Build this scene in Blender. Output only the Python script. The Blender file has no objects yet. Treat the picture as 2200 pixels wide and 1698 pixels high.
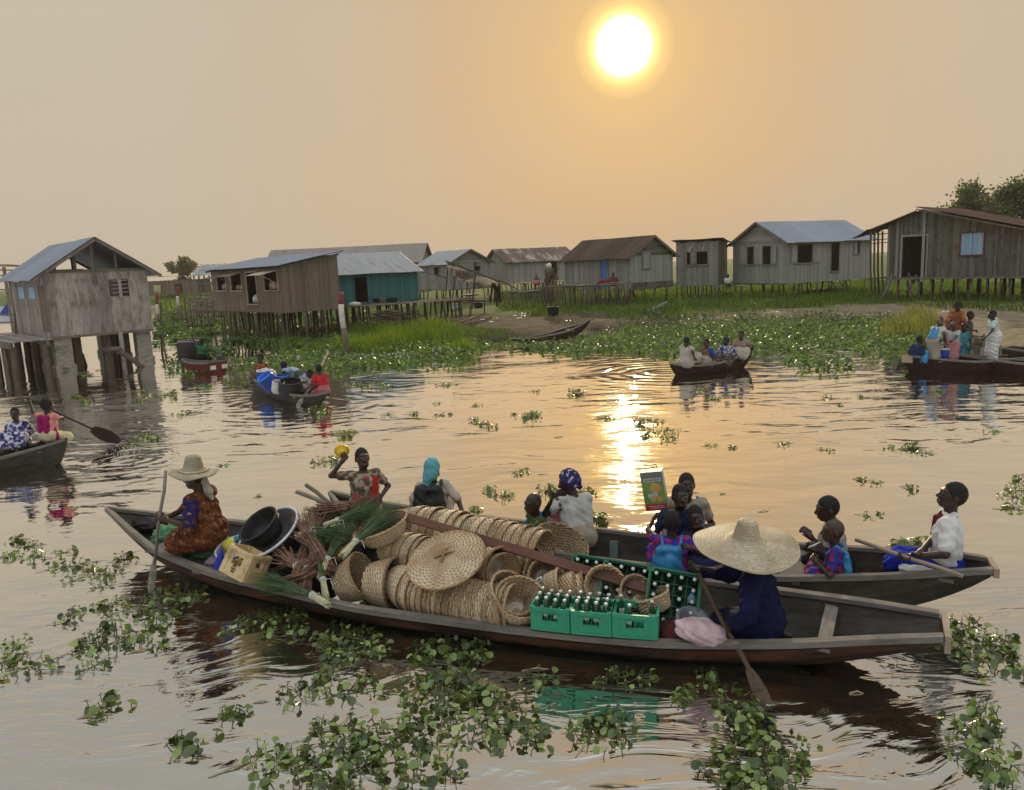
import bpy, math, random
import numpy as np
from mathutils import Vector, Matrix
random.seed(11)
rng = np.random.default_rng(11)
S = bpy.context.scene
COL = S.collection
V = Vector
R = math.radians
# ------------------------------------------------------------------ camera frame
FPX, PCX, PCY, CAMH = 1650., 1100., 849., 3.2
PITCH, ROLL = R(9.53), R(2.5)
_f = V((0, math.cos(PITCH), -math.sin(PITCH)))
_r0 = V((1, 0, 0)); _u0 = V((0, math.sin(PITCH), math.cos(PITCH)))
_r = _r0*math.cos(ROLL) - _u0*math.sin(ROLL)
_u = _u0*math.cos(ROLL) + _r0*math.sin(ROLL)
CAM = V((0, 0, CAMH))
def ray(px, py): return _f + _r*((px-PCX)/FPX) + _u*((PCY-py)/FPX)
def at(px, py, z=0.):
    d = ray(px, py); return CAM + d*((z-CAMH)/d.z)
def atY(px, py, Y):
    d = ray(px, py); return CAM + d*(Y/d.y)
cam = bpy.data.cameras.new('camera'); camo = bpy.data.objects.new('camera', cam); COL.objects.link(camo)
cam.sensor_width = 36; cam.lens = 36*FPX/2200; cam.clip_end = 6000; cam.clip_start = .05
camo.matrix_world = Matrix(((_r.x, _u.x, -_f.x, 0), (_r.y, _u.y, -_f.y, 0), (_r.z, _u.z, -_f.z, CAMH), (0, 0, 0, 1)))
S.camera = camo

# ------------------------------------------------------------------ tagging / hierarchy
def tag(o, label=None, cat=None, group=None, kind=None):
    if label: o['label'] = label
    if cat: o['category'] = cat
    if group: o['group'] = group
    if kind: o['kind'] = kind
    return o
def thing(name, label, cat, loc=(0, 0, 0), rz=0., group=None):
    o = bpy.data.objects.new(name, None); COL.objects.link(o)
    o.empty_display_size = .1
    o.location = loc; o.rotation_euler = (0, 0, rz)
    return tag(o, label, cat, group)
def wm(o):
    m = Matrix.LocRotScale(o.location, o.rotation_euler, o.scale)
    return wm(o.parent) @ m if o.parent else m
class MB:
    """collects geometry; build() links it as one mesh object"""
    def __init__(s): s.v = []; s.f = []; s.m = []; s.uv = []; s.r = []; s.n = 0
    def add(s, vs, fs, mi=0, uvs=None, r=None):
        if r is None: r = random.random()
        b = s.n
        s.v.extend([tuple(p) for p in vs]); s.n += len(vs)
        for i, f in enumerate(fs):
            s.f.append([b+k for k in f]); s.m.append(mi); s.r.append(r)
            s.uv.append(uvs[i] if uvs else None)
        return s
    def box(s, c, size, axes=None, mi=0, r=None):
        c = V(c); ax = axes or (V((1, 0, 0)), V((0, 1, 0)), V((0, 0, 1)))
        h = [V(ax[i])*size[i]/2 for i in range(3)]
        vs = [c+h[0]*a+h[1]*b+h[2]*d for a in (-1, 1) for b in (-1, 1) for d in (-1, 1)]
        fs = [(0, 1, 3, 2), (4, 6, 7, 5), (0, 4, 5, 1), (2, 3, 7, 6), (0, 2, 6, 4), (1, 5, 7, 3)]
        o = random.random()*9
        uv = []
        L = int(max(range(3), key=lambda i: size[i]))
        for f in fs:
            q = []
            for k in f:
                a, b, d = (k >> 2 & 1)*size[0], (k >> 1 & 1)*size[1], (k & 1)*size[2]
                t = [a, b, d]; v = t.pop(L); q.append((o+t[0]+t[1], v+o))
            uv.append(q)
        return s.add(vs, fs, mi, uv, r)
    def beam(s, a, b, w, h, up=(0, 0, 1), mi=0, r=None):
        a = V(a); b = V(b); d = (b-a); L = d.length; d = d/L
        x = d.cross(V(up))
        if x.length < 1e-3: x = d.cross(V((1, 0, 0)))
        x.normalize(); z = x.cross(d)
        return s.box((a+b)/2, (w, L, h), (x, d, z), mi, r)
    def tube(s, pts, rad, n=6, mi=0, r=None, cap=True):
        pts = [V(p) for p in pts]
        if not hasattr(rad, '__len__'): rad = [rad]*len(pts)
        vs = []; fs = []; uv = []; acc = 0; o = random.random()*7
        x = None; ls = []
        for i, p in enumerate(pts):
            d = (pts[min(i+1, len(pts)-1)]-pts[max(i-1, 0)])
            d = d.normalized() if d.length > 1e-9 else V((0, 0, 1))
            if x is None:
                x = d.cross(V((0, 0, 1)))
                if x.length < .05: x = d.cross(V((1, 0, 0)))
            x = (x-d*x.dot(d)).normalized(); y = d.cross(x)
            if i: acc += (p-pts[i-1]).length
            ls.append(acc)
            for k in range(n):
                a = 2*math.pi*k/n
                vs.append(p+(x*math.cos(a)+y*math.sin(a))*rad[i])
        for i in range(len(pts)-1):
            for k in range(n):
                k2 = (k+1) % n
                fs.append((i*n+k, i*n+k2, (i+1)*n+k2, (i+1)*n+k))
                u0, u1 = o+k*.05, o+(k+1)*.05
                uv.append([(u0, ls[i]), (u1, ls[i]), (u1, ls[i+1]), (u0, ls[i+1])])
        if cap:
            fs.append(tuple(range(n-1, -1, -1))); uv.append([(o, 0)]*n)
            b = (len(pts)-1)*n; fs.append(tuple(range(b, b+n))); uv.append([(o, 0)]*n)
        return s.add(vs, fs, mi, uv, r)
    def lathe(s, prof, n=24, M=None, mi=0, r=None, closed=False, arc=1.):
        M = M or Matrix.Identity(4)
        vs = []; fs = []; uv = []; acc = 0
        for i, (rr, z) in enumerate(prof):
            for k in range(n):
                a = 2*math.pi*k/n
                vs.append(M @ V((rr*math.cos(a), rr*math.sin(a), z)))
        for i in range(len(prof)-1):
            dl = math.hypot(prof[i+1][0]-prof[i][0], prof[i+1][1]-prof[i][1])
            for k in range(n):
                k2 = (k+1) % n
                fs.append((i*n+k, i*n+k2, (i+1)*n+k2, (i+1)*n+k))
                u0, u1 = k/n, (k+1)/n
                uv.append([(u0, acc), (u1, acc), (u1, acc+dl), (u0, acc+dl)])
            acc += dl
        return s.add(vs, fs, mi, uv, r)
    def grid(s, P, mi=0, uvf=None, r=None, flip=False):
        """P[i][j] points"""
        ni, nj = len(P), len(P[0])
        vs = [p for row in P for p in row]; fs = []; uv = []
        for i in range(ni-1):
            for j in range(nj-1):
                q = [(i, j), (i+1, j), (i+1, j+1), (i, j+1)]
                if flip: q = q[::-1]
                fs.append([a*nj+b for a, b in q])
                uv.append([uvf(a, b) if uvf else (a*.1, b*.1) for a, b in q])
        return s.add(vs, fs, mi, uv, r)
    def build(s, name, mats, parent=None, smooth=False, origin=None):
        if not isinstance(mats, (list, tuple)): mats = [mats]
        vs = np.array([tuple(p) for p in s.v], dtype=np.float64).reshape(-1, 3)
        if parent:
            Mi = np.array(wm(parent).inverted())
            vs = vs@Mi[:3, :3].T+Mi[:3, 3]; loc = (0, 0, 0)
        else:
            if origin is None:
                lo, hi = vs.min(0), vs.max(0); origin = ((lo[0]+hi[0])/2, (lo[1]+hi[1])/2, lo[2])
            vs = vs-np.array(origin); loc = origin
        me = bpy.data.meshes.new(name)
        me.from_pydata(vs.tolist(), [], s.f)
        for m in mats: me.materials.append(m)
        me.polygons.foreach_set('material_index', s.m)
        a = me.attributes.new('rnd', 'FLOAT', 'FACE'); a.data.foreach_set('value', s.r)
        ul = me.uv_layers.new(name='UVMap'); buf = []
        for f, u in zip(s.f, s.uv):
            if u is None: buf.extend([0., 0.]*len(f))
            else:
                for p in u: buf.extend(p)
        ul.data.foreach_set('uv', buf)
        if smooth: me.polygons.foreach_set('use_smooth', [True]*len(s.f))
        me.update()
        o = bpy.data.objects.new(name, me); COL.objects.link(o); o.location = loc
        if parent: o.parent = parent
        return o
def npmesh(name, vs, fs, mat, rnd=None, smooth=False, parent=None):
    """fast path: vs (n,3), fs (m,k) all faces k corners"""
    me = bpy.data.meshes.new(name)
    vs = np.asarray(vs, np.float32); fs = np.asarray(fs, np.int32)
    m, k = fs.shape
    me.vertices.add(len(vs)); me.vertices.foreach_set('co', vs.ravel())
    me.loops.add(m*k); me.loops.foreach_set('vertex_index', fs.ravel())
    me.polygons.add(m); me.polygons.foreach_set('loop_start', np.arange(0, m*k, k, dtype=np.int32))
    me.polygons.foreach_set('loop_total', np.full(m, k, np.int32))
    for mm in (mat if isinstance(mat, (list, tuple)) else [mat]): me.materials.append(mm)
    if rnd is not None:
        a = me.attributes.new('rnd', 'FLOAT', 'FACE'); a.data.foreach_set('value', np.asarray(rnd, np.float32))
    me.update(calc_edges=True); me.validate()
    if smooth: me.polygons.foreach_set('use_smooth', [True]*len(me.polygons))
    o = bpy.data.objects.new(name, me); COL.objects.link(o)
    if parent: o.parent = parent
    return o
def copy_tree(o, parent=None):
    c = o.copy(); COL.objects.link(c); c.parent = parent
    for ch in list(o.children): copy_tree(ch, c)
    return c

# ------------------------------------------------------------------ materials
def nt(name):
    m = bpy.data.materials.new(name); m.use_nodes = True
    t = m.node_tree; t.nodes.clear()
    return m, t
class NB:
    def __init__(s, t): s.t = t
    def n(s, typ, **kw):
        nd = s.t.nodes.new('ShaderNode'+typ)
        for k, v in kw.items():
            if k[0] == 'i' and k[1:].isdigit(): s.set(nd.inputs[int(k[1:])], v)
            else: setattr(nd, k, v)
        return nd
    def set(s, sock, v):
        if isinstance(v, bpy.types.NodeSocket): s.t.links.new(v, sock)
        elif isinstance(v, bpy.types.Node): s.t.links.new(v.outputs[0], sock)
        else:
            if hasattr(sock, 'default_value'):
                try: sock.default_value = v
                except Exception: sock.default_value = (*v, 1) if len(v) == 3 else v
    def math(s, op, a, b=0., c=0., clamp=False):
        nd = s.n('Math', operation=op, i0=a, i1=b, i2=c); nd.use_clamp = clamp; return nd.outputs[0]
    def vmath(s, op, a, b=(0, 0, 0)):
        nd = s.n('VectorMath', operation=op, i0=a, i1=b); return nd
    def noise(s, vec, scale, detail=4, rough=.55, dist=0.):
        nd = s.n('TexNoise'); s.set(nd.inputs['Vector'], vec)
        nd.inputs['Scale'].default_value = scale; nd.inputs['Detail'].default_value = detail
        nd.inputs['Roughness'].default_value = rough; nd.inputs['Distortion'].default_value = dist
        return nd.outputs[0]
    def ramp(s, fac, stops, interp='LINEAR'):
        nd = s.n('ValToRGB'); s.set(nd.inputs[0], fac); cr = nd.color_ramp; cr.interpolation = interp
        while len(cr.elements) < len(stops): cr.elements.new(.5)
        for e, (p, c) in zip(cr.elements, stops):
            e.position = p; e.color = (*c, 1) if hasattr(c, '__len__') else (c, c, c, 1)
        return nd.outputs[0]
    def mix(s, fac, a, b, blend='MIX'):
        nd = s.n('Mix', data_type='RGBA', blend_type=blend)
        s.set(nd.inputs[0], fac)
        for i, v in ((6, a), (7, b)):
            if isinstance(v, (tuple, list)): v = (*v[:3], 1)
            s.set(nd.inputs[i], v)
        return nd.outputs[2]
    def maprange(s, v, a, b, c, d):
        nd = s.n('MapRange'); s.set(nd.inputs[0], v)
        for i, x in zip((1, 2, 3, 4), (a, b, c, d)): nd.inputs[i].default_value = x
        return nd.outputs[0]
    def scalev(s, vec, sc):
        nd = s.n('Mapping'); s.set(nd.inputs[0], vec); nd.inputs['Scale'].default_value = sc; return nd.outputs[0]
    def bump(s, h, dist, strength=1., normal=None):
        nd = s.n('Bump'); nd.inputs['Distance'].default_value = dist; nd.inputs['Strength'].default_value = strength
        s.set(nd.inputs['Height'], h)
        if normal is not None: s.set(nd.inputs['Normal'], normal)
        return nd.outputs[0]
    def out(s, sh, vol=None):
        o = s.n('OutputMaterial'); s.t.links.new(sh, o.inputs[0])
    def prin(s, col, rough=.7, metal=0., normal=None, spec=.5, **kw):
        p = s.n('BsdfPrincipled')
        s.set(p.inputs['Base Color'], (*col, 1) if isinstance(col, tuple) and len(col) == 3 else col)
        s.set(p.inputs['Roughness'], rough); p.inputs['Metallic'].default_value = metal
        p.inputs['Specular IOR Level'].default_value = spec
        if normal is not None: s.set(p.inputs['Normal'], normal)
        for k, v in kw.items(): s.set(p.inputs[k], v)
        return p.outputs[0]
def rndcoord(b, coord='Object'):
    tc = b.n('TexCoord'); oi = b.n('ObjectInfo')
    off = b.vmath('SCALE', (13.1, 7.7, 3.3)); 
    cb = b.n('CombineXYZ'); r = b.math('MULTIPLY', oi.outputs['Random'], 31.)
    for i in range(3): b.set(cb.inputs[i], r)
    return b.vmath('ADD', tc.outputs[coord], cb.outputs[0]).outputs[0]
_mc = {}
def MAT(name, c1, c2=None, scale=6., rough=.7, thr=(.35, .65), detail=5, bump=0., bscale=30., stretch=(1, 1, 1), metal=0., spec=.4,
        rv=0., coord='Object', transl=0., c3=None, s3=2., t3=(.55, .7), coat=0.):
    """two-tone noise material with optional bump, per-face variation (rv) and a third stain colour"""
    if name in _mc: return _mc[name]
    m, t = nt(name); b = NB(t)
    vec = rndcoord(b, coord)
    vec = b.scalev(vec, stretch)
    col = (*c1, 1)
    if c2: col = b.mix(b.ramp(b.noise(vec, scale, detail), [(thr[0], 0.), (thr[1], 1.)]), c1, c2)
    if c3: col = b.mix(b.ramp(b.noise(vec, s3, 6), [(t3[0], 0.), (t3[1], 1.)]), col, c3)
    if rv:
        at_ = b.n('Attribute', attribute_name='rnd')
        k = b.maprange(at_.outputs['Fac'], 0, 1, 1-rv, 1+rv)
        cc = b.n('CombineColor'); [b.set(cc.inputs[i], k) for i in range(3)]
        col = b.mix(1., col, cc.outputs[0], 'MULTIPLY')
    nrm = b.bump(b.noise(vec, bscale, 4), bump) if bump else None
    sh = b.prin(col, rough, metal, nrm, spec)
    if coat: sh.node.inputs['Coat Weight'].default_value = coat
    if transl:
        tr = b.n('BsdfTranslucent'); b.set(tr.inputs[0], col)
        mx = b.n('MixShader'); mx.inputs[0].default_value = transl
        t.links.new(sh, mx.inputs[1]); t.links.new(tr.outputs[0], mx.inputs[2]); sh = mx.outputs[0]
    b.out(sh); _mc[name] = m
    return m
def PLANK(name, c1, c2, c3=(.03, .025, .02), rv=.35, rough=.85, st=(14, 1.2), bump=.004, stain=.5):
    """weathered board: grain runs along UV v, tone differs board by board"""
    if name in _mc: return _mc[name]
    m, t = nt(name); b = NB(t)
    uv = b.n('TexCoord').outputs['UV']
    g = b.noise(b.scalev(uv, (st[0], st[1], 1)), 3., 6, .65)
    col = b.mix(b.ramp(g, [(.3, 0.), (.7, 1.)]), c1, c2)
    w = b.noise(b.scalev(uv, (2.2, .9, 1)), 1.6, 5, .6)
    col = b.mix(b.ramp(w, [(stain, 0.), (stain+.22, .75)]), col, c3)
    a = b.n('Attribute', attribute_name='rnd').outputs['Fac']
    k = b.maprange(a, 0, 1, 1-rv, 1+rv)
    cc = b.n('CombineColor'); [b.set(cc.inputs[i], k) for i in range(3)]
    col = b.mix(1., col, cc.outputs[0], 'MULTIPLY')
    b.out(b.prin(col, rough, 0, b.bump(g, bump), .25)); _mc[name] = m
    return m
def RUST(name, c1, c2, c3, rough=.5, metal=.35, rv=.25, lo=.5, hi=.68):
    """corrugated sheet: UV in metres, v runs down the slope; streaky rust"""
    if name in _mc: return _mc[name]
    m, t = nt(name); b = NB(t)
    uv = b.n('TexCoord').outputs['UV']
    g = b.noise(b.scalev(uv, (5, .7, 1)), 1.5, 6, .6)
    col = b.mix(b.ramp(g, [(.3, 0.), (.7, 1.)]), c1, c2)
    w = b.noise(b.scalev(uv, (1.1, .35, 1)), 1.3, 7, .65)
    col = b.mix(b.ramp(w, [(lo, 0.), (hi, 1.)]), col, c3)
    a = b.n('Attribute', attribute_name='rnd').outputs['Fac']
    k = b.maprange(a, 0, 1, 1-rv, 1+rv)
    cc = b.n('CombineColor'); [b.set(cc.inputs[i], k) for i in range(3)]
    col = b.mix(1., col, cc.outputs[0], 'MULTIPLY')
    b.out(b.prin(col, rough, metal, None, .4)); _mc[name] = m
    return m
# ------------------------------------------------------------------ light and sky
sd = ray(1340, 100).normalized()
SEL, SAZ = math.asin(sd.z), math.atan2(sd.x, sd.y)
w = bpy.data.worlds.new('World'); S.world = w; w.use_nodes = True
t = w.node_tree; t.nodes.clear(); b = NB(t)
dirv = b.vmath('NORMALIZE', b.n('TexCoord').outputs['Generated']).outputs[0]
dot = b.vmath('DOT_PRODUCT', dirv, tuple(sd)).outputs['Value']
ang = b.math('MULTIPLY', b.math('ARCCOSINE', dot), 180/math.pi)
sep = b.n('SeparateXYZ'); b.set(sep.inputs[0], dirv)
el = b.math('MULTIPLY', b.math('ARCSINE', sep.outputs[2]), 180/math.pi)
# dusty air: tan near the sun, pale straw to the sides, grey overhead and behind
far = b.ramp(b.maprange(el, 0, 90, 0, 1), [(0., (.64, .53, .40)), (.18, (.65, .57, .45)), (.33, (.53, .53, .49)), (.5, (.62, .64, .62)), (.65, (1.1, 1.13, 1.13)), (1., (1.5, 1.53, 1.55))])
near = b.ramp(b.maprange(ang, 0, 90, 0, 1), [(0., (.76, .48, .20)), (.12, (.70, .46, .235)), (.35, (.63, .465, .285)), (1., (.60, .49, .36))])
wgt = b.ramp(b.maprange(ang, 0, 90, 0, 1), [(0., 1.), (.11, .84), (.23, .42), (.38, .10), (.6, 0.)], 'EASE')
cl = b.noise(b.scalev(dirv, (1.5, 1.5, 5)), 2.2, 4, .55)
back = b.ramp(b.maprange(ang, 40, 130, 0, 1), [(0., 0.), (1., 1.)], 'EASE')
sky = b.mix(back, b.mix(wgt, far, near), b.ramp(b.maprange(el, 0, 90, 0, 1), [(0., (.40, .41, .42)), (.25, (.52, .55, .57)), (.55, (1.15, 1.19, 1.22)), (1., (1.5, 1.53, 1.55))]))
sky = b.mix(b.maprange(cl, .35, .7, 0., .10), sky, (.54, .50, .46))
glow = b.ramp(b.maprange(ang, 0, 12, 0, 1), [(0., (1., 1., 1.)), (.145, (1., .97, .8)), (.175, (.9, .62, .16)), (.22, (.34, .22, .04)), (.285, (.07, .038, .005)), (.5, (.012, .006, .001)), (1., (0, 0, 0))], 'LINEAR')
disc = b.ramp(b.maprange(ang, 0, 12, 0, 1), [(0., 3.), (.12, 2.), (.165, 0.)], 'EASE')
sky = b.mix(1., sky, glow, 'ADD')
dc = b.n('CombineColor'); [b.set(dc.inputs[i], b.math('MULTIPLY', disc, k)) for i, k in enumerate((1., .85, .5))]
sky = b.mix(1., sky, dc.outputs[0], 'ADD')
nis = b.n('TexSky', sky_type='NISHITA'); nis.sun_disc = False; nis.sun_elevation = SEL; nis.sun_rotation = SAZ
nis.dust_density = 6; nis.air_density = 1.5
bg1 = b.n('Background'); b.set(bg1.inputs[0], sky); bg1.inputs[1].default_value = .84
bg2 = b.n('Background'); b.set(bg2.inputs[0], nis); bg2.inputs[1].default_value = .0015
ad = b.n('AddShader'); t.links.new(bg1.outputs[0], ad.inputs[0]); t.links.new(bg2.outputs[0], ad.inputs[1])
wo = b.n('OutputWorld'); t.links.new(ad.outputs[0], wo.inputs[0])
sl = bpy.data.lights.new('sun', 'SUN'); sl.energy = 2.0; sl.angle = R(.8); sl.color = (1, .76, .45)
so = bpy.data.objects.new('sun', sl); COL.objects.link(so); so.rotation_euler = (-sd).to_track_quat('-Z', 'Y').to_euler(); so.location = (0, 0, 30)
S.view_settings.view_transform = 'Standard'; S.view_settings.look = 'None'; S.view_settings.exposure = .08; S.view_settings.gamma = 1

# ------------------------------------------------------------------ shapes of the shore (pixel outlines turned into ground points)
def poly(pts, z=0.): return np.array([tuple(at(x, y, z))[:2] for x, y in pts])
def inside(P, xy):
    x, y = xy[:, 0], xy[:, 1]; r = np.zeros(len(xy), bool)
    for i in range(len(P)):
        x0, y0 = P[i]; x1, y1 = P[i-1]
        c = (y0 > y) != (y1 > y)
        with np.errstate(divide='ignore', invalid='ignore'):
            r ^= c & (x < (x1-x0)*(y-y0)/(y1-y0)+x0)
    return r
def sdist(P, xy):
    d = np.full(len(xy), 1e9)
    for i in range(len(P)):
        a, c = P[i-1], P[i]; e = c-a; q = xy-a
        tt = np.clip((q@e)/(e@e), 0, 1)
        d = np.minimum(d, np.hypot(*(q-tt[:, None]*e).T))
    return np.where(inside(P, xy), d, -d)
LAND = np.vstack([poly([(872, 742), (940, 733), (1020, 738), (1090, 735), (1180, 729), (1270, 712), (1360, 708), (1450, 701), (1560, 695), (1700, 692), (1830, 690), (1950, 694), (2060, 712), (2140, 738), (2200, 762), (2290, 800)]),
                  [(40, 22), (90, 30), (880, 400), (880, 1500), (-880, 1500), (-880, 125), (-70, 118), (-45, 108), (-30, 95), (-20, 75), (-12, 55), (-7.5, 46), (-5.5, 41)]])
def hnoise(x, y):
    return .5*np.sin(x*.9+1.3*np.sin(y*.7))+.5*np.sin(y*1.1+1.7*np.sin(x*.6+2))
def height(xy):
    d = sdist(LAND, xy)
    h = np.where(d < 0, np.maximum(-.9, d*.35), 0)
    h = np.where(d >= 0, .42*(1-np.exp(-d/1.1)), h)
    x, y = xy[:, 0], xy[:, 1]
    h += np.where(d > .5, np.minimum(1, (d-.5)/2)*(.05*hnoise(x, y)+.03*hnoise(x*2.7, y*2.9)), 0)
    return h
xs = np.concatenate([np.linspace(-900, -150, 10), np.linspace(-140, -22, 40), np.linspace(-21, 34, 160), np.linspace(36, 130, 30), np.linspace(160, 900, 8)])
ys = np.concatenate([np.linspace(-200, 5, 8), np.linspace(8, 19, 8), np.linspace(20, 62, 150), np.linspace(63, 150, 60), np.linspace(160, 900, 24)])
GX, GY = np.meshgrid(xs, ys, indexing='ij')
XY = np.stack([GX.ravel(), GY.ravel()], 1)
GZ = height(XY)
nx, ny = len(xs), len(ys)
i, j = np.meshgrid(np.arange(nx-1), np.arange(ny-1), indexing='ij'); i = i.ravel(); j = j.ravel()
q = np.stack([i*ny+j, (i+1)*ny+j, (i+1)*ny+j+1, i*ny+j+1], 1)
m, t = nt('bank_earth'); b = NB(t)
pos = b.n('NewGeometry').outputs['Position']
n1 = b.noise(pos, .35, 6); n2 = b.noise(pos, 2.5, 6); n3 = b.noise(pos, 12, 5)
px_ = b.n('SeparateXYZ'); b.set(px_.inputs[0], pos); pth = b.maprange(px_.outputs[0], 4, 10, 0, 1)
earth = b.mix(b.ramp(n2, [(.35, 0.), (.65, 1.)]), b.mix(pth, (.034, .025, .016), (.15, .115, .075)), b.mix(pth, (.075, .056, .036), (.28, .225, .15)))
earth = b.mix(b.ramp(n3, [(.55, 0.), (.7, .6)]), earth, (.06, .045, .03))
earth = b.mix(b.ramp(b.noise(pos, 26, 2), [(.66, 0.), (.72, .8)]), earth, (.42, .36, .27))
grass = b.mix(b.ramp(n2, [(.3, 0.), (.7, 1.)]), (.05, .085, .018), (.10, .145, .03))
# a worn sandy path crosses the bank; the rest is grassy
sx = b.n('SeparateXYZ'); b.set(sx.inputs[0], pos)
gm = b.ramp(b.math('ADD', b.maprange(b.math('ADD', sx.outputs[1], b.math('MINIMUM', b.math('MULTIPLY', b.math('SUBTRACT', sx.outputs[0], 8.), .7), 0.)), 38.5, 44, 0, .55), b.math('MULTIPLY', n1, .8)), [(.52, 0.), (.62, 1.)])
col = b.mix(gm, earth, grass)
b.out(b.prin(col, .95, 0, b.bump(n3, .03), .2)); EARTH = m
g = npmesh('ground', np.column_stack([XY, GZ]), q, EARTH, smooth=True); tag(g, kind='structure')
def gz(x, y): return float(height(np.array([[x, y]]))[0])

# ------------------------------------------------------------------ lagoon water
m, t = nt('lagoon_water'); b = NB(t)
pos = b.n('NewGeometry').outputs['Position']
sp = b.n('SeparateXYZ'); b.set(sp.inputs[0], pos); Yc = sp.outputs[1]
wob = b.n('VectorMath', operation='ADD'); b.set(wob.inputs[0], pos)
wn = b.n('TexNoise'); b.set(wn.inputs['Vector'], pos); wn.inputs['Scale'].default_value = .35; wn.inputs['Detail'].default_value = 2
b.set(wob.inputs[1], b.vmath('SCALE', wn.outputs['Color'], (0, 0, 0)).outputs[0])
wn2 = wob.inputs[1].links[0].from_node; wn2.inputs['Scale'].default_value = 1.6
pv = wob.outputs[0]
wav1 = b.noise(b.scalev(pv, (.55, 1.35, 1)), 1.15, 2, .45)         # long ripples drawn out along x
wav2 = b.noise(b.scalev(pv, (.6, 1.5, 1)), 3.2, 2, .5)
wav3 = b.noise(pv, .33, 2, .5)
fine = b.noise(pos, 13, 3, .5)
patch = b.ramp(b.noise(pos, .16, 3), [(.36, .2), (.62, 1.)])
mid = b.ramp(b.maprange(Yc, 0, 40, 0, 1), [(.0, .26), (.2, .32), (.33, .48), (.5, .25), (.7, .2)])
def ring(cx, cy, wl, fall, amp, ph=0., r0=0.):
    d = b.vmath('DISTANCE', pos, (cx, cy, 0)).outputs['Value']
    d2 = b.math('ADD', d, b.math('MULTIPLY', b.noise(pos, 1.1, 3), .38))
    s = b.math('SINE', b.math('ADD', b.math('MULTIPLY', d2, 2*math.pi/wl), ph))
    e = b.math('EXPONENT', b.math('MULTIPLY', b.math('ABSOLUTE', b.math('SUBTRACT', d, r0)), -1/fall))
    return b.math('MULTIPLY', b.math('MULTIPLY', s, e), b.math('MULTIPLY', b.ramp(b.noise(pos, .9, 3), [(.35, .1), (.65, 1.5)]), amp))
hgt = b.math('MULTIPLY', b.math('ADD', b.math('MULTIPLY', wav1, .12), b.math('MULTIPLY', wav2, .03)), b.math('MULTIPLY', mid, b.math('ADD', patch, .15)))
hgt = b.math('ADD', hgt, b.math('MULTIPLY', wav3, .05))
swirl = b.noise(b.scalev(pv, (.7, 2.2, 1)), 1.7, 3, .5, 1.6)
hgt = b.math('ADD', hgt, b.math('MULTIPLY', b.math('MULTIPLY', swirl, b.maprange(Yc, 4, 11, .022, 0.)), b.math('ADD', patch, .25)))
hgt = b.math('ADD', hgt, b.math('MULTIPLY', fine, .0009))
for px, py, wl, fall, amp, r0 in ((1720, 1560, .17, .32, .0022, .3), (590, 1470, .38, 1.1, .0030, .9), (280, 990, .32, .8, .004, .3), (450, 1440, .2, .5, .0018, .3), (1430, 800, .5, 1.5, .006, .8), (640, 872, .45, 1.3, .007, .5), (1600, 1130, .5, 1.2, .002, 1.)):
    p = at(px, py); hgt = b.math('ADD', hgt, ring(p.x, p.y, wl, fall, amp, 0., r0))
nrm = b.bump(hgt, 1.0)
fr = b.n('Fresnel'); fr.inputs['IOR'].default_value = 1.33; b.set(fr.inputs['Normal'], nrm)
fac = b.maprange(fr.outputs[0], .02, .36, .60, .985)
gl = b.n('BsdfGlossy'); gl.inputs['Roughness'].default_value = .018; gl.inputs[0].default_value = (1, .985, .95, 1); b.set(gl.inputs['Normal'], nrm)
df = b.n('BsdfDiffuse'); b.set(df.inputs[0], b.mix(b.noise(pos, .5, 3), (.016, .016, .007), (.026, .025, .012)))
mx = b.n('MixShader'); b.set(mx.inputs[0], fac); t.links.new(df.outputs[0], mx.inputs[1]); t.links.new(gl.outputs[0], mx.inputs[2])
b.out(mx.outputs[0])
wt = npmesh('water', [(-500, -60, 0), (500, -60, 0), (500, 400, 0), (-500, 400, 0)], [(0, 1, 2, 3)], m); tag(wt, kind='structure')
# ------------------------------------------------------------------ foliage materials
def LEAF(name, c1, c2, c3, transl=.35, rough=.4):
    m, t = nt(name); b = NB(t)
    a = b.n('Attribute', attribute_name='rnd').outputs['Fac']
    oi = b.n('ObjectInfo').outputs['Random']
    k = b.math('FRACT', b.math('ADD', a, b.math('MULTIPLY', oi, .37)))
    col = b.ramp(k, [(0., tuple(x*.6 for x in c1)), (.3, c1), (.62, c2), (.88, tuple(x*1.25 for x in c2)), (1., c3)])
    pos = b.n('NewGeometry').outputs['Position']
    col = b.mix(b.ramp(b.noise(pos, 1.2, 3), [(.4, 0.), (.7, .5)]), col, c1)
    p = b.prin(col, rough, 0, b.bump(b.noise(pos, 45, 2), .004), .6)
    tr = b.n('BsdfTranslucent'); b.set(tr.inputs[0], b.mix(1., col, (1.5, 1.45, .7), 'MULTIPLY'))
    mx = b.n('MixShader'); mx.inputs[0].default_value = transl
    t.links.new(p, mx.inputs[1]); t.links.new(tr.outputs[0], mx.inputs[2]); b.out(mx.outputs[0])
    return m
HYA = LEAF('hyacinth_leaf', (.06, .095, .024), (.24, .33, .09), (.66, .68, .32), .25, .2)
STEM = MAT('hyacinth_stem', (.13, .16, .05), (.10, .08, .04), 20, .6, rv=.3)
HYM = LEAF('mat_leaf', (.045, .09, .018), (.12, .20, .045), (.27, .31, .12), .4, .4)
GRS = LEAF('grass_blade', (.06, .12, .015), (.12, .20, .028), (.21, .23, .06), .5, .6)
GRB = LEAF('bright_grass_blade', (.09, .16, .018), (.15, .23, .025), (.24, .26, .06), .6, .6)
REED = LEAF('pale_reed_blade', (.12, .15, .04), (.22, .23, .07), (.32, .31, .13), .5, .6)
DRYG = MAT('dry_straw', (.30, .24, .14), (.18, .13, .08), 30, .9, rv=.3)
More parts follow.
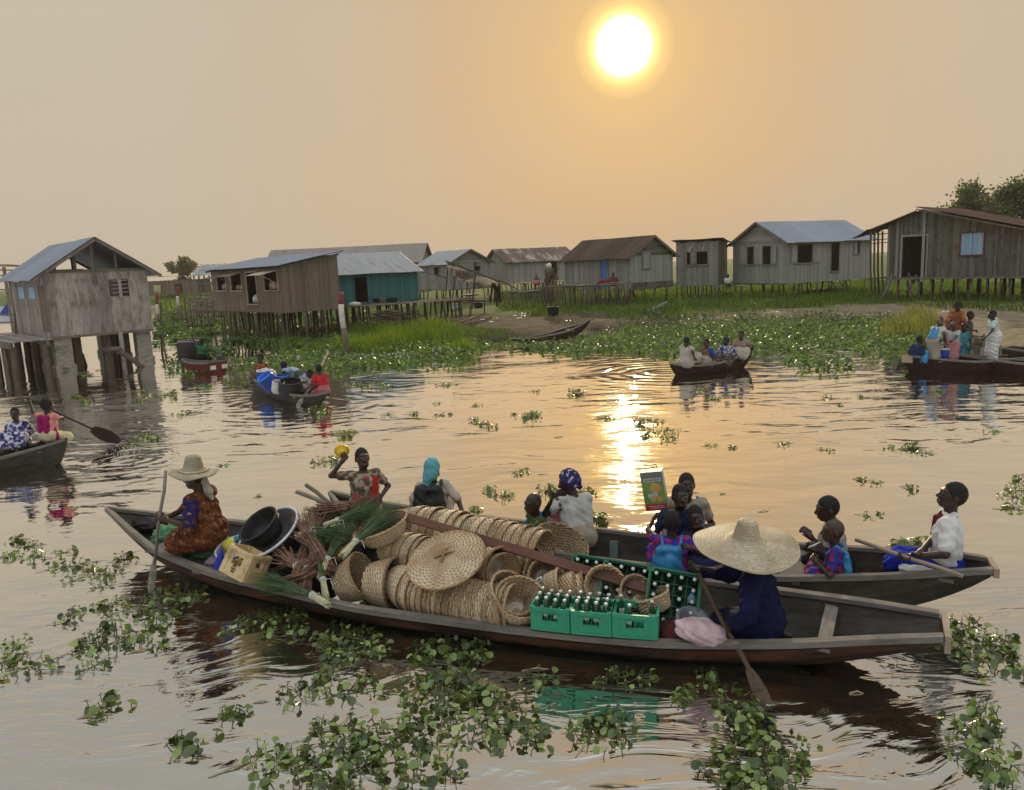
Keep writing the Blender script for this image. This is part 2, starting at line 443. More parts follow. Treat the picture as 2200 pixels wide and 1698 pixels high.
def leafset(cen, nrm, fwd, rad, n=8, cup=.18, notch=True):
    """rounded leaves as fans: arrays (k,3) -> verts, tris"""
    k = len(cen); nrm = nrm/np.linalg.norm(nrm, axis=1, keepdims=True)
    fwd = fwd-nrm*(fwd*nrm).sum(1, keepdims=True); fwd /= np.linalg.norm(fwd, axis=1, keepdims=True)+1e-9
    sd_ = np.cross(nrm, fwd)
    a = np.linspace(0, 2*np.pi, n, endpoint=False)
    ra = 1-.16*np.cos(a*1.0)*0+(.10*np.cos(a) if notch else 0)
    P = cen[:, None, :]+rad[:, None, None]*(ra[None, :, None]*(np.cos(a)[None, :, None]*fwd[:, None, :]*1.08+np.sin(a)[None, :, None]*sd_[:, None, :]*.92)
        + (cup*(np.sin(a)**2))[None, :, None]*nrm[:, None, :])
    vs = np.concatenate([cen[:, None, :], P], 1).reshape(-1, 3)
    base = (np.arange(k)*(n+1))[:, None, None]
    j = np.arange(n)
    tri = np.stack([np.zeros(n, int), 1+j, 1+(j+1) % n], 1)[None]+base
    return vs, tri.reshape(-1, 3), np.repeat(rng.random(k), n)
def unit(n):
    v = rng.normal(size=(n, 3)); return v/np.linalg.norm(v, axis=1, keepdims=True)
# ------------------------------------------------------------------ one floating hyacinth plant (several shapes), copied over the water
def hyacinth_mesh(nl, spread, hmax, rl, seed):
    r_ = np.random.default_rng(seed); mb = MB()
    cs = []; ns = []; fs_ = []; rs = []
    for i in range(nl):
        a = r_.uniform(0, 2*np.pi); d = spread*math.sqrt(r_.random()); h = .72*hmax*(r_.random()**1.4)*(1-.45*d/spread)+.015
        root = np.array([.35*d*math.cos(a+.5), .35*d*math.sin(a+.5), -.02]); tip = np.array([d*math.cos(a), d*math.sin(a), h])
        midp = (root+tip)/2+np.array([.25*d*math.cos(a), .25*d*math.sin(a), -.02+h*.15])
        bulb = r_.uniform(.006, .013)
        mb.tube([root, midp*.6+root*.4, midp, tip], [bulb, bulb*1.1, .005, .0035], 5, 1)
        cs.append(tip); nn = np.array([math.cos(a)*r_.uniform(-.2, .9), math.sin(a)*r_.uniform(-.2, .9), r_.uniform(.35, 1.)]); ns.append(nn)
        fs_.append([math.cos(a+r_.uniform(-.8, .8)), math.sin(a+r_.uniform(-.8, .8)), .1]); rs.append(rl*r_.uniform(.5, 1.35))
    for i in range(3):
        a = r_.uniform(0, 6.3); mb.tube([(0, 0, .0), (spread*.6*math.cos(a), spread*.6*math.sin(a), .015), (spread*1.3*math.cos(a+.3), spread*1.3*math.sin(a+.3), .004)], [.005, .004, .002], 4, 1)
    vs, tr, rn = leafset(np.array(cs), np.array(ns), np.array(fs_), np.array(rs), 9, .35)
    j = 0
    for i in range(0, len(tr)): pass
    b0 = mb.n; mb.v.extend([tuple(p) for p in vs]); mb.n += len(vs)
    for tr_, q in zip(tr, rn):
        mb.f.append([b0+int(k) for k in tr_]); mb.m.append(0); mb.r.append(float(q)); mb.uv.append(None)
    me = mb.build('water_hyacinth', [HYA, STEM], origin=(0, 0, 0), smooth=True)
    d = me.data; bpy.data.objects.remove(me); return d
HY = [hyacinth_mesh(nl, sp, h, rl, k) for k, (nl, sp, h, rl) in enumerate([(16, .17, .12, .036), (20, .23, .09, .030), (11, .14, .11, .042), (22, .27, .11, .031), (9, .18, .08, .031), (14, .20, .18, .043), (17, .27, .05, .028)])]
HYS = [hyacinth_mesh(nl, sp, h, rl, 50+k) for k, (nl, sp, h, rl) in enumerate([(6, .11, .09, .036), (4, .09, .05, .033), (8, .14, .08, .034), (5, .16, .06, .03)])]
n_hy = 0
def clump(px, py, sc, label, group, small=False):
    p = at(px, py, 0.); o = bpy.data.objects.new('water_hyacinth', random.choice(HYS if small else HY)); COL.objects.link(o)
    o.location = (p.x, p.y, 0.); o.rotation_euler = (0, 0, random.uniform(0, 6.28)); o.scale = (sc, sc, sc*random.uniform(.8, 1.2))
    tag(o, label, 'water plant', group); return o
def area(P, n, label, group, sc=(.8, 1.2), mind=.16):
    """scatter n plants over a pixel outline, evenly over the water"""
    W = poly(P); lo, hi = W.min(0), W.max(0); got = []
    tries = 0; n = max(4, int(n*.42)); sc = (sc[0]*.82, sc[1]*.85); mind *= 1.15
    while len(got) < n and tries < 6000:
        tries += 1
        q = rng.uniform(lo, hi)
        if not inside(W, q[None])[0]: continue
        if any((q[0]-g_[0])**2+(q[1]-g_[1])**2 < mind**2 for g_ in got): continue
        got.append(q)
        o = bpy.data.objects.new('water_hyacinth', random.choice(HY)); COL.objects.link(o); s_ = random.uniform(*sc)
        o.location = (q[0], q[1], 0); o.rotation_euler = (0, 0, random.uniform(0, 6.28)); o.scale = (s_, s_, s_*random.uniform(.8, 1.2))
        tag(o, label, 'water plant', group)
area([(112, 1345), (150, 1300), (230, 1300), (330, 1260), (450, 1275), (440, 1300), (370, 1335), (390, 1380), (250, 1390), (130, 1375)], 40, 'water hyacinth in the thick raft below the pointed bow of the cargo canoe', 'hyacinth raft under the bow', (.7, 1.15), .17)
area([(215, 1190), (300, 1195), (330, 1240), (240, 1260), (130, 1300), (140, 1260)], 13, 'water hyacinth in the thin trail left of the bow of the cargo canoe', 'hyacinth trail left of the bow', (.7, 1.05), .2)
area([(2, 1395), (80, 1350), (110, 1375), (210, 1390), (200, 1440), (110, 1440), (20, 1430)], 14, 'water hyacinth in the low patch at the left edge below the bow raft', 'hyacinth patch at the left edge', (.7, 1.1), .17)
area([(0, 1130), (60, 1150), (110, 1190), (60, 1210), (0, 1200)], 10, 'water hyacinth at the left edge between the bow and the distant paddlers', 'hyacinth at the left edge of the open water', (.8, 1.2), .25)
area([(455, 1340), (540, 1310), (650, 1320), (640, 1360), (560, 1375), (480, 1370)], 15, 'water hyacinth below the tan crate on the near side of the cargo canoe', 'hyacinth below the tan crate', (.7, 1.15), .16)
area([(660, 1380), (760, 1350), (840, 1375), (830, 1420), (700, 1425)], 15, 'water hyacinth in the dark reflection below the standing baskets', 'hyacinth in the boat reflection', (.7, 1.1), .15)
area([(630, 1490), (660, 1450), (750, 1445), (760, 1480), (690, 1510)], 8, 'water hyacinth in the small clump between the boat reflection and the bottom raft', 'small hyacinth clump mid foreground', (.8, 1.2), .14)
area([(880, 1380), (960, 1350), (1040, 1365), (1040, 1420), (960, 1445), (880, 1420)], 18, 'water hyacinth in the dark water below the nested baskets', 'hyacinth below the nested baskets', (.7, 1.15), .15)
area([(850, 1465), (960, 1450), (1080, 1465), (1110, 1520), (1175, 1560), (1160, 1620), (1060, 1600), (900, 1560), (860, 1510)], 44, 'water hyacinth in the upper half of the big raft at bottom centre', 'big hyacinth raft upper half', (.75, 1.25), .14)
area([(560, 1600), (700, 1560), (830, 1545), (960, 1585), (950, 1690), (800, 1700), (560, 1690)], 44, 'water hyacinth in the lower left half of the big raft at bottom centre', 'big hyacinth raft lower half', (.75, 1.3), .14)
area([(1255, 1450), (1330, 1440), (1400, 1450), (1395, 1480), (1270, 1480)], 6, 'small water hyacinth in the shadow below the green crates', 'hyacinth below the green crates', (.5, .8), .16)
area([(1250, 1560), (1300, 1520), (1370, 1525), (1370, 1560), (1290, 1600)], 9, 'water hyacinth in the lone tuft on pale water below the green crates', 'lone hyacinth tuft', (.7, 1.1), .12)
area([(1445, 1465), (1520, 1455), (1545, 1490), (1510, 1540), (1450, 1510)], 9, 'water hyacinth left of the near paddle blade in dark water', 'hyacinth left of the paddle', (.6, .95), .13)
area([(1545, 1520), (1600, 1490), (1650, 1510), (1630, 1560), (1560, 1555)], 9, 'water hyacinth touching the blade of the near paddle', 'hyacinth at the paddle blade', (.7, 1.), .12)
area([(1535, 1620), (1600, 1580), (1700, 1590), (1730, 1660), (1700, 1698), (1550, 1698)], 26, 'water hyacinth in the dense round raft below the near paddle', 'hyacinth raft below the paddle', (.75, 1.25), .12)
area([(2030, 1360), (2080, 1335), (2190, 1390), (2195, 1425), (2120, 1425), (2040, 1400)], 24, 'water hyacinth in the raft behind the square stern of the cargo canoe', 'hyacinth raft behind the stern', (.7, 1.1), .14)
area([(2065, 1530), (2110, 1520), (2180, 1600), (2190, 1680), (2120, 1680), (2070, 1600)], 22, 'water hyacinth in the narrow strip at the lower right edge', 'hyacinth strip lower right', (.7, 1.1), .13)
area([(2150, 1040), (2200, 1025), (2200, 1130), (2170, 1100)], 9, 'water hyacinth at the right edge beyond the boy in the white shirt', 'hyacinth at the right edge', (.8, 1.2), .2)
area([(1330, 915), (1400, 890), (1460, 925), (1450, 955), (1390, 945)], 22, 'water hyacinth in the dark clump across the sun glitter', 'hyacinth clump in the sun glitter', (.9, 1.35), .3)
for n_, (px, py, sc) in enumerate([(1150, 842, 1), (1240, 848, 1.5), (1232, 840, 1.1), (1022, 905, .9), (1055, 918, 1.), (1035, 912, .8), (1100, 892, .9), (1150, 893, 1.3), (1125, 898, 1), (985, 827, 1), (955, 828, 1.1), (940, 868, .8), (893, 892, 1.1), (950, 893, 1.2), (970, 890, .9), (830, 893, 1), (745, 938, 1.2), (725, 932, 1), (760, 930, .8), (1025, 872, .9),
        (700, 992, 1.2), (715, 985, 1), (480, 1000, 1), (398, 890, 1.1), (1135, 1008, .8), (1118, 1016, .6), (1055, 1055, .8), (1082, 1066, .7), (1245, 1057, 1), (1262, 1060, 1.1), (1172, 1055, 1.2), (1020, 1097, .7), (1272, 1118, 1.2), (1530, 858, .9), (1508, 838, 1), (1566, 852, .8), (1780, 855, 1.2), (1803, 873, .9), (1852, 853, .9), (1682, 955, 1), (1775, 968, .8), (1925, 965, .7), (1960, 965, 1), (1985, 975, .8),
        (1850, 1033, .9), (1880, 1038, .8), (1955, 1052, 1.1), (1870, 1110, .9), (1895, 1105, .7), (1960, 1178, 1.1), (1985, 1172, 1), (1945, 1176, .8), (2010, 842, 1.1), (2035, 838, 1), (2132, 928, 1), (1525, 958, .7), (1570, 962, .6), (140, 1188, 1), (145, 1218, .9), (240, 1515, .9), (500, 1540, .9), (415, 1595, .9), (1165, 1465, .8), (340, 1390, .8), (1300, 900, .7), (60, 860, .9), (555, 1068, .4), (1555, 1063, .5), (290, 1000, .7)]):
    clump(px, py, sc, 'small lone water hyacinth drifting on the open water', 'lone drifting hyacinths', small=random.random() < .45)
for P, n_, lab, gr in (([(470, 815), (520, 800), (570, 815), (560, 838), (490, 835)], 26, 'water hyacinth left of the canoe with the blue barrels', 'hyacinth patch left of the blue barrels'),
        ([(720, 828), (770, 815), (830, 825), (840, 845), (760, 842)], 22, 'water hyacinth strip right of the boy in the red shirt', 'hyacinth strip right of the red shirt'),
        ([(650, 885), (700, 868), (740, 885), (720, 905), (660, 900)], 16, 'water hyacinth in front of the canoe with the blue barrels', 'hyacinth patch before the blue barrels'),
        ([(270, 850), (330, 835), (385, 845), (370, 862), (290, 862)], 20, 'water hyacinth strip in front of the left stilt hut', 'hyacinth strip before the left hut'),
        ([(125, 858), (200, 848), (205, 865), (130, 868)], 10, 'water hyacinth under the paddle shaft of the left paddler', 'hyacinth by the left paddler'),
        ([(150, 800), (225, 795), (225, 812), (150, 815)], 10, 'water hyacinth among the pillars of the left hut', 'hyacinth among the pillars'),
        ([(265, 950), (330, 935), (340, 945), (280, 962)], 8, 'water hyacinth beside the splash of the left paddle', 'hyacinth by the splash'),
        ([(400, 840), (440, 825), (470, 838), (430, 850)], 10, 'water hyacinth in front of the boy in green', 'hyacinth before the boy in green')):
    area(P, n_, lab, gr, (.8, 1.25), .22)

for px, py, a, L in ((205, 1540, .2, .26), (215, 1520, .9, .2), (495, 1655, .55, .28), (560, 1510, .1, .12), (1320, 1690, -.1, .3), (1810, 1580, .5, .2), (1840, 1490, -.1, .1), (890, 1560, .3, .14), (300, 1400, .4, .2), (1150, 1440, .05, .22), (1490, 1060, 0, .16), (1200, 940, .3, .2), (1640, 1100, .1, .14), (830, 945, .2, .2)):
    PALE_STEM = MAT('pale_floating_stem', (.42, .40, .24), (.30, .24, .14), 12, .6); p = at(px, py); d = V((math.cos(a), math.sin(a), 0))*L; mb = MB(); mb.tube([p-d*.5, p+V((.01, .01, .012)), p+d*.5], [.006, .007, .004], 5)
    tag(mb.build('floating_stem', PALE_STEM, smooth=True), 'thin broken stem floating loose on the open water', 'stem', 'loose floating stems')
# ------------------------------------------------------------------ dense plant mats along the bank
def mat_stuff(name, P, dens, hscale=1., patch=None, rl=.055):
    W = np.vstack(P) if isinstance(P, list) and isinstance(P[0], np.ndarray) else poly(P)
    lo, hi = W.min(0), W.max(0); A = np.prod(hi-lo); n = int(A*dens)
    xy = rng.uniform(lo, hi, (n, 2)); xy = xy[inside(W, xy)]
    x, y = xy.T
    f = .5+.25*np.sin(x*1.7+2*np.sin(y*.9))+.25*np.sin(y*2.1+1.5*np.sin(x*1.3+1))
    edge = np.clip(sdist(W, xy)/.5, 0, 1)
    keep = rng.random(len(xy)) < (.35+.65*f)*(.35+.65*edge) if patch is None else (f*.55+.45*(.5+.5*np.sin(x*.55+1.2*np.sin(y*.35)))*(.5+.5*np.sin(y*.8+x*.25)) > patch)
    xy = xy[keep]; f = f[keep]; n = len(xy)
    z = (.03+rng.random(n)**1.5*(.12+.26*f)*hscale)+np.maximum(height(xy), 0)
    nr = unit(n)*.75; nr[:, 2] = np.abs(nr[:, 2])+.35
    vs, tr, rn = leafset(np.column_stack([xy, z]), nr, unit(n), rl*rng.uniform(.6, 1.35, n), 6, .3)
    o = npmesh(name, vs, tr, HYM, rn, smooth=True); tag(o, kind='stuff'); return o
mat_stuff('plant_mat', [(1015, 772), (1060, 745), (1120, 752), (1180, 762), (1250, 770), (1300, 758), (1400, 765), (1450, 775), (1540, 758), (1650, 752), (1700, 765), (1740, 762), (1810, 755), (1900, 770), (1960, 755), (2050, 757), (2100, 745), (2010, 706), (1950, 690), (1830, 686), (1700, 688), (1560, 691), (1450, 697), (1370, 705), (1270, 722), (1170, 735), (1080, 742), (1000, 732), (890, 728), (880, 742), (940, 755)], 85)
mat_stuff('plant_mat', [(1670, 785), (1700, 768), (1760, 765), (1830, 775), (1835, 795), (1790, 805), (1720, 795)], 110)
mat_stuff('plant_mat', [(470, 792), (540, 775), (620, 765), (700, 750), (820, 745), (960, 745), (1030, 758), (1010, 778), (940, 787), (850, 792), (760, 797), (690, 800), (640, 790), (560, 800)], 100, 1.1)
mat_stuff('plant_mat', [(325, 745), (330, 690), (345, 668), (470, 668), (900, 690), (930, 720), (900, 745), (700, 752), (600, 755), (480, 770), (400, 760)], 120, .7, patch=.42, rl=.075)
mat_stuff('plant_mat', [(340, 800), (350, 770), (390, 765), (470, 775), (500, 790), (440, 808), (380, 812)], 60, .6)
# blades
def blades(name, P, n, h, w, mat, lean=.35, z=.4, clumpy=0., avoid=None):
    W = poly(P, z) if not isinstance(P, np.ndarray) else P
    lo, hi = W.min(0), W.max(0)
    xy = rng.uniform(lo, hi, (n*3, 2)); xy = xy[inside(W, xy)][:n]
    if clumpy:
        x, y = xy.T; f = .5+.25*np.sin(x*1.1+2*np.sin(y*.6))+.25*np.sin(y*.9+1.5*np.sin(x*.8+1)); xy = xy[rng.random(len(xy)) < (1-clumpy)+clumpy*f]
    n = len(xy); x, y = xy.T
    f = .65+.35*np.sin(x*.8+2*np.sin(y*.5))
    H_ = h*rng.uniform(.5, 1.15, n)*f; a = rng.uniform(0, 2*np.pi, n)
    ba = a+rng.normal(0, 1, n)
    base = np.column_stack([xy, np.maximum(height(xy), -.02)-.02])
    sdv = np.column_stack([np.cos(a), np.sin(a), np.zeros(n)])*w
    ln = np.column_stack([np.cos(ba), np.sin(ba), np.zeros(n)])*(H_*lean*rng.uniform(.2, 1.3, n))[:, None]
    up = np.column_stack([np.zeros(n), np.zeros(n), H_])
    midp = base+ln*.35+up*.6; tip = base+ln+up*.97
    vs = np.stack([base-sdv, base+sdv, midp+sdv*.7, midp-sdv*.7, tip], 1).reshape(-1, 3)
    b0 = (np.arange(n)*5)[:, None]
    tri = np.concatenate([b0+np.array([[0, 1, 2]]), b0+np.array([[0, 2, 3]]), b0+np.array([[3, 2, 4]])], 0)
    o = npmesh(name, vs, tri, mat, np.tile(rng.random(n), 3)); tag(o, kind='stuff'); return o
blades('grass', [(1075, 668), (1170, 684), (1290, 676), (1350, 697), (1430, 692), (1470, 681), (1560, 672), (1750, 661), (1900, 655), (2050, 664), (2210, 672), (2260, 610), (1900, 606), (1400, 612), (1060, 630)], 76000, .42, .022, GRS, .5, .4, .3)
blades('grass', [(700, 760), (690, 742), (760, 722), (890, 712), (985, 728), (1025, 752), (1000, 764), (900, 766), (800, 765)], 9000, .95, .012, GRB, .35, 0., .2)
blades('grass', [(610, 765), (600, 735), (720, 728), (740, 745), (700, 765)], 1500, .8, .012, GRS, .4, 0.)
blades('grass', [(880, 728), (930, 712), (1010, 708), (1100, 716), (1150, 726), (1060, 736), (960, 738)], 6500, .24, .014, GRS, .5, .2)
blades('reeds', [(1890, 735), (1900, 695), (1960, 680), (2010, 690), (2020, 715), (1960, 735)], 1300, .95, .013, REED, .35, .1)
blades('grass', [(335, 655), (470, 655), (470, 632), (335, 635)], 9000, 1.1, .06, GRS, .4, .4, .4)
blades('dry_grass', [(1180, 694), (1260, 690), (1310, 672), (1270, 668), (1190, 682)], 1400, .3, .01, DRYG, 1.2, .4)
blades('dry_grass', [(1270, 708), (1400, 703), (1480, 694), (1500, 688), (1380, 697), (1290, 700)], 1500, .16, .012, DRYG, 1.2, .4)
# hyacinth flower spikes at the foot of the bright grass
LIL = MAT('lilac_petal', (.62, .60, .72), (.75, .74, .82), 20, .6, transl=.3)
mb = MB(); cs = []; 
mb.tube([(0, 0, 0), (0, 0, .22)], .006, 5, 1)
for k in range(14):
    a = k*2.4; mb.lathe([(.0, 0), (.022, .012), (.026, .03), (.0, .034)], 6, Matrix.Translation((.02*math.cos(a), .02*math.sin(a), .12+.011*k)) @ Matrix.Rotation(a, 4, 'Z') @ Matrix.Rotation(.9, 4, 'Y'), 0)
fl = mb.build('hyacinth_flower', [LIL, STEM], origin=(0, 0, 0), smooth=True)
for k, (px, py) in enumerate([(838, 772), (851, 770), (862, 775), (875, 769), (898, 768), (905, 772), (818, 774), (800, 771), (786, 776), (772, 773), (930, 762), (938, 768), (945, 760), (955, 757), (972, 762), (985, 758), (700, 778), (722, 772), (640, 779), (610, 781), (1052, 748), (880, 775)]):
    o = fl if k == 0 else fl.copy()
    if k: COL.objects.link(o)
    p = at(px, py, .12); o.location = (p.x, p.y, .12); o.rotation_euler = (random.uniform(-.2, .2), random.uniform(-.2, .2), k); s_ = random.uniform(.45, .95); o.scale = (s_, s_, s_)
    tag(o, 'pale lilac hyacinth flower spike below the bright tall grass', 'flower', 'hyacinth flowers')
# ------------------------------------------------------------------ trees
BARK = MAT('tree_bark', (.10, .075, .05), (.17, .13, .09), 12, .9, bump=.02)
TLF = LEAF('tree_leaf', (.07, .10, .04), (.12, .15, .06), (.17, .17, .07), .45, .5)
def tree(base, h, cr, nleaf, label, seed, rl=.10, group=None):
    r_ = np.random.default_rng(seed); p = V(base)
    root = thing('broadleaf_tree', label, 'tree', p, 0, group)
    tb = MB(); ends = []
    def grow(a, d, L, rad, lev):
        bpt = a+d*L; mid_ = (a+bpt)/2+V(tuple(r_.normal(0, L*.06, 3)))
        tb.tube([a, mid_, bpt], [rad, rad*.8, rad*.6], 6)
        if lev >= 2: ends.extend([mid_, bpt])
        if lev == 4: return
        for k in range(3 if lev < 3 else 2):
            dd = (d+V(tuple(r_.normal(0, .55, 3)))+V((0, 0, .12))).normalized(); grow(bpt, dd, L*r_.uniform(.55, .8), rad*.58, lev+1)
    grow(p+V((0, 0, -.3)), V((.05, 0, 1)), h*.36, h*.028, 0)
    tb.build('trunk', BARK, root, True)
    E_ = np.array([tuple(e) for e in ends]); k = r_.integers(0, len(E_), nleaf)
    c = E_[k]+r_.normal(0, cr*.13, (nleaf, 3)); nr = r_.normal(size=(nleaf, 3)); nr[:, 2] = np.abs(nr[:, 2])+.2
    vs, tr, rn = leafset(c, nr, r_.normal(size=(nleaf, 3)), rl*r_.uniform(.6, 1.3, nleaf), 5, .25)
    loc = np.array(p); o = npmesh('crown', vs-loc, tr, TLF, rn, parent=root)
    return root
pt = atY(2075, 520, 78); tree((pt.x, pt.y, .4), 8.7, 3.2, 8200, 'leafy tree behind the rust-roofed house, the left one of two', 3, .13)
pt = atY(2165, 520, 76); tree((pt.x, pt.y, .4), 9.2, 3.8, 9500, 'leafy tree rising behind the right end of the rust roof', 5, .13)
pt = atY(413, 640, 170); tree((pt.x, pt.y, .2), 8.5, 3., 1800, 'small hazy tree far off behind the slatted shelter', 8, .3)
# ------------------------------------------------------------------ materials of the village
W_HUT = PLANK('silvered_hut_board', (.24, .22, .19), (.42, .39, .35), (.13, .09, .065), .3, st=(9, 1.0), stain=.46)
W_SHOP = PLANK('brown_shop_board', (.15, .115, .085), (.25, .20, .155), (.08, .055, .04), .22, st=(14, .6), stain=.55)
W_GREY = PLANK('grey_house_board', (.19, .185, .17), (.33, .325, .30), (.08, .07, .06), .22, stain=.56)
W_PALE = PLANK('pale_house_board', (.25, .245, .23), (.42, .415, .39), (.11, .10, .09), .16, stain=.58)
W_DARK = PLANK('dark_house_board', (.10, .092, .075), (.20, .188, .16), (.035, .03, .024), .3, stain=.5)
W_TEAL = PLANK('teal_painted_board', (.035, .13, .135), (.06, .20, .20), (.10, .09, .07), .16, stain=.6)
W_BEAM = PLANK('old_beam', (.12, .10, .08), (.24, .205, .165), (.05, .04, .03), .3)
W_POLE = PLANK('bush_pole', (.075, .058, .042), (.17, .135, .10), (.03, .024, .018), .4)
W_BLUE = PLANK('blue_shutter', (.25, .40, .55), (.38, .52, .66), (.22, .25, .28), .08, stain=.6)
W_RED = PLANK('red_frame', (.14, .045, .035), (.2, .07, .05), (.06, .03, .02), .1)
W_DOOR = MAT('blue_door_paint', (.05, .16, .50), (.07, .20, .56), 4, .5)
T_BLUE = RUST('blue_grey_sheet', (.20, .235, .285), (.27, .30, .345), (.17, .16, .15), .45, .25, .08, .6, .8)
T_GREY = RUST('grey_sheet', (.25, .27, .28), (.36, .37, .375), (.20, .15, .12), .45, .25, .1, .58, .75)
T_HAZE = RUST('pale_sheet', (.24, .22, .20), (.30, .28, .25), (.22, .18, .15), .6, .1, .05)
T_RUST = RUST('rusted_sheet', (.085, .042, .028), (.14, .065, .04), (.05, .03, .025), .75, .1, .22)
T_MOTT = RUST('mottled_sheet', (.09, .06, .045), (.15, .105, .075), (.34, .32, .29), .65, .15, .3, .52, .62)
T_DARK = RUST('dark_brown_sheet', (.055, .033, .024), (.09, .052, .036), (.035, .025, .02), .75, .1, .2)
W_SHUT = PLANK('pale_shutter_board', (.30, .295, .275), (.42, .41, .39), (.16, .15, .135), .12, stain=.6)
CONC = MAT('stained_pillar', (.36, .33, .28), (.24, .22, .18), 5, .9, c3=(.10, .09, .065), s3=1.2, bump=.01, stretch=(1, 1, 2.2))
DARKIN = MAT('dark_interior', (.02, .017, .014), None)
def dirn(deg): a = R(deg); return V((math.cos(a), math.sin(a), 0))
def len_to(A, d, px):
    """how far to go from A along d until the picture column px is reached (horizontal view plane)"""
    # screen x of point = PCX + F*(p-C).r / (p-C).f ; solve at mid height
    k = (px-PCX)/FPX; q = A-CAM
    n = _r-_f*k
    return -(q.dot(n))/(d.dot(n))
class Wall:
    """vertical plane through A along d; pix(px,py) gives (u,z) on it"""
    def __init__(s, A, d): s.A = V(A); s.d = V(d).normalized(); s.n = V((s.d.y, -s.d.x, 0))
    def pix(s, px, py):
        r = ray(px, py); t = (s.A-CAM).dot(s.n)/r.dot(s.n); p = CAM+r*t
        return (p-s.A).dot(s.d), p.z
    def P(s, u, z, o=0.): return V((s.A.x, s.A.y, 0))+s.d*u+s.n*o+V((0, 0, z))
    def rect(s, x0, y0, x1, y1):
        a = s.pix(x0, y0); c = s.pix(x1, y1); e = s.pix(x0, y1); g = s.pix(x1, y0)
        return ((a[0]+e[0])/2, (e[1]+c[1])/2, (c[0]+g[0])/2, (a[1]+g[1])/2)
def planks(mb, W, L, z0, top, holes=(), pw=.16, th=.022, mi=0, rag=.03, gap=.004, tilt=.0, u0=0., wavy=.3):
    u = u0
    while u < L-1e-3:
        w = min(pw*random.uniform(1-wavy, 1+wavy), L-u)
        if L-u-w < pw*.3: w = L-u
        uc = u+w/2; zt = top(uc) if callable(top) else top; zb = z0-random.random()*rag; zt -= random.random()*rag*.3
        segs = [(zb, zt)]
        for (a, c, e, g) in holes:
            if a < uc < e:
                ns = []
                for s0, s1 in segs:
                    if g <= s0 or c >= s1: ns.append((s0, s1)); continue
                    if c > s0: ns.append((s0, c))
                    if g < s1: ns.append((g, s1))
                segs = ns
        r = random.random(); o = random.uniform(-.006, .006); k = random.uniform(-1, 1)*tilt
        for s0, s1 in segs:
            if s1-s0 < .02: continue
            a = W.P(u+gap/2+k*.5, s0, o); d = W.d*(w-gap); n = W.n*th; up = V((0, 0, s1-s0))
            ztl = (top(u) if callable(top) else zt); ztr = (top(u+w) if callable(top) else zt)
            upl = V((0, 0, (ztl if s1 == zt else s1)-s0))-W.d*k; upr = V((0, 0, (ztr if s1 == zt else s1)-s0))-W.d*k
            vs = [a, a+d, a+d+upr, a+upl, a-n, a+d-n, a+d+upr-n, a+upl-n]
            off = random.random()*20
            uvq = [(off, s0), (off+w, s0), (off+w, s1), (off, s1)]; sm = [(off, s0), (off+th, s0), (off+th, s1), (off, s1)]
            mb.add(vs, [(0, 1, 2, 3), (5, 4, 7, 6), (4, 0, 3, 7), (1, 5, 6, 2), (3, 2, 6, 7), (4, 5, 1, 0)], mi, [uvq, uvq, sm, sm, sm, sm], r)
        u += w
def sheet(mb, a, c, e, mi=0, pitch=.15, amp=.014, th=.012, sheetw=.85, sag=.0, rag=.0, nv=4):
    """corrugated roof plane: a corner, c end of the ridge/eave edge from a, e end of the slope edge from a"""
    a = V(a); U = V(c)-a; D = V(e)-a; L = U.length; sl = D.length; n = U.cross(D).normalized()
    if n.z < 0: n = -n
    m = max(2, int(L/pitch*2)); nsh = max(1, round(L/sheetw))
    for k in range(nsh):
        i0, i1 = int(m*k/nsh), int(m*(k+1)/nsh); r = random.random(); ex = random.uniform(-rag, rag); lift = random.uniform(0, .012)
        P = []
        for i in range(i0, i1+1):
            f = i/m; row = []
            for j in range(nv+1):
                g = j/nv*(1+(ex/sl if j == nv else 0))
                row.append(a+U*f+D*g+n*(amp*math.cos(math.pi*i)+lift-sag*math.sin(math.pi*min(g, 1))+.01*math.sin(f*9+g*3)))
            P.append(row)
        of = random.random()*5
        uvf = lambda A_, B_, i0=i0, of=of: ((i0+A_)/m*L+of, B_/nv*sl+of*.3)
        Q = [[p-n*th for p in row] for row in P]
        fl = U.cross(D).dot(n) < 0
        mb.grid(P, mi, uvf, r, flip=fl); mb.grid(Q, mi, uvf, r, flip=not fl)
        ni = len(P)
        for row0, row1 in ((P, Q),):
            for i in range(ni-1):
                mb.add([P[i][nv], P[i+1][nv], Q[i+1][nv], Q[i][nv]], [(0, 1, 2, 3)], mi, None, r)
                mb.add([P[i][0], P[i+1][0], Q[i+1][0], Q[i][0]], [(3, 2, 1, 0)], mi, None, r)
def opening(root, W, rc, mat, depth=.05, w=.06, name='window', sill=True, pane=None, parent=None):
    """frame boards round a hole rc=(u0,z0,u1,z1)"""
    a, c, e, g = rc; mb = MB(); o = .035
    mb.beam(W.P(a-w/2, c, o), W.P(a-w/2, g, o), w, depth, W.n); mb.beam(W.P(e+w/2, c, o), W.P(e+w/2, g, o), w, depth, W.n)
    mb.beam(W.P(a-w, g+w/2, o+.003), W.P(e+w, g+w/2, o+.003), w, depth, W.n)
    if sill: mb.beam(W.P(a-w*1.4, c-w/2, o+.012), W.P(e+w*1.4, c-w/2, o+.012), w, depth+.03, W.n)
    return mb.build(name, mat, root)
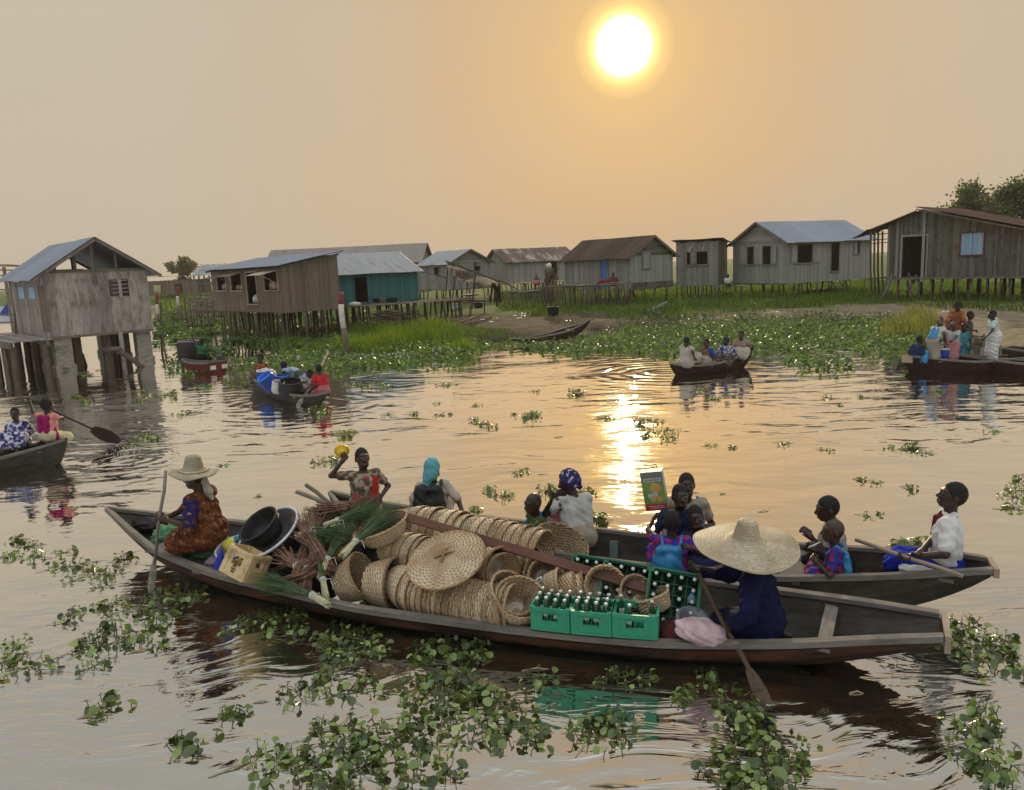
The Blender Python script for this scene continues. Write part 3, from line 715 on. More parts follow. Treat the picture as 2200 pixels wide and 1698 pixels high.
def stilt(root, p, z1, rad=.05, z0=None, mat=None, n=6, lean=.08, fork=False):
    z0 = min(gz(p.x, p.y), 0.2)-.35 if z0 is None else z0
    mb = MB(); a = V((p.x+random.uniform(-lean, lean), p.y+random.uniform(-lean, lean), z0)); c = V((p.x, p.y, z1))
    md = (a+c)/2+V((random.uniform(-.04, .04), random.uniform(-.04, .04), 0))
    mb.tube([a, md, c], [rad*1.15, rad, rad*.85], n)
    if fork: mb.tube([md*.3+c*.7, c+V((random.choice((-1, 1))*.12, 0, .12))], [rad*.6, rad*.4], 5)
    return mb.build('stilt', mat or W_POLE, root, True)
def gable_house(name, label, A, yaw, wS, wG, zf, zt, za, mS, mG, roofm, ov=.3, gov=.3, holesS=(), holesG=(), gableSide='L', pw=.16, rag=.04, nst=6, sheetw=.85, gtop=True, stz=None, strad=.055, mGtop=None, jit=.25):
    """two visible faces meet at corner A: S (long side, to the right unless flipped) and G (gable).
    returns dict(root, WS, WG). Ridge runs parallel to S."""
    root = thing(name, label, 'house', (A.x, A.y, gz(A.x, A.y)))
    if gableSide == 'L': dS = dirn(yaw); dG = dirn(yaw+90)
    else: dG = dirn(yaw); dS = dirn(yaw+90)
    A0 = V((A.x, A.y, 0))
    if gableSide == 'L':
        WS = Wall(A0, dS); WGv = Wall(A0+dG*wG, -dG)
    else:
        WS = Wall(A0+dS*wS, -dS); WGv = Wall(A0, dG)
    return dict(root=root, A=A0, dS=dS, dG=dG, WS=WS, WG=WGv, wS=wS, wG=wG, zf=zf, zt=zt, za=za, gs=gableSide, mS=mS, mG=mG, roofm=roofm, ov=ov, gov=gov, pw=pw, rag=rag, nst=nst, sheetw=sheetw, strad=strad, jit=jit)
def finish_gable(h, holesS=(), holesG=(), open_gable=False, roof=True, gboard=None, stilts=True, backwalls=True):
    root, A, dS, dG, WS, WG = h['root'], h['A'], h['dS'], h['dG'], h['WS'], h['WG']
    wS, wG, zf, zt, za = h['wS'], h['wG'], h['zf'], h['zt'], h['za']
    gt = (lambda u: zt+(za-zt)*(1-abs(u-wG/2)/(wG/2))) if not open_gable else zt
    mb = MB(); planks(mb, WS, wS, zf, zt, holesS, h['pw'], rag=h['rag']); mb.build('wall', h['mS'], root)
    mb = MB()
    if gboard and not open_gable:
        planks(mb, WG, wG, zf, zt, holesG, h['pw'], rag=h['rag']); mb.build('wall', h['mG'], root)
        mb = MB(); z = zt; k = 0
        while z < za-.05:      # horizontal clapboards in the gable
            f0 = (z-zt)/(za-zt); f1 = min(1, (z+.17-zt)/(za-zt)); a, e = wG/2*f0, wG-wG/2*f0; a1, e1 = wG/2*f1, wG-wG/2*f1
            vs = [WG.P(a, z, .03), WG.P(e, z, .03), WG.P(e1, z+.17*(1 if f1 < 1 else .5), .02), WG.P(a1, z+.17*(1 if f1 < 1 else .5), .02)]
            vs += [v-WG.n*.03 for v in vs]; o = random.random()*9
            q = [(o, 0), (o, e-a), (o+.17, e1), (o+.17, a1)]
            mb.add(vs, [(0, 1, 2, 3), (7, 6, 5, 4), (0, 4, 5, 1), (3, 2, 6, 7)], 0, [q]*4); z += .17
        mb.build('gable_panel', gboard, root)
    else:
        planks(mb, WG, wG, zf, gt, holesG, h['pw'], rag=h['rag']); mb.build('wall', h['mG'], root)
    if backwalls:
        mb = MB(); Wb = Wall(A+dG*wG, dS); planks(mb, Wb, wS, zf, zt, (), .4, rag=0); mb.build('wall', h['mS'], root)
        if not open_gable: mb = MB(); Wc = Wall(A+dS*wS, dG); planks(mb, Wc, wG, zf, gt, (), .4, rag=0); mb.build('wall', h['mS'], root)
    mb = MB(); c = A+dS*wS/2+dG*wG/2; mb.box((c.x, c.y, zf+.05), (wS-.06, wG-.06, .06), (dS, dG, V((0, 0, 1)))); 
    for k in range(5): mb.beam(A+dS*(wS*k/4)+V((0, 0, zf-.03)), A+dS*(wS*k/4)+dG*wG+V((0, 0, zf-.03)), .09, .09)
    mb.build('floor_deck', W_BEAM, root)
    if roof:
        mb = MB(); ov, gov = h['ov'], h['gov']; sl = (za-zt)/(wG/2)
        r0 = A+dG*wG/2-dS*gov+V((0, 0, za+.06)); r1 = A+dG*wG/2+dS*(wS+gov)+V((0, 0, za+.06))
        for sgn in (-1, 1):
            e0 = r0+dG*sgn*(wG/2+ov)-V((0, 0, sl*(wG/2+ov))); sheet(mb, r0, r1, e0, sheetw=h['sheetw'], rag=.05)
        ro = mb.build('roof', h['roofm'], root)
        for P_ in (r0+dS*.03, r1-dS*.03):
            for sgn in (-1, 1):
                mb = MB(); mb.beam(P_-V((0, 0, .07)), P_+dG*sgn*(wG/2+ov*.9)-V((0, 0, sl*(wG/2+ov*.9)+.07)), .04, .11)
                mb.build('barge_board', W_BEAM, ro)
    if stilts:
        n = h['nst']
        for i in range(n):
            for j in range(4):
                if random.random() < .12: continue
                p = A+dS*(wS*(i+.5*random.random())/(n-.4))*1.+dG*(wG*j/3.05+.05); 
                stilt(root, p, zf-.02, h['strad']*random.uniform(.7, 1.2), lean=h['jit'])
def shutter(root, W, u0, u1, z0, z1, mat, open_=0, o=.03, name='shutter'):
    """a board leaf, hinged at u0 and swung open by open_ degrees"""
    a = R(open_); d = W.d*math.cos(a)+W.n*math.sin(a); w2 = Wall(W.P(u0, 0, o), d)
    mb = MB(); L = abs(u1-u0)
    if u1 < u0: w2 = Wall(W.P(u0, 0, o), -W.d*math.cos(a)+W.n*math.sin(a)); w2.n = -w2.n
    planks(mb, w2, L, z0, z1, (), .14, .02, rag=0)
    mb.beam(w2.P(.02, z0+.15, .012), w2.P(L-.02, z0+.15, .012), .02, .07); mb.beam(w2.P(.02, z1-.15, .012), w2.P(L-.02, z1-.15, .012), .02, .07)
    return mb.build(name, mat, root)
def leaf_inside(root, W, rc, mat, o=-.05, name='door_leaf'):
    a, c, e, g = rc; mb = MB(); w2 = Wall(W.P(a, 0, o), W.d); planks(mb, w2, e-a, c, g, (), .2, .02, rag=0); return mb.build(name, mat, root)

# ------------------------------------------------------------------ left hut on pillars
A = atY(112, 725.6, 29.); zf = A.z; yaw = 43
h = gable_house('stilt_hut', 'silvered plank hut with open blue-grey gable roof on thick pillars in the water', A, yaw, 6.2, 3.66, zf, zf+2.42, zf+3.62, W_HUT, W_HUT, T_BLUE, .5, .35, gableSide='R', pw=.36, rag=.05)
W = h['WG']; louv = W.rect(953/3.97, 480+478/3.97, 1090/3.97, 480+622/3.97)
finish_gable(h, holesG=[louv], open_gable=True, stilts=False)
root = h['root']; mb = MB(); a, c, e, g = louv
for k in range(4): z = c+(g-c)*(k+.9)/4.3; mb.beam(W.P(a, z, 0), W.P(e, z+.02, 0), .03, .07, W.n)
mb.beam(W.P((a+e)/2, c-.05, .03), W.P((a+e)/2, g, .03), .12, .03, W.n); mb.build('louvre', W_HUT, root)
mb = MB(); dS, dG = h['dS'], h['dG']; ztop = zf+2.42
for s in (0, h['wS']):
    b0 = V((A.x, A.y, 0))+dS*s
    if s: mb.beam(b0+dG*1.83+V((0, 0, ztop)), b0+dG*1.83+V((0, 0, ztop+1.16)), .09, .09)
    mb.beam(b0+V((0, 0, ztop+.02)), b0+dG*3.66+V((0, 0, ztop+.02)), .1, .1)
    for f in (.3, .7): mb.beam(b0+dG*3.66*f+V((0, 0, ztop)), b0+dG*3.66*f+V((0, 0, ztop+.66)), .09, .07)
mb.beam(V((A.x, A.y, 0))+dG*1.72+V((0, 0, zf+1.9))+W.n*.05, V((A.x, A.y, 0))+dG*1.72+V((0, 0, ztop+1.15))+W.n*.05, .12, .08)
for f in (.5, .95, 1.4): mb.beam(V((A.x, A.y, 0))+dS*.2+dG*f+V((0, 0, ztop+.07)), V((A.x, A.y, 0))+dS*5+dG*(f*1.1)+V((0, 0, ztop+.15)), .06, .05)
mb.build('roof_frame', W_BEAM, root)
W2 = h['WS']
for x0, x1 in ((42.5, 53.5), (64.5, 76.5)):
    rc = W2.rect(x0, 480+545/3.97, x1, 480+645/3.97); mb = MB(); mb.beam(W2.P((rc[0]+rc[2])/2, rc[1], .02), W2.P((rc[0]+rc[2])/2, rc[3], .02), rc[2]-rc[0], .03, W2.n); mb.build('shutter', W_BLUE, root)
rc = W2.rect(87, 480+530/3.97, 104, 480+925/3.97); leaf_inside(root, W2, rc, W_SHOP, .03, 'door')
A0 = V((A.x, A.y, 0)); n_p = [(0.1, .25, .62), (1.7, .2, .6), (3.3, .2, .55), (4.9, .2, .5)]
def pillar(p, w, zt_, mat, foot=True):
    mb = MB(); mb.box((p.x, p.y, (zt_-.9)/2), (w, w*.8, zt_+.9), (dG, dS, V((0, 0, 1))))
    if foot: mb.box((p.x, p.y, -.2), (w*1.18, w*.95, .8), (dG, dS, V((0, 0, 1))))
    return mb.build('pillar', mat, root)
for s, gg, w in ((.3, .35, .6), (1.9, .3, .55), (3.4, .3, .55), (5., .3, .5), (.35, 3.3, .55), (3., 3.3, .5), (5.6, 3.3, .5)): pillar(A0+dS*s+dG*gg, w, zf-.03, CONC)
for s, gg, w in ((.8, 1.0, .26), (2.2, 1.3, .3), (.4, 1.95, .28), (1.0, 2.25, .3), (.7, 2.65, .42), (3.6, 1.6, .3), (5.2, 1.9, .3)): pillar(A0+dS*s+dG*gg, w, zf-.03, W_POLE, False)
mb = MB(); mb.tube([atY(228, 745, 30.2), atY(270, 762, 29.6), atY(310, 792, 29.3)], [.11, .1, .08], 7); mb.build('fallen_log', W_POLE, root, True)
mb = MB(); mb.tube([atY(222, 752, 30.1), atY(257, 749, 29.7)], [.1, .08], 7); mb.build('fallen_log', W_BEAM, root, True)
mb = MB(); mb.tube([atY(168, 748, 30.6), atY(178, 764, 30.5), atY(187, 795, 30.5)], [.05, .06, .07], 6); mb.build('crooked_stilt', W_POLE, root, True)
mb = MB(); mb.beam(atY(257, 703, 29.75), atY(268, 790, 29.9), .14, .05, (0, 1, 0)); mb.build('loose_board', W_HUT, root)
# deck and rail of the hut, running off to the left
dk = thing('plank_deck', 'grey plank deck on beams in front of the door of the left hut', 'deck', (A0.x-2, A0.y+1, 0))
Wd = h['WS']; mb = MB(); z = zf-.06
for k in range(7): o = .1+k*.2; mb.beam(A0+dS*(-.1+.2*(k % 2))+Wd.n*o+V((0, 0, z)), A0+dS*7.5+Wd.n*o+V((0, 0, z)), .18, .04)
mb.build('deck_board', W_HUT, dk)
mb = MB()
for o in (.15, 1.4): mb.beam(A0+Wd.n*o+V((0, 0, z-.13)), A0+dS*7.6+Wd.n*o+V((0, 0, z-.13)), .12, .2)
mb.build('joist', W_BEAM, dk)
for s in (.1, 1.6, 3.2, 4.8, 6.4):
    for o in (.25, 1.3):
        mb = MB(); p = A0+dS*s+Wd.n*o; mb.box((p.x, p.y, (z-.9)/2-.1), (.17, .15, z+.75)); mb.build('post', W_POLE, dk)
rl = thing('plank_rail', 'heavy plank rail with three boards at the left edge beside the hut', 'fence', atY(20, 720, 33.5))
mb = MB(); 
for yy in (676, 692): mb.beam(atY(-40, yy+3, 33.6), atY(36, yy, 33.2), .05, .2, (0, 1, 0))
mb.build('rail_board', W_SHOP, rl); mb = MB(); mb.beam(atY(33, 640, 33.3), atY(38, 722, 33.3), .14, .14, (0, 1, 0)); mb.build('post', W_SHOP, rl)
# dark open shed behind it at the edge
sh = thing('open_shed', 'dark open shed with a flat ragged rusty roof at the left edge', 'shed', atY(20, 650, 40))
mb = MB(); a = atY(-60, 570, 40); c = atY(58, 574, 42); e = a+V((-1.2, 5, .1)); sheet(mb, a, c, e, rag=.2, amp=.01); mb.build('roof', T_RUST, sh)
mb = MB()
for yy in (580, 592, 604, 622): mb.beam(atY(-60, yy, 40.1+yy*.001), atY(56, yy+1, 41.9), .06, .15, (0, 1, 0))
mb.build('cross_beam', W_BEAM, sh)
for px in (8, 48): 
    mb = MB(); p = atY(px, 574, 41); mb.beam((p.x, p.y, -.6), p, .12, .12); mb.build('post', W_BEAM, sh)
mb = MB(); wl = Wall(atY(-40, 700, 48), dirn(5)); planks(mb, wl, 3.2, 1., 2.1, (), .3); so_ = mb.build('low_wall', MAT('whitewash', (.62, .64, .66), (.5, .52, .55), 4), origin=None)
tag(so_, 'low whitewashed wall end seen beneath the dark shed at the left edge', 'wall')
mb = MB(); p0 = [atY(-2, 676, 46.), atY(16, 650, 46.2), atY(17, 680, 46.2)]; mb.add([*p0, *[p+V((.02, .05, 0)) for p in p0]], [(0, 1, 2), (5, 4, 3), (0, 3, 4, 1), (1, 4, 5, 2), (2, 5, 3, 0)]); tag(mb.build('tarpaulin', MAT('blue_tarp', (.03, .07, .35), (.05, .1, .45), 6, .5)), 'blue tarpaulin corner hanging under the dark shed at the left edge', 'tarpaulin')

# ------------------------------------------------------------------ brown shop with open windows
A = atY(615, 672, 37.); zf = A.z; yaw = 43
root = thing('stilt_shop', 'brown plank shop with goods in its windows on a forest of thin poles', 'shop', (A.x, A.y, 0))
A0 = V((A.x, A.y, 0)); dr = dirn(43); dl = dirn(133); LR, LL = 3.0, 8.4
WR = Wall(A0, dr); WL = Wall(A0+dl*LL, -dl)
zA = zf+2.15; zr = zf+2.68
win = [WL.rect(350+x0/3.64, 480+y0/3.64, 350+x1/3.64, 480+y1/3.64) for x0, y0, x1, y1 in ((428, 408, 496, 525), (538, 392, 618, 525), (662, 385, 738, 630), (795, 375, 900, 522))]
mb = MB(); planks(mb, WR, LR, zf, lambda u: zA+(zr-zA)*u/LR, (), .085, rag=.02); mb.build('wall', W_SHOP, root)
mb = MB(); planks(mb, WL, LL, zf, zA, win, .085, rag=.02); mb.build('wall', W_SHOP, root)
mb = MB(); planks(mb, Wall(A0+dl*LL, dr), LR, zf, lambda u: zA+(zr-zA)*u/LR, (), .4, rag=0); planks(mb, Wall(A0+dr*LR, dl), LL, zf, zr, (), .4, rag=0); mb.build('wall', W_SHOP, root)
PALEW = PLANK('fresh_frame', (.36, .29, .21), (.48, .40, .30), (.25, .2, .15), .15)
for k, rc in enumerate(win): opening(root, WL, rc, PALEW, .04, .06, 'door_frame' if k == 2 else 'window_frame', sill=True)
a, c, e, g = win[3]; mb = MB(); mb.beam(WL.P(a-.9, g-.42, 1.0), WL.P(e-1.2, g-.42, 1.0), .03, .05)
q0, q1, q2, q3 = WL.P(a-.05, g+.03, .06), WL.P(e+.02, g+.03, .06), WL.P(e-.1, g-.15, .85), WL.P(a-.17, g-.15, .85)
mb = MB(); mb.add([q0, q1, q2, q3, *[p-V((0, 0, .03)) for p in (q0, q1, q2, q3)]], [(0, 1, 2, 3), (7, 6, 5, 4), (0, 4, 5, 1), (1, 5, 6, 2), (2, 6, 7, 3), (3, 7, 4, 0)]); mb.tube([WL.P(e-.1, g-.6, .03), q2], .015, 5); mb.build('awning_shutter', MAT('pale_board', (.42, .36, .28), (.5, .44, .36), 5), root)
for k in (0, 1):
    a, c, e, g = win[k]; mb = MB(); q = [WL.P(a-.05, g+.03, .06), WL.P(e+.1, g+.03, .06), WL.P(e+.1, g-.12, .7), WL.P(a-.05, g-.12, .7)]
    mb.add([*q, *[p-V((0, 0, .03)) for p in q]], [(0, 1, 2, 3), (7, 6, 5, 4), (0, 4, 5, 1), (1, 5, 6, 2), (2, 6, 7, 3), (3, 7, 4, 0)]); mb.tube([WL.P(a, g-.55, .03), q[3]], .015, 5); mb.build('awning_shutter', W_SHOP, root)
mb = MB(); o = .35
n0 = A0-dr*.35-dl*.35+V((0, 0, zA-.02)); sheet(mb, n0+V((0, 0, .09)), n0+dl*(LL+1.1)+V((0, 0, .09)), n0+dr*(LR+.5)+V((0, 0, .09+(zr-zA)*1.16)), rag=.04)
ro = mb.build('roof', T_BLUE, root); mb = MB()
for k in range(5): s = LL*k/4; mb.beam(A0+dl*s-dr*.3+V((0, 0, zA-.03)), A0+dl*s+dr*(LR+.1)+V((0, 0, zr+.01)), .05, .09)
mb.build('rafter', W_BEAM, ro)
mb = MB(); c = A0+dr*LR/2+dl*LL/2; mb.box((c.x, c.y, zf), (LR-.05, LL-.05, .08), (dr, dl, V((0, 0, 1)))); mb.build('floor_deck', W_BEAM, root)
for i in range(17):
    for j in range(4):
        if random.random() < .18 and j: continue
        p = A0+dl*(LL*(i+random.uniform(-.3, .3))/16)+dr*(LR*j/3+random.uniform(-.1, .1)); stilt(root, p, zf-.02, random.uniform(.03, .075), lean=.22)
# goods in the shop windows
GOOD = [MAT('good_%s' % n, c_, None, rough=.5) for n, c_ in (('white', (.7, .7, .68)), ('ochre', (.55, .38, .18)), ('red', (.45, .08, .06)), ('pale', (.6, .52, .42)))]
for k, rc in enumerate(win):
    a, c, e, g = rc
    for i in range(3 if k < 3 else 5):
        u = a+(e-a)*(i+.5)/(3 if k < 3 else 5); rr = (e-a)/(7 if k < 3 else 10); z = c+.04
        mb = MB(); M_ = Matrix.Translation(WL.P(u, z, -.3)); hh = random.uniform(.2, .42)
        mb.lathe([(0, 0), (rr, 0), (rr, hh*.7), (rr*.4, hh*.85), (rr*.4, hh), (0, hh)], 10, M_); tag(mb.build('jar', random.choice(GOOD), smooth=True), 'shop jar standing in a window of the brown shop', 'jar', 'jars in the shop windows')
# ------------------------------------------------------------------ teal house and its pole deck
A = atY(734.6, 655.8, 42.); zf = A.z; yaw = 40
A_ = V((A.x, A.y, 0))-dirn(40)*1.2
h = gable_house('teal_house', 'teal painted plank house with grey sheet roof and a dark doorway', A_, yaw, 6.2, 4.2, zf, zf+1.72, zf+2.75, W_TEAL, W_TEAL, T_GREY, .35, .25, gableSide='L', pw=.15, rag=.02, nst=8)
W = h['WS']; rc = W.rect(350+1497/3.64, 480+420/3.64, 350+1598/3.64, 480+628/3.64); rc = (rc[0], zf+.02, rc[2], rc[3])
finish_gable(h, holesS=[rc]); opening(h['root'], W, rc, W_TEAL, name='door_frame', sill=False)
dk = thing('pole_deck', 'long pole deck with crooked props in front of the teal house', 'deck', (A.x, A.y, 0))
mb = MB(); D0 = A_+dirn(40)*.9; dn = W.n
for k in range(17): mb.beam(D0+dn*(.05+k*.13)+V((0, 0, zf-.05+random.uniform(-.02, .02))), D0+dirn(40)*(7.6+random.uniform(-.5, .7))+dn*(.05+k*.13)+V((0, 0, zf-.08+random.uniform(-.03, .03))), .12, .04)
mb.build('deck_board', W_BEAM, dk)
for i in range(13):
    for j in (.1, 1.1, 2.1):
        p = D0+dirn(40)*(i*.62+random.uniform(-.15, .15))+dn*j; stilt(dk, p, zf-.1, random.uniform(.035, .07), lean=.25).name = 'prop'
mb = MB()
for k in range(26):
    x0, y0 = random.uniform(800, 850), random.uniform(668, 702); mb.tube([atY(x0, y0, 40+random.uniform(-.6, .8)), atY(x0+random.uniform(25, 55), y0+random.uniform(-6, 6), 41.+random.uniform(-.6, .8))], random.uniform(.02, .045), 5)
tag(mb.build('branch_pile', W_POLE), 'stack of crooked branches under the pole deck of the teal house', 'firewood')
mb = MB(); p = atY(763, 664, 40.2); 
mb.lathe([(0, .0), (.3, .02), (.36, .1), (.25, .2), (0, .24)], 12, Matrix.Translation((p.x, p.y, zf-.02))); tag(mb.build('sack', MAT('white_sack', (.6, .57, .5), (.45, .42, .36), 6), smooth=True), 'white sack lying on the deck end beside the red and white pole', 'sack')
for px, py, r_, mt in ((803, 648, .42, 'dark'), (824, 645, .3, 'pale'), (842, 644, .35, 'dark')):
    p = atY(px, py, 43.6); mb = MB(); mb.lathe([(0, 0), (r_*.7, 0), (r_, .25), (r_*1.06, .26), (r_*.9, .22), (r_*.6, .04), (0, .03)], 14, Matrix.Translation((p.x, p.y, zf-.02)))
    tag(mb.build('basin', MAT('basin_dark', (.05, .055, .06), None, rough=.4) if mt == 'dark' else MAT('basin_pale', (.45, .47, .48), None, rough=.4), smooth=True), {803: 'wide dark basin nearest the dark doorway of the teal house', 824: 'pale metal basin between two dark ones before the teal house', 842: 'dark basin furthest right before the teal wall'}[px], 'basin')
# ------------------------------------------------------------------ long pale roof behind, grey gabled house, mottled, dark brown, small, blue-roofed houses
def house_by_pixels(name, label, ax, ayb, ayt, Y, yaw, xs_, xg, gs, apex, mS, mG, rf, **kw):
    A = atY(ax, ayb, Y); zt = atY(ax, ayt, Y).z
    A0 = V((A.x, A.y, 0)); Am = V((A.x, A.y, A.z))
    if gs == 'L': wS = len_to(Am, dirn(yaw), xs_); wG = len_to(Am, dirn(yaw+90), xg); ap = Am+dirn(yaw+90)*wG/2
    else: wG = len_to(Am, dirn(yaw), xg); wS = len_to(Am, dirn(yaw+90), xs_); ap = Am+dirn(yaw)*wG/2
    za = atY(apex[0], apex[1], ap.y).z-.05
    return gable_house(name, label, A0, yaw, wS, wG, A.z, zt, za, mS, mG, rf, gableSide=gs, **kw)
h = house_by_pixels('long_house', 'long low house with a pale roof far behind the teal house', 919, 625, 560, 76, 8, 575, 960, 'R', (907, 527), W_GREY, W_GREY, T_HAZE, nst=3, pw=.3)
h['dS'] = dirn(172); h['wS'] = 15.5; h['wG'] = 4.6; h['dG'] = dirn(82); h['A'] = atY(906, 625, 74.); h['A'].z = 0; h['WS'] = Wall(h['A']+h['dS']*15.5, -h['dS']); h['WG'] = Wall(h['A'], h['dG']); h['zt'] = h['zf']+2.9; h['za'] = h['zf']+4.55; finish_gable(h)
h = house_by_pixels('plank_house', 'pale grey plank house with a grey roof behind the ragged awning', 966.8, 622.5, 566, 62, 35, 903.6, 1056, 'R', (999.7, 536), W_GREY, W_GREY, T_GREY, nst=5)
W = h['WS']; WG = h['WG']; w1 = W.rect(850+305/3.64, 470+382/3.64, 850+338/3.64, 470+440/3.64); w2 = WG.rect(850+612/3.64, 470+340/3.64, 850+632/3.64, 470+365/3.64); w3 = WG.rect(850+612/3.64, 470+370/3.64, 850+660/3.64, 470+408/3.64)
finish_gable(h, holesS=[w1], holesG=[w2, w3], gboard=W_GREY)
for Wx, rc in ((W, w1), (WG, w2), (WG, w3)): opening(h['root'], Wx, rc, W_GREY, w=.05)
h = house_by_pixels('plank_house', 'grey plank house with a mottled brown and white sheet roof', 1089, 610, 563, 70, 20, 1240, 1046, 'L', (1061, 536), W_PALE, W_GREY, T_MOTT, nst=6, ov=.35)
W = h['WS']; rc = W.rect(850+1218/3.64, 470+340/3.64, 850+1262/3.64, 470+470/3.64); finish_gable(h, holesS=[rc]); opening(h['root'], W, rc, W_GREY, name='door_frame')
h = house_by_pixels('plank_house', 'grey plank house with a dark rusty brown roof and a blue door', 1355.5, 619.7, 549.7, 52, 37, 1215, 1446, 'R', (1407, 506), W_GREY, W_PALE, T_DARK, nst=6, ov=.4)
W = h['WS']; WG = h['WG']; dz = h['zf']
dr_ = W.rect(1291, 558, 1306, 600); dr_ = (dr_[0], dz+.05, dr_[2], dr_[3]); w1 = WG.rect(850+1932/3.64, 470+268/3.64, 850+1986/3.64, 470+385/3.64)
finish_gable(h, holesS=[dr_], gboard=W_DARK); root = h['root']; leaf_inside(root, W, dr_, W_DOOR, -.01, 'door'); opening(root, W, dr_, W_GREY, name='door_frame', sill=False, w=.05)
opening(root, WG, w1, W_GREY, w=.08); leaf_inside(root, WG, w1, W_PALE, .035, 'shutter')
dr2 = W.rect(850+1402/3.64, 470+322/3.64, 850+1434/3.64, 470+505/3.64); leaf_inside(root, W, dr2, W_PALE, .035, 'door')
mb = MB(); planks(mb, Wall(WG.P(0, 0, .03), WG.d), h['wG'], dz-.1, dz+.35, (), .5, rag=.02); mb.build('skirt_board', W_DARK, root)
# small flat-roofed house
A = atY(1544, 612, 54.); zf = A.z; zt = atY(1544, 515, 54.).z; A0 = V((A.x, A.y, 0)); dl = dirn(180-25+0); dl = dirn(155); dr = dirn(65)
root = thing('plank_house', 'small grey plank house with a flat ragged roof and a broken window', 'house', (A.x, A.y, gz(A.x, A.y)))
LL = len_to(A, dl, 1453.6); LR = 3.6; WL = Wall(A0+dl*LL, -dl); WR = Wall(A0, dr)
rc = WL.rect(1400+318/4.2, 440+425/4.2, 1400+505/4.2, 440+540/4.2)
mb = MB(); planks(mb, WL, LL, zf, lambda u: zt-.1*abs(math.sin(u*3)), [rc], .13, rag=.04); mb.build('wall', W_GREY, root)
mb = MB(); planks(mb, WR, LR, zf, zt, (), .13, rag=.04); mb.build('wall', W_DARK, root)
mb = MB(); planks(mb, Wall(A0+dl*LL, dr), LR, zf, zt, (), .4); mb.build('wall', W_DARK, root)
mb = MB(); planks(mb, Wall(A0+dr*LR, dl), LL, zf, zt, (), .4); mb.build('wall', W_DARK, root)
mb = MB(); n0 = A0+dl*(LL+.35)-dr*.3+V((0, 0, zt+.1)); sheet(mb, n0, n0-dl*(LL+.7), n0+dr*(LR+.5)+V((0, 0, -.25)), rag=.15, sag=.05); mb.build('roof', T_DARK, root)
mb = MB(); c = A0+dl*LL/2+dr*LR/2; mb.box((c.x, c.y, zf+.05), (LL-.05, LR-.05, .06), (dl, dr, V((0, 0, 1)))); mb.build('floor_deck', W_BEAM, root)
opening(root, WL, rc, W_GREY, w=.09); a, c_, e, g = rc; shutter(root, WL, a+(e-a)*.16, a+(e-a)*.52, c_+.03, g-.03, W_GREY, 20)
mb = MB(); mb.beam(WL.P(a+.1, g, .05), WL.P(a+.45, zt-.2, .05), .16, .03, WL.n); mb.beam(WL.P(e-.35, g+.05, .04), WL.P(e-.2, zt-.15, .04), .15, .03, WL.n); mb.build('loose_board', W_PALE, root)
for i in range(6):
    for j in range(3): stilt(root, A0+dl*(LL*i/5)+dr*(LR*j/2), zf-.02, random.uniform(.04, .06), lean=.15)
h = house_by_pixels('plank_house', 'pale grey plank house with a blue-grey sheet roof and open shutters', 1691.7, 609.5, 518.6, 51., 24, 1870, 1575, 'L', (1621, 478), W_PALE, W_PALE, T_BLUE, nst=7, ov=.35, gov=.4, pw=.13)
W = h['WS']; WG = h['WG']; r_ = lambda Wx, x0, y0, x1, y1: Wx.rect(1400+x0/4.2, 440+y0/4.2, 1400+x1/4.2, 440+y1/4.2)
g1 = r_(WG, 862, 382, 1005, 540); g1 = r_(WG, 862, 382, 925, 540); g2 = r_(WG, 1005, 375, 1078, 540); s1 = r_(W, 1312, 362, 1448, 525); s2 = r_(W, 1618, 342, 1688, 598); s3 = r_(W, 1828, 332, 1876, 440)
finish_gable(h, holesS=[s1, s2, s3], holesG=[g1, g2], gboard=W_PALE); root = h['root']
for Wx, rc, nm in ((WG, g1, 'window'), (WG, g2, 'window'), (W, s1, 'window'), (W, s2, 'door_frame'), (W, s3, 'window')): opening(root, Wx, rc, W_GREY, w=.06, name=nm)
for Wx, rc, sd_ in ((WG, g1, 'both'), (WG, g2, 'both'), (W, s1, 'both')):
    a, c_, e, g = rc; sw = .5
    shutter(root, Wx, a-.07, a-.07-sw, c_, g, W_SHUT, 6, .05); shutter(root, Wx, e+.07, e+.07+sw, c_, g, W_SHUT, 6, .05)
a, c_, e, g = s3; leaf_inside(root, W, (a, c_, a+(e-a)*.6, g), W_PALE, .02, 'shutter')
mb = MB(); st = h['WS'].P(0, 0, 0); 
for k in range(5): p = W.P(s2[0]-.1+.05*k, h['zf']-.15-.22*k, .25+.1*k); mb.beam(p, p+W.d*.75, .12, .03)
mb.beam(W.P(s2[0]-.1, h['zf'], .2), W.P(s2[0]+.15, .3, .75), .05, .08); mb.beam(W.P(s2[0]+.6, h['zf'], .2), W.P(s2[0]+.85, .3, .75), .05, .08); mb.build('ladder', W_POLE, root)
# roof slats broken away on the blue roof
# big rust-roofed house at the right edge
A = atY(1904, 599, 43.); zf = A.z; A0 = V((A.x, A.y, 0)); d = dirn(-49); dn = dirn(41); L = 11.
W = Wall(A0, d); root = thing('plank_house', 'big dark plank house with a rust-red roof and a blue shuttered window', 'house', (A.x, A.y, gz(A.x, A.y)))
ap = W.pix(1982, 449); lt = W.pix(1904, 486); rt = W.pix(2200, 490)
sR = (rt[1]-ap[1])/(rt[0]-ap[0])
top = lambda u: lt[1]+(ap[1]-lt[1])*(u-lt[0])/(ap[0]-lt[0]) if u < ap[0] else ap[1]+sR*(u-ap[0])
q_ = lambda x0, y0, x1, y1: W.rect(1800+x0/3.5125, 340+y0/3.5125, 1800+x1/3.5125, 340+y1/3.5125)
door = q_(487, 592, 667, 885); door = (door[0], zf+.03, door[2], door[3]); win_ = q_(930, 565, 1100, 728)
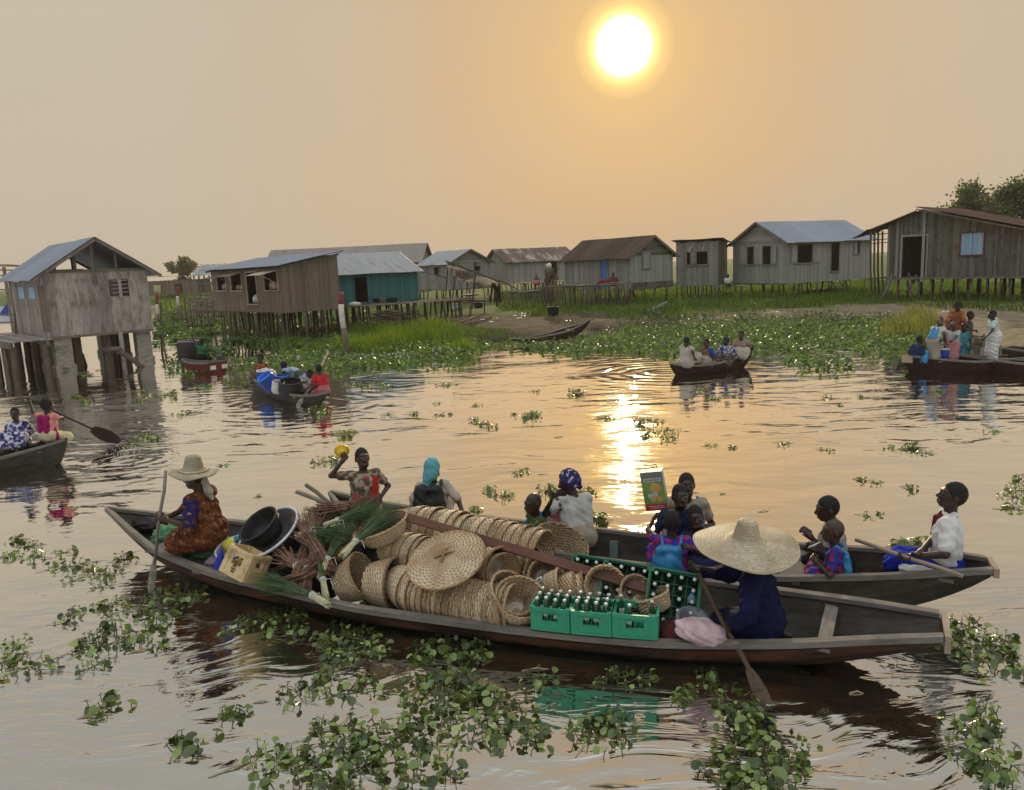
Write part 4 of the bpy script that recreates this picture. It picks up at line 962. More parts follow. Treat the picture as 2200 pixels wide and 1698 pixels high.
mb = MB(); planks(mb, W, L, zf, top, [door, win_], .12, rag=.12); mb.build('wall', W_DARK, root)
mb = MB(); Wl = Wall(A0+dn*6, -dn); planks(mb, Wl, 6, zf, top(0), (), .14); mb.build('wall', W_DARK, root)
mb = MB(); planks(mb, Wall(A0+dn*6, d), L, zf, top, (), .5); mb.build('wall', W_DARK, root)
opening(root, W, door, W_GREY, w=.1, name='door_frame', sill=True)
f = opening(root, W, win_, W_RED, w=.07); a, c_, e, g = win_; leaf_inside(f, W, (a, c_, (a+e)/2-.01, g), W_BLUE, .01, 'shutter'); leaf_inside(f, W, ((a+e)/2+.01, c_, e, g), W_BLUE, .01, 'shutter')
mb = MB(); rz = .1; o = .55
r0 = W.P(ap[0]-.15, ap[1]+rz, o); r1 = W.P(ap[0]-.15, ap[1]+rz, -6.4)
rr0 = W.P(L+.4, top(L+.4)+rz, o); sheet(mb, r0, r1, rr0, rag=.05, nv=10)
l0 = W.P(-.75, top(0)-.28+rz, o); sheet(mb, r0-V((0, 0, .25)), r1-V((0, 0, .25)), l0, rag=.05, nv=5)
ro = mb.build('roof', T_RUST, root); mb = MB(); mb.beam(W.P(-.7, top(0)-.2, .5), W.P(ap[0]-.1, ap[1]-.1, .5), .05, .15, W.n); mb.build('barge_board', W_BEAM, ro); mb = MB(); mb.beam(W.P(ap[0]-.1, top(ap[0])-.02, .52), W.P(L, top(L)-.02, .52), .05, .15, W.n); mb.build('barge_board', W_BEAM, ro)
mb = MB(); c = A0+d*L/2+dn*3; mb.box((c.x, c.y, zf+.03), (L-.05, 5.9, .06), (d, dn, V((0, 0, 1)))); mb.beam(A0+W.n*.05+V((0, 0, zf-.02)), A0+d*L+W.n*.05+V((0, 0, zf-.02)), .08, .1); mb.build('floor_deck', W_BEAM, root)
for u in (.1, .55, ap[0]+.15): mb = MB(); mb.beam(W.P(u, zf-.2, .06), W.P(u, top(u)-.1, .06), .14, .05, W.n); mb.build('cover_board', W_GREY, root)
for u in (5.5, 5.2, 4.9): mb = MB(); mb.beam(W.P(u, zf-.1, .05), W.P(u, zf+random.uniform(.5, 2.4), .05), .05, .04, W.n); mb.build('cover_board', W_DARK, root)
for i in range(19):
    for j in (0, 1.5, 3.2, 5):
        if random.random() < .1: continue
        stilt(root, A0+d*(L*i/18+random.uniform(-.15, .15))+dn*j, zf-.02, random.uniform(.045, .075), lean=.12, fork=random.random() < .4)
for (x0, y0, x1, y1, Y) in ((1895, 643, 1917, 590, 42.6), (1946, 628, 1970, 590, 42.2), (1962, 610, 1951, 588, 42.3)):
    mb = MB(); mb.tube([atY(x0, y0, Y), atY((x0+x1)/2+2, (y0+y1)/2, Y), atY(x1, y1, Y)], [.09, .08, .06], 6); mb.build('leaning_prop', W_BEAM, root, True)
# open pole shed between the blue roof and the rust roof
sh = thing('pole_shed', 'dark open pole shed squeezed between the blue and the rust roofed houses', 'shed', atY(1885, 640, 48))
mb = MB(); a = atY(1862, 494, 47.5); sheet(mb, a, atY(1912, 484, 46.5), a+V((.6, 3.2, -.4)), rag=.3, sag=.06); mb.build('roof', T_DARK, sh)
mb = MB(); 
for yy in (505, 517, 524): mb.beam(atY(1866, yy, 48), atY(1906, yy-3, 47), .05, .14, (0, 1, 0))
mb.beam(atY(1866, 600, 48), atY(1906, 596, 47), .08, .12, (0, 1, 0)); mb.build('cross_beam', W_DARK, sh)
for px in (1871, 1879, 1887, 1896):
    mb = MB(); mb.tube([atY(px+2, 644, 47.5), atY(px-1, 575, 47.6), atY(px, 497, 47.4)], .06, 6); mb.build('post', W_POLE, sh)
# ------------------------------------------------------------------ pole platforms, brush pillar, awning, small yard things
dk = thing('pole_platform', 'rough pole platform on many legs before the house with the blue door', 'deck', atY(1290, 650, 50))
zp = atY(1290, 612, 50).z; mb = MB()
for k in range(30):
    x0 = random.uniform(1165, 1300); Y = random.uniform(48.2, 51.8); a = atY(x0, 610, Y); a.z = zp+random.uniform(-.06, .06); c = atY(x0+random.uniform(40, 70), 610, Y+random.uniform(-.4, .4)); c.z = zp+random.uniform(-.06, .08); mb.tube([a, (a+c)/2+V((0, 0, random.uniform(-.05, .05))), c], random.uniform(.03, .055), 5)
mb.build('deck_pole', W_BEAM, dk)
for k in range(34): p = atY(1175+k*5.4+random.uniform(-4, 4), 640, random.choice((48.6, 50, 51.4))); stilt(dk, p, zp-.03, random.uniform(.035, .075), lean=.2).name = 'prop'
dk = thing('pole_platform', 'low ragged pole platform left of the bundle of brushwood', 'deck', atY(1120, 640, 53))
zp = atY(1120, 627, 53).z; mb = MB()
for k in range(16):
    x0 = random.uniform(1080, 1120); Y = random.uniform(51.5, 55); a = atY(x0, 620, Y); a.z = zp+random.uniform(-.04, .06); c = atY(x0+random.uniform(35, 60), 620, Y); c.z = zp+random.uniform(-.04, .1); mb.tube([a, c], random.uniform(.03, .06), 5)
mb.build('deck_pole', W_BEAM, dk)
for k in range(14): p = atY(1085+k*6, 640, random.choice((52, 54))); stilt(dk, p, zp-.02, random.uniform(.035, .06), lean=.15).name = 'prop'
dk = thing('pole_platform', 'raised bench of poles below the mottled roof', 'deck', atY(1160, 620, 62)); zp = atY(1160, 607, 62).z; mb = MB()
for k in range(7): mb.beam(atY(1110, 600, 61+k*.25).xy.to_3d()+V((0, 0, zp)), atY(1215, 600, 61+k*.25).xy.to_3d()+V((0, 0, zp+.05)), .22, .05)
mb.build('deck_pole', W_BEAM, dk)
for k in range(14): p = atY(1112+k*7.5, 620, random.choice((61.2, 62.5))); stilt(dk, p, zp-.03, random.uniform(.04, .07), lean=.15).name = 'prop'
mb = MB()
for k in range(26): x0 = random.uniform(1168, 1192); mb.tube([atY(x0, 648+random.uniform(-4, 4), 50.6+random.uniform(-.3, .3)), atY(x0+random.uniform(-3, 4), 610, 50.6), atY(x0+random.uniform(0, 16), random.uniform(570, 600), 50.6+random.uniform(-.3, .3))], random.uniform(.025, .05), 5)
tag(mb.build('brushwood_bundle', W_POLE), 'tall upright bundle of brushwood standing between the two pole platforms', 'firewood')
aw = thing('ragged_awning', 'ragged dark tarpaulin awning on leaning poles over the yard', 'awning', atY(1010, 660, 46))
TARP = MAT('tattered_tarp', (.022, .016, .012), (.06, .043, .03), 9, .8, c3=(.20, .185, .17), s3=5, t3=(.62, .68), bump=.03)
Pm = []
for i in range(15):
    f = i/14; row = []
    for j in range(7):
        g_ = j/6; px = 958+f*112; py = 564+f*44+14*math.sin(f*2.2)*0+g_*(10+16*math.sin(math.pi*min(1, f*1.15)))+4*math.sin(f*13+g_*5)+(3*math.sin(i*2.3) if j == 6 else 0)
        row.append(atY(px, py, 47.5-g_*2.6+.15*math.sin(f*9+g_*7)))
    Pm.append(row)
mb = MB(); mb.grid(Pm); mb.grid([[p-V((0, 0, .02)) for p in r__] for r__ in Pm], flip=True); mb.build('tarpaulin', TARP, aw, True)
mb = MB()
for a, c, r_2 in (((963, 562, 46), (957, 646, 46), .04), ((977, 590, 47), (972, 650, 47), .04), ((1021, 585, 45), (1014, 664, 45), .06), ((1004, 596, 47), (1003, 640, 47), .04), ((1070, 610, 46), (1067, 660, 46), .06), ((957, 561, 46.5), (1075, 606, 46.5), .05), ((905, 582, 47), (960, 598, 46.5), .03), ((1073, 602, 46), (1112, 622, 47), .04), ((1060, 615, 46), (1072, 655, 46), .05)): mb.tube([atY(*a), atY(*c)], r_2, 5)
mb.build('pole', W_POLE, aw)
mb = MB()
for k in range(9): x0 = random.uniform(1056, 1074); mb.tube([atY(x0, 612+random.uniform(-5, 5), 46+random.uniform(-.2, .2)), atY(x0+random.uniform(-6, 6), 650, 46)], random.uniform(.03, .07), 5)
mb.build('hanging_rag', TARP, aw)
tb_ = thing('low_table', 'low rough table of planks under the ragged awning', 'table', atY(990, 664, 46)); zt_ = atY(990, 645, 46).z
mb = MB(); mb.beam(atY(955, 645, 46), atY(1045, 645, 46), .8, .06); mb.build('table_top', W_BEAM, tb_)
for px in (960, 985, 1010, 1040):
    mb = MB(); p = atY(px, 645, 46+random.uniform(-.3, .3)); mb.tube([(p.x, p.y, .2), (p.x, p.y, p.z-.02)], .04, 5); mb.build('leg', W_POLE, tb_)
PLW = MAT('white_plastic', (.66, .65, .60), (.58, .56, .50), 5, .5); PLB = MAT('black_plastic', (.018, .018, .02), (.03, .03, .03), 5, .45)
def drum(name, px, py, z, r, hh, m_, lab, cat='drum', taper=.92, bulge=0., ribs=True, n=18, gz_=None, grp=None):
    p = at(px, py, z); pr = [(0, 0), (r*taper, 0), (r*(taper+1)/2+bulge, hh*.5), (r, hh*.96), (r*1.05, hh*.97), (r*1.05, hh), (r*.93, hh), (r*.9, hh*.1), (0, hh*.08)]
    mb = MB(); mb.lathe(pr, n, Matrix.Translation(p)); o = mb.build(name, m_, smooth=True); return tag(o, lab, cat, grp)
drum('bucket', 972, 668, .42, .17, .46, PLW, 'white bucket on the bare earth, the left of the pair', 'bucket')
drum('bucket', 985, 667, .42, .17, .47, PLW, 'white bucket on the bare earth, the right of the pair', 'bucket')
drum('drum', 1189, 680, .42, .30, .52, PLB, 'squat black drum standing alone on the grass edge', 'drum', .75, .04)
drum('basin', 1028, 662, .42, .33, .38, PLB, 'black tub under the ragged awning', 'tub', .85)
p = atY(1013, 637, 46); mb = MB(); mb.lathe([(0, 0), (.3, .02), (.55, .1), (.6, .12), (.55, .14), (0, .08)], 16, Matrix.Translation(p)); mb2 = tag(mb.build('tray', PLW, smooth=True), 'shallow white tray on the table under the awning', 'tray')
for px, py in ((1037, 690), (1056, 694), (1075, 686), (1107, 681), (1124, 676), (1123, 681), (1116, 686), (1064, 686), (1220, 692), (2030, 672), (2135, 689)):
    p = at(px, py, .45); mb = MB(); k = [V((random.uniform(-.18, .18), random.uniform(-.15, .15), random.uniform(0, .09))) for _ in range(7)]
    mb.grid([[p+V((i*.09-.13, j*.08-.1, .03+random.random()*.07)) for j in range(3)] for i in range(4)]); tag(mb.build('litter', PLW, smooth=True), 'scrap of white litter lying on the bare bank', 'litter', 'litter on the bank')
# rotten log and crossbar by the grass
mb = MB(); mb.tube([at(1392, 672, .45), atY(1425, 655, 42.5), atY(1433, 650, 42.6)], [.12, .11, .07], 7); mb.tube([at(1390, 668, .4), at(1420, 676, .5)], [.13, .1], 7); tag(mb.build('fallen_branch', W_DARK), 'dark forked log lying in the grass below the small house', 'log')
mb = MB(); mb.tube([at(1465, 665, .5), atY(1490, 662, 44), at(1502, 667, .45)], [.05, .05, .04], 6); tag(mb.build('fallen_branch', W_BEAM), 'pale bent stick lying in the grass above the sandy path', 'log')
mb = MB(); mb.tube([at(962, 700, .45), at(1010, 685, .5), at(1035, 672, .6)], [.05, .05, .035], 6); tag(mb.build('long_pole', W_BEAM), 'long pale pole lying across the bare earth by the buckets', 'pole')
# ------------------------------------------------------------------ far left: low shed, slatted shelter, debris rack, striped poles
root = thing('low_shed', 'low hazy shed with a flat grey roof far off behind the left hut', 'shed', atY(370, 640, 125)); W = Wall(atY(318, 632, 120), dirn(-4)); mb = MB(); planks(mb, W, 8., 1.2, 3.3, [(1, 1.3, 2.5, 2.6), (4.5, 1.3, 5.6, 2.8)], .3, rag=.2); mb.build('wall', W_SHOP, root)
mb = MB(); planks(mb, Wall(W.P(0, 0, -4), W.d), 8., 1.2, 3.3, (), .6); mb.build('wall', W_SHOP, root)
mb = MB(); a = W.P(-.6, 3.9, .6); sheet(mb, a, W.P(8., 3.9, .6), W.P(-.6, 3.9, -4.5), rag=.1); mb.build('roof', T_HAZE, root)
for k in range(9): stilt(root, W.P(k, 0, -.3), 1.2, .08)
root = thing('slatted_shelter', 'open shelter with a slatted tin roof behind the brown shop', 'shed', atY(440, 640, 66)); a = atY(413, 592, 64); c = atY(478, 590, 63); e = atY(433, 569, 67)
mb = MB(); sheet(mb, e, e+(c-a), a, sheetw=.5, amp=.05, pitch=.6, rag=.1); mb.build('roof', T_GREY, root)
for k in range(6):
    p = atY(416+k*11, 592, 64.2); mb = MB(); mb.beam((p.x, p.y, .3), p, .1, .1); mb.build('post', W_BEAM, root)
mb = MB(); mb.beam(atY(413, 610, 64.3), atY(475, 608, 63.3), .06, .1, (0, 1, 0)); mb.beam(atY(413, 632, 64.3), atY(475, 630, 63.3), .06, .1, (0, 1, 0)); mb.build('rail', W_BEAM, root)
root = thing('debris_rack', 'tangled rack of grey branches and planks left of the brown shop', 'rack', atY(435, 690, 52)); mb = MB()
for k in range(40): x0 = random.uniform(400, 445); y0 = random.uniform(628, 672); Y = random.uniform(50, 53); mb.tube([atY(x0, y0, Y), atY(x0+random.uniform(15, 45), y0+random.uniform(-7, 7), Y+random.uniform(-.5, .5))], random.uniform(.02, .05), 4)
mb.build('branch_heap', W_BEAM, root)
for k in range(12): stilt(root, atY(400+k*5.6, 680, random.uniform(50, 53)), atY(430, 640, 51.5).z, .04, z0=-.5)
STR = [MAT('post_red', (.28, .04, .03), (.2, .04, .03), 5), MAT('post_white', (.66, .63, .57), (.5, .47, .42), 5)]
def marker(xt, yt, xb, yb, Y, r, bands, lab):
    root = thing('marker_post', lab, 'post', atY(xb, yb, Y)); a, c = atY(xb, yb, Y), atY(xt, yt, Y); ks = [0, *bands, 1]
    f0 = 0
    for nm, m_, f0, f1 in (('shaft', W_BEAM, -.12, bands[0]), ('white_band', STR[1], bands[0], bands[1]), ('red_band', STR[0], bands[1], 1)):
        mb = MB(); mb.tube([a+(c-a)*(f0+(f1-f0)*k/3)+V((.03*math.sin((f0+(f1-f0)*k/3)*7), 0, 0)) for k in range(4)], r*(1 if nm == 'shaft' else 1.03), 8); mb.build(nm, m_, root, True)
marker(731, 628, 745, 776, 28.3, .1, (.48, .83), 'weathered post with red and white bands standing at the bright grass')
marker(381, 618, 385, 690, 58, .11, (.45, .75), 'far red and white post, the right one of two behind the left hut')
marker(337, 628, 339, 696, 56, .1, (.3, .62), 'far red and white post nearest the corner of the left hut')
for px, yt, yb, Y in ((345, 650, 700, 50), (355, 640, 690, 60), (390, 655, 700, 55), (398, 640, 690, 60), (372, 668, 705, 52), (350, 690, 760, 38), (347, 720, 775, 34)):
    mb = MB(); mb.tube([atY(px+2, yb, Y), atY(px, yt, Y)], [.05, .035], 5); tag(mb.build('stake', W_POLE), 'thin bare stake standing in the weedy water right of the left hut', 'stake', 'stakes in the weedy water')
# ------------------------------------------------------------------ dugout / plank canoes
def HULL(name, c1, c2, c3, stain=.5):
    return PLANK(name, c1, c2, c3, .0, st=(5, 1.4), rough=.75, stain=stain, bump=.004)
HUL_OUT = HULL('hull_dark', (.016, .008, .006), (.050, .019, .011), (.009, .007, .006))
m, t = nt('hull_worn_red'); b = NB(t); uv = b.n('TexCoord').outputs['UV']; su = b.n('SeparateXYZ'); b.set(su.inputs[0], uv)
g_ = b.noise(b.scalev(uv, (9, 1.2, 1)), 3., 6, .65); col = b.mix(b.ramp(g_, [(.3, 0.), (.7, 1.)]), (.012, .008, .006), (.045, .022, .014))
wr_ = b.ramp(b.noise(b.scalev(uv, (3, .8, 1)), 2., 6, .65), [(.45, 0.), (.6, 1.)]); col = b.mix(wr_, col, (.11, .036, .015))
sm_ = b.ramp(b.math('PINGPONG', su.outputs[0], .085), [(0., 0.), (.006, 0.), (.012, 1.)]); col = b.mix(sm_, (.006, .005, .004), col)
pz = b.n('SeparateXYZ'); b.set(pz.inputs[0], b.n('NewGeometry').outputs['Position']); wet = b.maprange(b.math('ADD', pz.outputs[2], b.math('MULTIPLY', g_, .03)), .05, .085, 0, 1)
col = b.mix(wet, (.010, .010, .007), col); b.out(b.prin(col, b.maprange(wet, 0, 1, .25, .75), 0, b.bump(g_, .006), .3)); HUL_RED = m
HUL_IN = HULL('hull_inside', (.036, .033, .027), (.078, .072, .06), (.018, .016, .013))
HUL_GREY = HULL('hull_grey', (.034, .028, .021), (.075, .064, .05), (.018, .015, .012))
HUL_PALE = HULL('hull_pale_inside', (.20, .19, .17), (.30, .285, .26), (.09, .08, .07))
GUN = PLANK('gunwale_wood', (.14, .125, .105), (.25, .225, .195), (.07, .06, .05), .12)
ENDW = PLANK('fresh_end_board', (.34, .26, .19), (.46, .37, .28), (.2, .15, .1), .1)
def resample(P, n, sm=2):
    P = [V(p) for p in P]; d = [0]
    for a, c in zip(P, P[1:]): d.append(d[-1]+(c-a).length)
    o = []
    for i in range(n):
        s = d[-1]*i/(n-1); k = max(j for j in range(len(d)) if d[j] <= s+1e-9); k = min(k, len(P)-2)
        o.append(P[k].lerp(P[k+1], (s-d[k])/(d[k+1]-d[k])))
    for _ in range(sm): o = [o[0]]+[(o[i-1]+o[i]*2+o[i+1])/4 for i in range(1, n-1)]+[o[-1]]
    return o
def canoe(name, label, near, far, out=None, ins=None, zb=-.14, e0=.16, e1=.16, d0=.08, d1=.1, thw=(), n=40, chine=.6, gun=None, gw=.05, end0=None, end1=None, seatz=-.07):
    out, ins, gun = out or HUL_OUT, ins or HUL_IN, gun or GUN
    A = resample(near, n); B = resample(far, n)
    c = (A[n//2]+B[n//2])/2; root = thing(name, label, 'canoe', (c.x, c.y, 0))
    mo = MB(); mi = MB(); rows_o = []; rows_i = []
    for k in range(n):
        s = k/(n-1); a, b_ = A[k], B[k]; m_ = (a+b_)/2; wv = b_-a; w = wv.length; u = wv/max(w, 1e-6)
        zg = m_.z; z = zb
        if s < e0: z = zb+(zg-d0-zb)*(1-s/e0)**1.7
        if s > 1-e1: z = max(z, zb+(zg-d1-zb)*((s-1+e1)/e1)**1.7)
        ca = m_-u*(w*chine/2); cb = m_+u*(w*chine/2); ca.z = cb.z = z
        bul = lambda p, q, sg: (p+q)/2+u*sg*(.05*min(1, w))
        rows_o.append([a, bul(a, ca, -1), ca, (ca+cb)/2-V((0, 0, .015)), cb, bul(b_, cb, 1), b_])
        th = min(.03, w*.3); up = V((0, 0, .035))
        ia, ib, ica, icb = a+u*th, b_-u*th, ca+u*th+up, cb-u*th+up
        rows_i.append([ia, bul(ia, ica, -1), ica, (ica+icb)/2, icb, bul(ib, icb, 1), ib])
    L = sum((A[k+1]-A[k]).length for k in range(n-1))
    uvf = lambda a, b_: (b_*.17+3, a/(n-1)*L)
    mb = MB(); mb.grid(rows_o, 0, uvf, .5, flip=True); mb.grid(rows_i, 1, uvf, .5)
    for E_, fl in ((0, 0), (n-1, 1)):
        ro, ri = rows_o[E_], rows_i[E_]
        vs = list(ro)+list(ri); fs = [(i, i+1, 7+i+1, 7+i) for i in range(6)]
        mb.add(vs, fs, 0)
        if (ro[0]-ro[6]).length > .06:
            mb.add(ro, [tuple(range(7))], 0); 
    mb.build('hull', [out, ins], root)
    for side, P, Q in ((0, A, B), (1, B, A)):
        mb = MB(); rr = []
        for k in range(n):
            dv = (Q[k]-P[k]); w = dv.length; u = dv/max(w, 1e-6); t = min(gw, max(.02, w*.45)); o = -.012
            p = P[k]
            rr.append([p+u*o-V((0, 0, .03)), p+u*o+V((0, 0, .018)), p+u*t+V((0, 0, .018)), p+u*t-V((0, 0, .02)), p+u*o-V((0, 0, .03))])
        mb.grid(rr, 0, lambda a, b_: (b_*.05+side*2, a/(n-1)*L), .5, flip=(side == 0)); mb.build('gunwale', gun, root)
    for tI in thw:
        s, wd = tI; k = int(s*(n-1)); mb = MB(); a, b_ = A[k], B[k]; dz = V((0, 0, seatz)); mb.beam(a.lerp(b_, .03)+dz, a.lerp(b_, .97)+dz, wd, .03); mb.build('thwart', GUN, root)
    for e_, k in ((end0, 0), (end1, n-1)):
        if e_:
            a, b_ = A[k], B[k]; dd = (A[k]+B[k])/2-(A[k-1 if k else 1]+B[k-1 if k else 1])/2; dd.z = 0; dd.normalize()
            mb = MB(); hz = V((0, 0, -e_/2+.02)); mb.beam(a+dd*.03+hz, b_+dd*.03+hz, .04, e_); mb.build('end_board', ENDW, root)
    root['_A'] = [0]; del root['_A']
    return root, A, B
def wp(l): return [at(*q) for q in l]
c_front = canoe('cargo_canoe', 'long dark cargo canoe loaded with baskets and crates, paddled by two women in straw hats',
    wp([(226, 1094, .56), (285, 1148, .44), (328, 1184, .37), (390, 1209.5, .32), (456, 1235, .28), (533, 1254, .26), (636, 1279, .24), (759, 1309, .23), (1100, 1355, .22), (1292, 1375, .22), (1430, 1386, .23), (1700, 1386, .29), (1885, 1376, .38), (2027, 1372, .47)]),
    wp([(233, 1091, .56), (328, 1102, .44), (464, 1116, .36), (518, 1120, .34)])+[V((-1.6, 8.05, .28)), V((0.1, 7.35, .25))]+wp([(1485, 1243, .25), (1640, 1262, .30), (1853, 1289, .39), (2018, 1316, .47)]),
    out=HUL_RED, e0=.34, e1=.28, d0=.05, d1=.1, chine=.5, thw=((.16, .2), (.24, .16), (.92, .1)), n=56, end1=.13, gw=.06)
b2far = wp([(835, 1083, .4), (1046, 1112, .36), (1270, 1135, .34), (1400, 1150, .33), (1847, 1177, .38), (2087, 1191, .5), (2117, 1199, .55)])
off = V((-.36, -.76, 0))
b2near = [V((-2.35, 9.3, .5)), b2far[0]+off*.85-V((0, 0, .05)), b2far[1]+off, b2far[2]+off, b2far[3]+off]+wp([(1653, 1243, .3), (1885, 1240, .36), (2022, 1232, .44), (2134, 1226, .55)])
c_pass = canoe('passenger_canoe', 'long canoe full of schoolchildren floating just behind the cargo canoe', b2near, [V((-2.33, 9.36, .5))]+b2far, out=HUL_GREY, e0=.16, e1=.22, d1=.08, thw=((.3, .2), (.47, .22), (.62, .2), (.78, .2), (.95, .3)), n=50, end1=.08, gw=.045, seatz=-.05)
mb = MB(); p = atY(1321, 1175, 7.5); mb.beam(V((1.0, 7.78, -.02)), V((1.02, 7.82, .26)), .09, .03, (0, 1, 0)); mb.build('rib', MAT('green_rib', (.08, .13, .11), (.14, .19, .17), 8), c_pass[0])
def canoe_w(name, label, near, wid, flip=1, **kw):
    """far side from a list of widths along the near side"""
    N = resample(near, 24, 1); W_ = np.interp(np.linspace(0, 1, 24), np.linspace(0, 1, len(wid)), wid); Fp = []
    for k in range(24):
        d = N[min(k+1, 23)]-N[max(k-1, 0)]; d.z = 0; d.normalize(); nn = V((-d.y, d.x, 0))*flip; Fp.append(N[k]+nn*W_[k])
    return canoe(name, label, N, Fp, **kw)
c_left = canoe_w('small_canoe', 'dark canoe cut by the left edge with two children paddling', [at(-130, 1012, .3), at(-60, 1003, .28), at(0, 985, .3), at(80, 963, .36), at(140, 944, .5)], (.8, .85, .75, .5, .05), out=HUL_GREY, e0=.01, e1=.3, thw=((.75, .2),), n=26)
c_blue = canoe_w('small_canoe', 'grey canoe carrying blue barrels and four children', [at(531, 802, .46), at(545, 818, .36), at(600, 844, .26), at(645, 852, .25), at(690, 849, .3), at(703, 843, .34)], (.12, .5, .85, .85, .6, .3), out=HUL_GREY, ins=HUL_PALE, e0=.18, e1=.12, thw=((.18, .2), (.8, .2)), n=26, end0=.12)
c_four = canoe_w('small_canoe', 'slim dark canoe with four seated people near the far plant mat', [at(1440, 781, .36), at(1470, 786, .27), at(1520, 785, .24), at(1570, 775, .28), at(1600, 759, .42), at(1617, 742, .66)], (.03, .5, .8, .75, .5, .05), e0=.16, e1=.25, thw=((.2, .2), (.42, .2), (.62, .2), (.82, .2)), n=26)
c_r1 = canoe_w('small_canoe', 'brown canoe with a pale blunt bow crowded with children at the right', [at(1962, 767, .42), at(1976, 766, .4), at(2045, 775, .32), at(2110, 778, .3), at(2170, 772, .3), at(2260, 765, .4)], (.28, .45, .8, .85, .8, .3), e0=.1, e1=.12, d0=.1, thw=((.25, .2), (.5, .2)), n=26, end0=.18)
c_r2 = canoe_w('small_canoe', 'long low canoe lying across the brown one, under the girl in pale clothes', [at(2030, 759, .44), at(2065, 764, .38), at(2130, 774, .31), at(2205, 783, .28), at(2290, 792, .28)], (.04, .3, .55, .7, .6), flip=1, e0=.2, e1=.1, thw=((.45, .25), (.7, .25)), n=26)
c_r3 = canoe_w('small_canoe', 'dark canoe end moored by the bank behind the girl in pale clothes', [at(2153, 748, .5), at(2200, 755, .45), at(2290, 765, .4)], (.6, .8, .8), out=HUL_GREY, e0=.02, e1=.02, zb=-.1, n=12, end0=.25)
RED = PLANK('red_transom', (.10, .022, .014), (.16, .038, .022), (.07, .04, .022), 0)
c_green = canoe_w('small_canoe', 'small canoe with a red and white stern paddled by the boy in green', [at(389, 772, .42), at(393, 777, .33), at(415, 782, .3), at(448, 781, .36)], (.25, .6, .75, .7), flip=1, out=RED, ins=HUL_PALE, e0=.3, e1=.03, d1=.4, n=16)
gA, gB = c_green[1][-1], c_green[2][-1]
mb = MB(); q = gA.lerp(gB, .5); dd = (c_green[1][-1]-c_green[1][-2]); dd.z = 0; dd.normalize()
for f in (.2, .82): mb = MB(); c0 = gA.lerp(gB, f)+dd*.02+V((0, 0, -.17)); mb.box(c0, (.2, .03, .14), ((gB-gA).normalized(), dd, V((0, 0, 1)))); mb.build('white_panel', STR[1], c_green[0])
c_beach = canoe_w('small_canoe', 'old empty canoe drawn up on the muddy bank with its stern raised', [at(1094, 727, .28), at(1130, 729, .28), at(1175, 722, .36), at(1215, 714, .46), at(1245, 701, .60), at(1268, 686, .86)], (.3, .6, .75, .75, .5, .06), zb=.16, e0=.12, e1=.3, d0=.1, thw=((.35, .25), (.5, .25), (.72, .25)), n=26, ins=HUL_GREY)
# a bow tip of another boat just enters at the right edge
def paddle(a, c, label, blade=.5, bw=.16, rad=.018, mat=None, tip='leaf', face=None):
    """shaft from a (grip) to c (blade tip)"""
    a, c = V(a), V(c); d = (c-a).normalized(); L = (c-a).length; mat = mat or W_BEAM
    root = thing('paddle', label, 'paddle', a)
    s0 = c-d*blade if blade else c
    mb = MB(); k_ = [a.lerp(s0+d*.08 if blade else c, f)+V((.008*math.sin(f*9), .006*math.sin(f*7), 0)) for f in (0, .2, .4, .6, .8, 1)]; mb.tube(k_, rad, 7); mb.build('shaft', mat, root, True)
    if blade:
        fc = V(face) if face is not None else -ray(PCX, PCY)
        x = d.cross(fc).normalized(); nrm_ = x.cross(d).normalized(); P = []; Q = []; n = 10
        for i in range(n+1):
            f = i/n; wd = bw/2*(math.sin(math.pi*min(1, (.12+.80*f)))**.7) if tip == 'leaf' else bw/2*(.35+.65*min(1, f*3))*(1 if f < .9 else .8)
            p = s0+d*(blade*f); P.append([p-x*wd+nrm_*.004, p+nrm_*.014, p+x*wd+nrm_*.004]); Q.append([p-x*wd-nrm_*.004, p-nrm_*.014, p+x*wd-nrm_*.004])
        mb = MB(); mb.grid(P); mb.grid(Q, flip=True)
        for i in range(n):
            for j in (0, 2): mb.add([P[i][j], P[i+1][j], Q[i+1][j], Q[i][j]], [(0, 1, 2, 3) if j else (3, 2, 1, 0)])
        for i in (0, n): mb.add([*P[i], *Q[i]], [(0, 1, 4, 3), (1, 2, 5, 4)])
        mb.build('blade', mat, root)
    return root
# ------------------------------------------------------------------ woven baskets
def BASK(name, c1, c2, c3):
    m, t = nt(name); b = NB(t); a = b.n('Attribute', attribute_name='rnd').outputs['Fac']
    vec = rndcoord(b); oi = b.n('ObjectInfo').outputs['Random']
    col = b.mix(a, c1, c2); col = b.mix(b.ramp(b.noise(vec, 4, 4), [(.42, 0.), (.62, .75)]), col, c3)
    k = b.maprange(oi, 0, 1, .55, 1.15); cc = b.n('CombineColor'); [b.set(cc.inputs[i], k) for i in range(3)]
    col = b.mix(1., col, cc.outputs[0], 'MULTIPLY')
    b.out(b.prin(col, .62, 0, b.bump(b.noise(vec, 90, 2), .002), .35)); return m
CANE = BASK('cane_weave', (.28, .19, .10), (.76, .62, .42), (.34, .20, .10))
CANEW = MAT('pale_cane', (.62, .55, .47), (.74, .70, .64), 30, .6)
CANER = BASK('cane_rim', (.42, .29, .16), (.60, .45, .27), (.30, .17, .08))
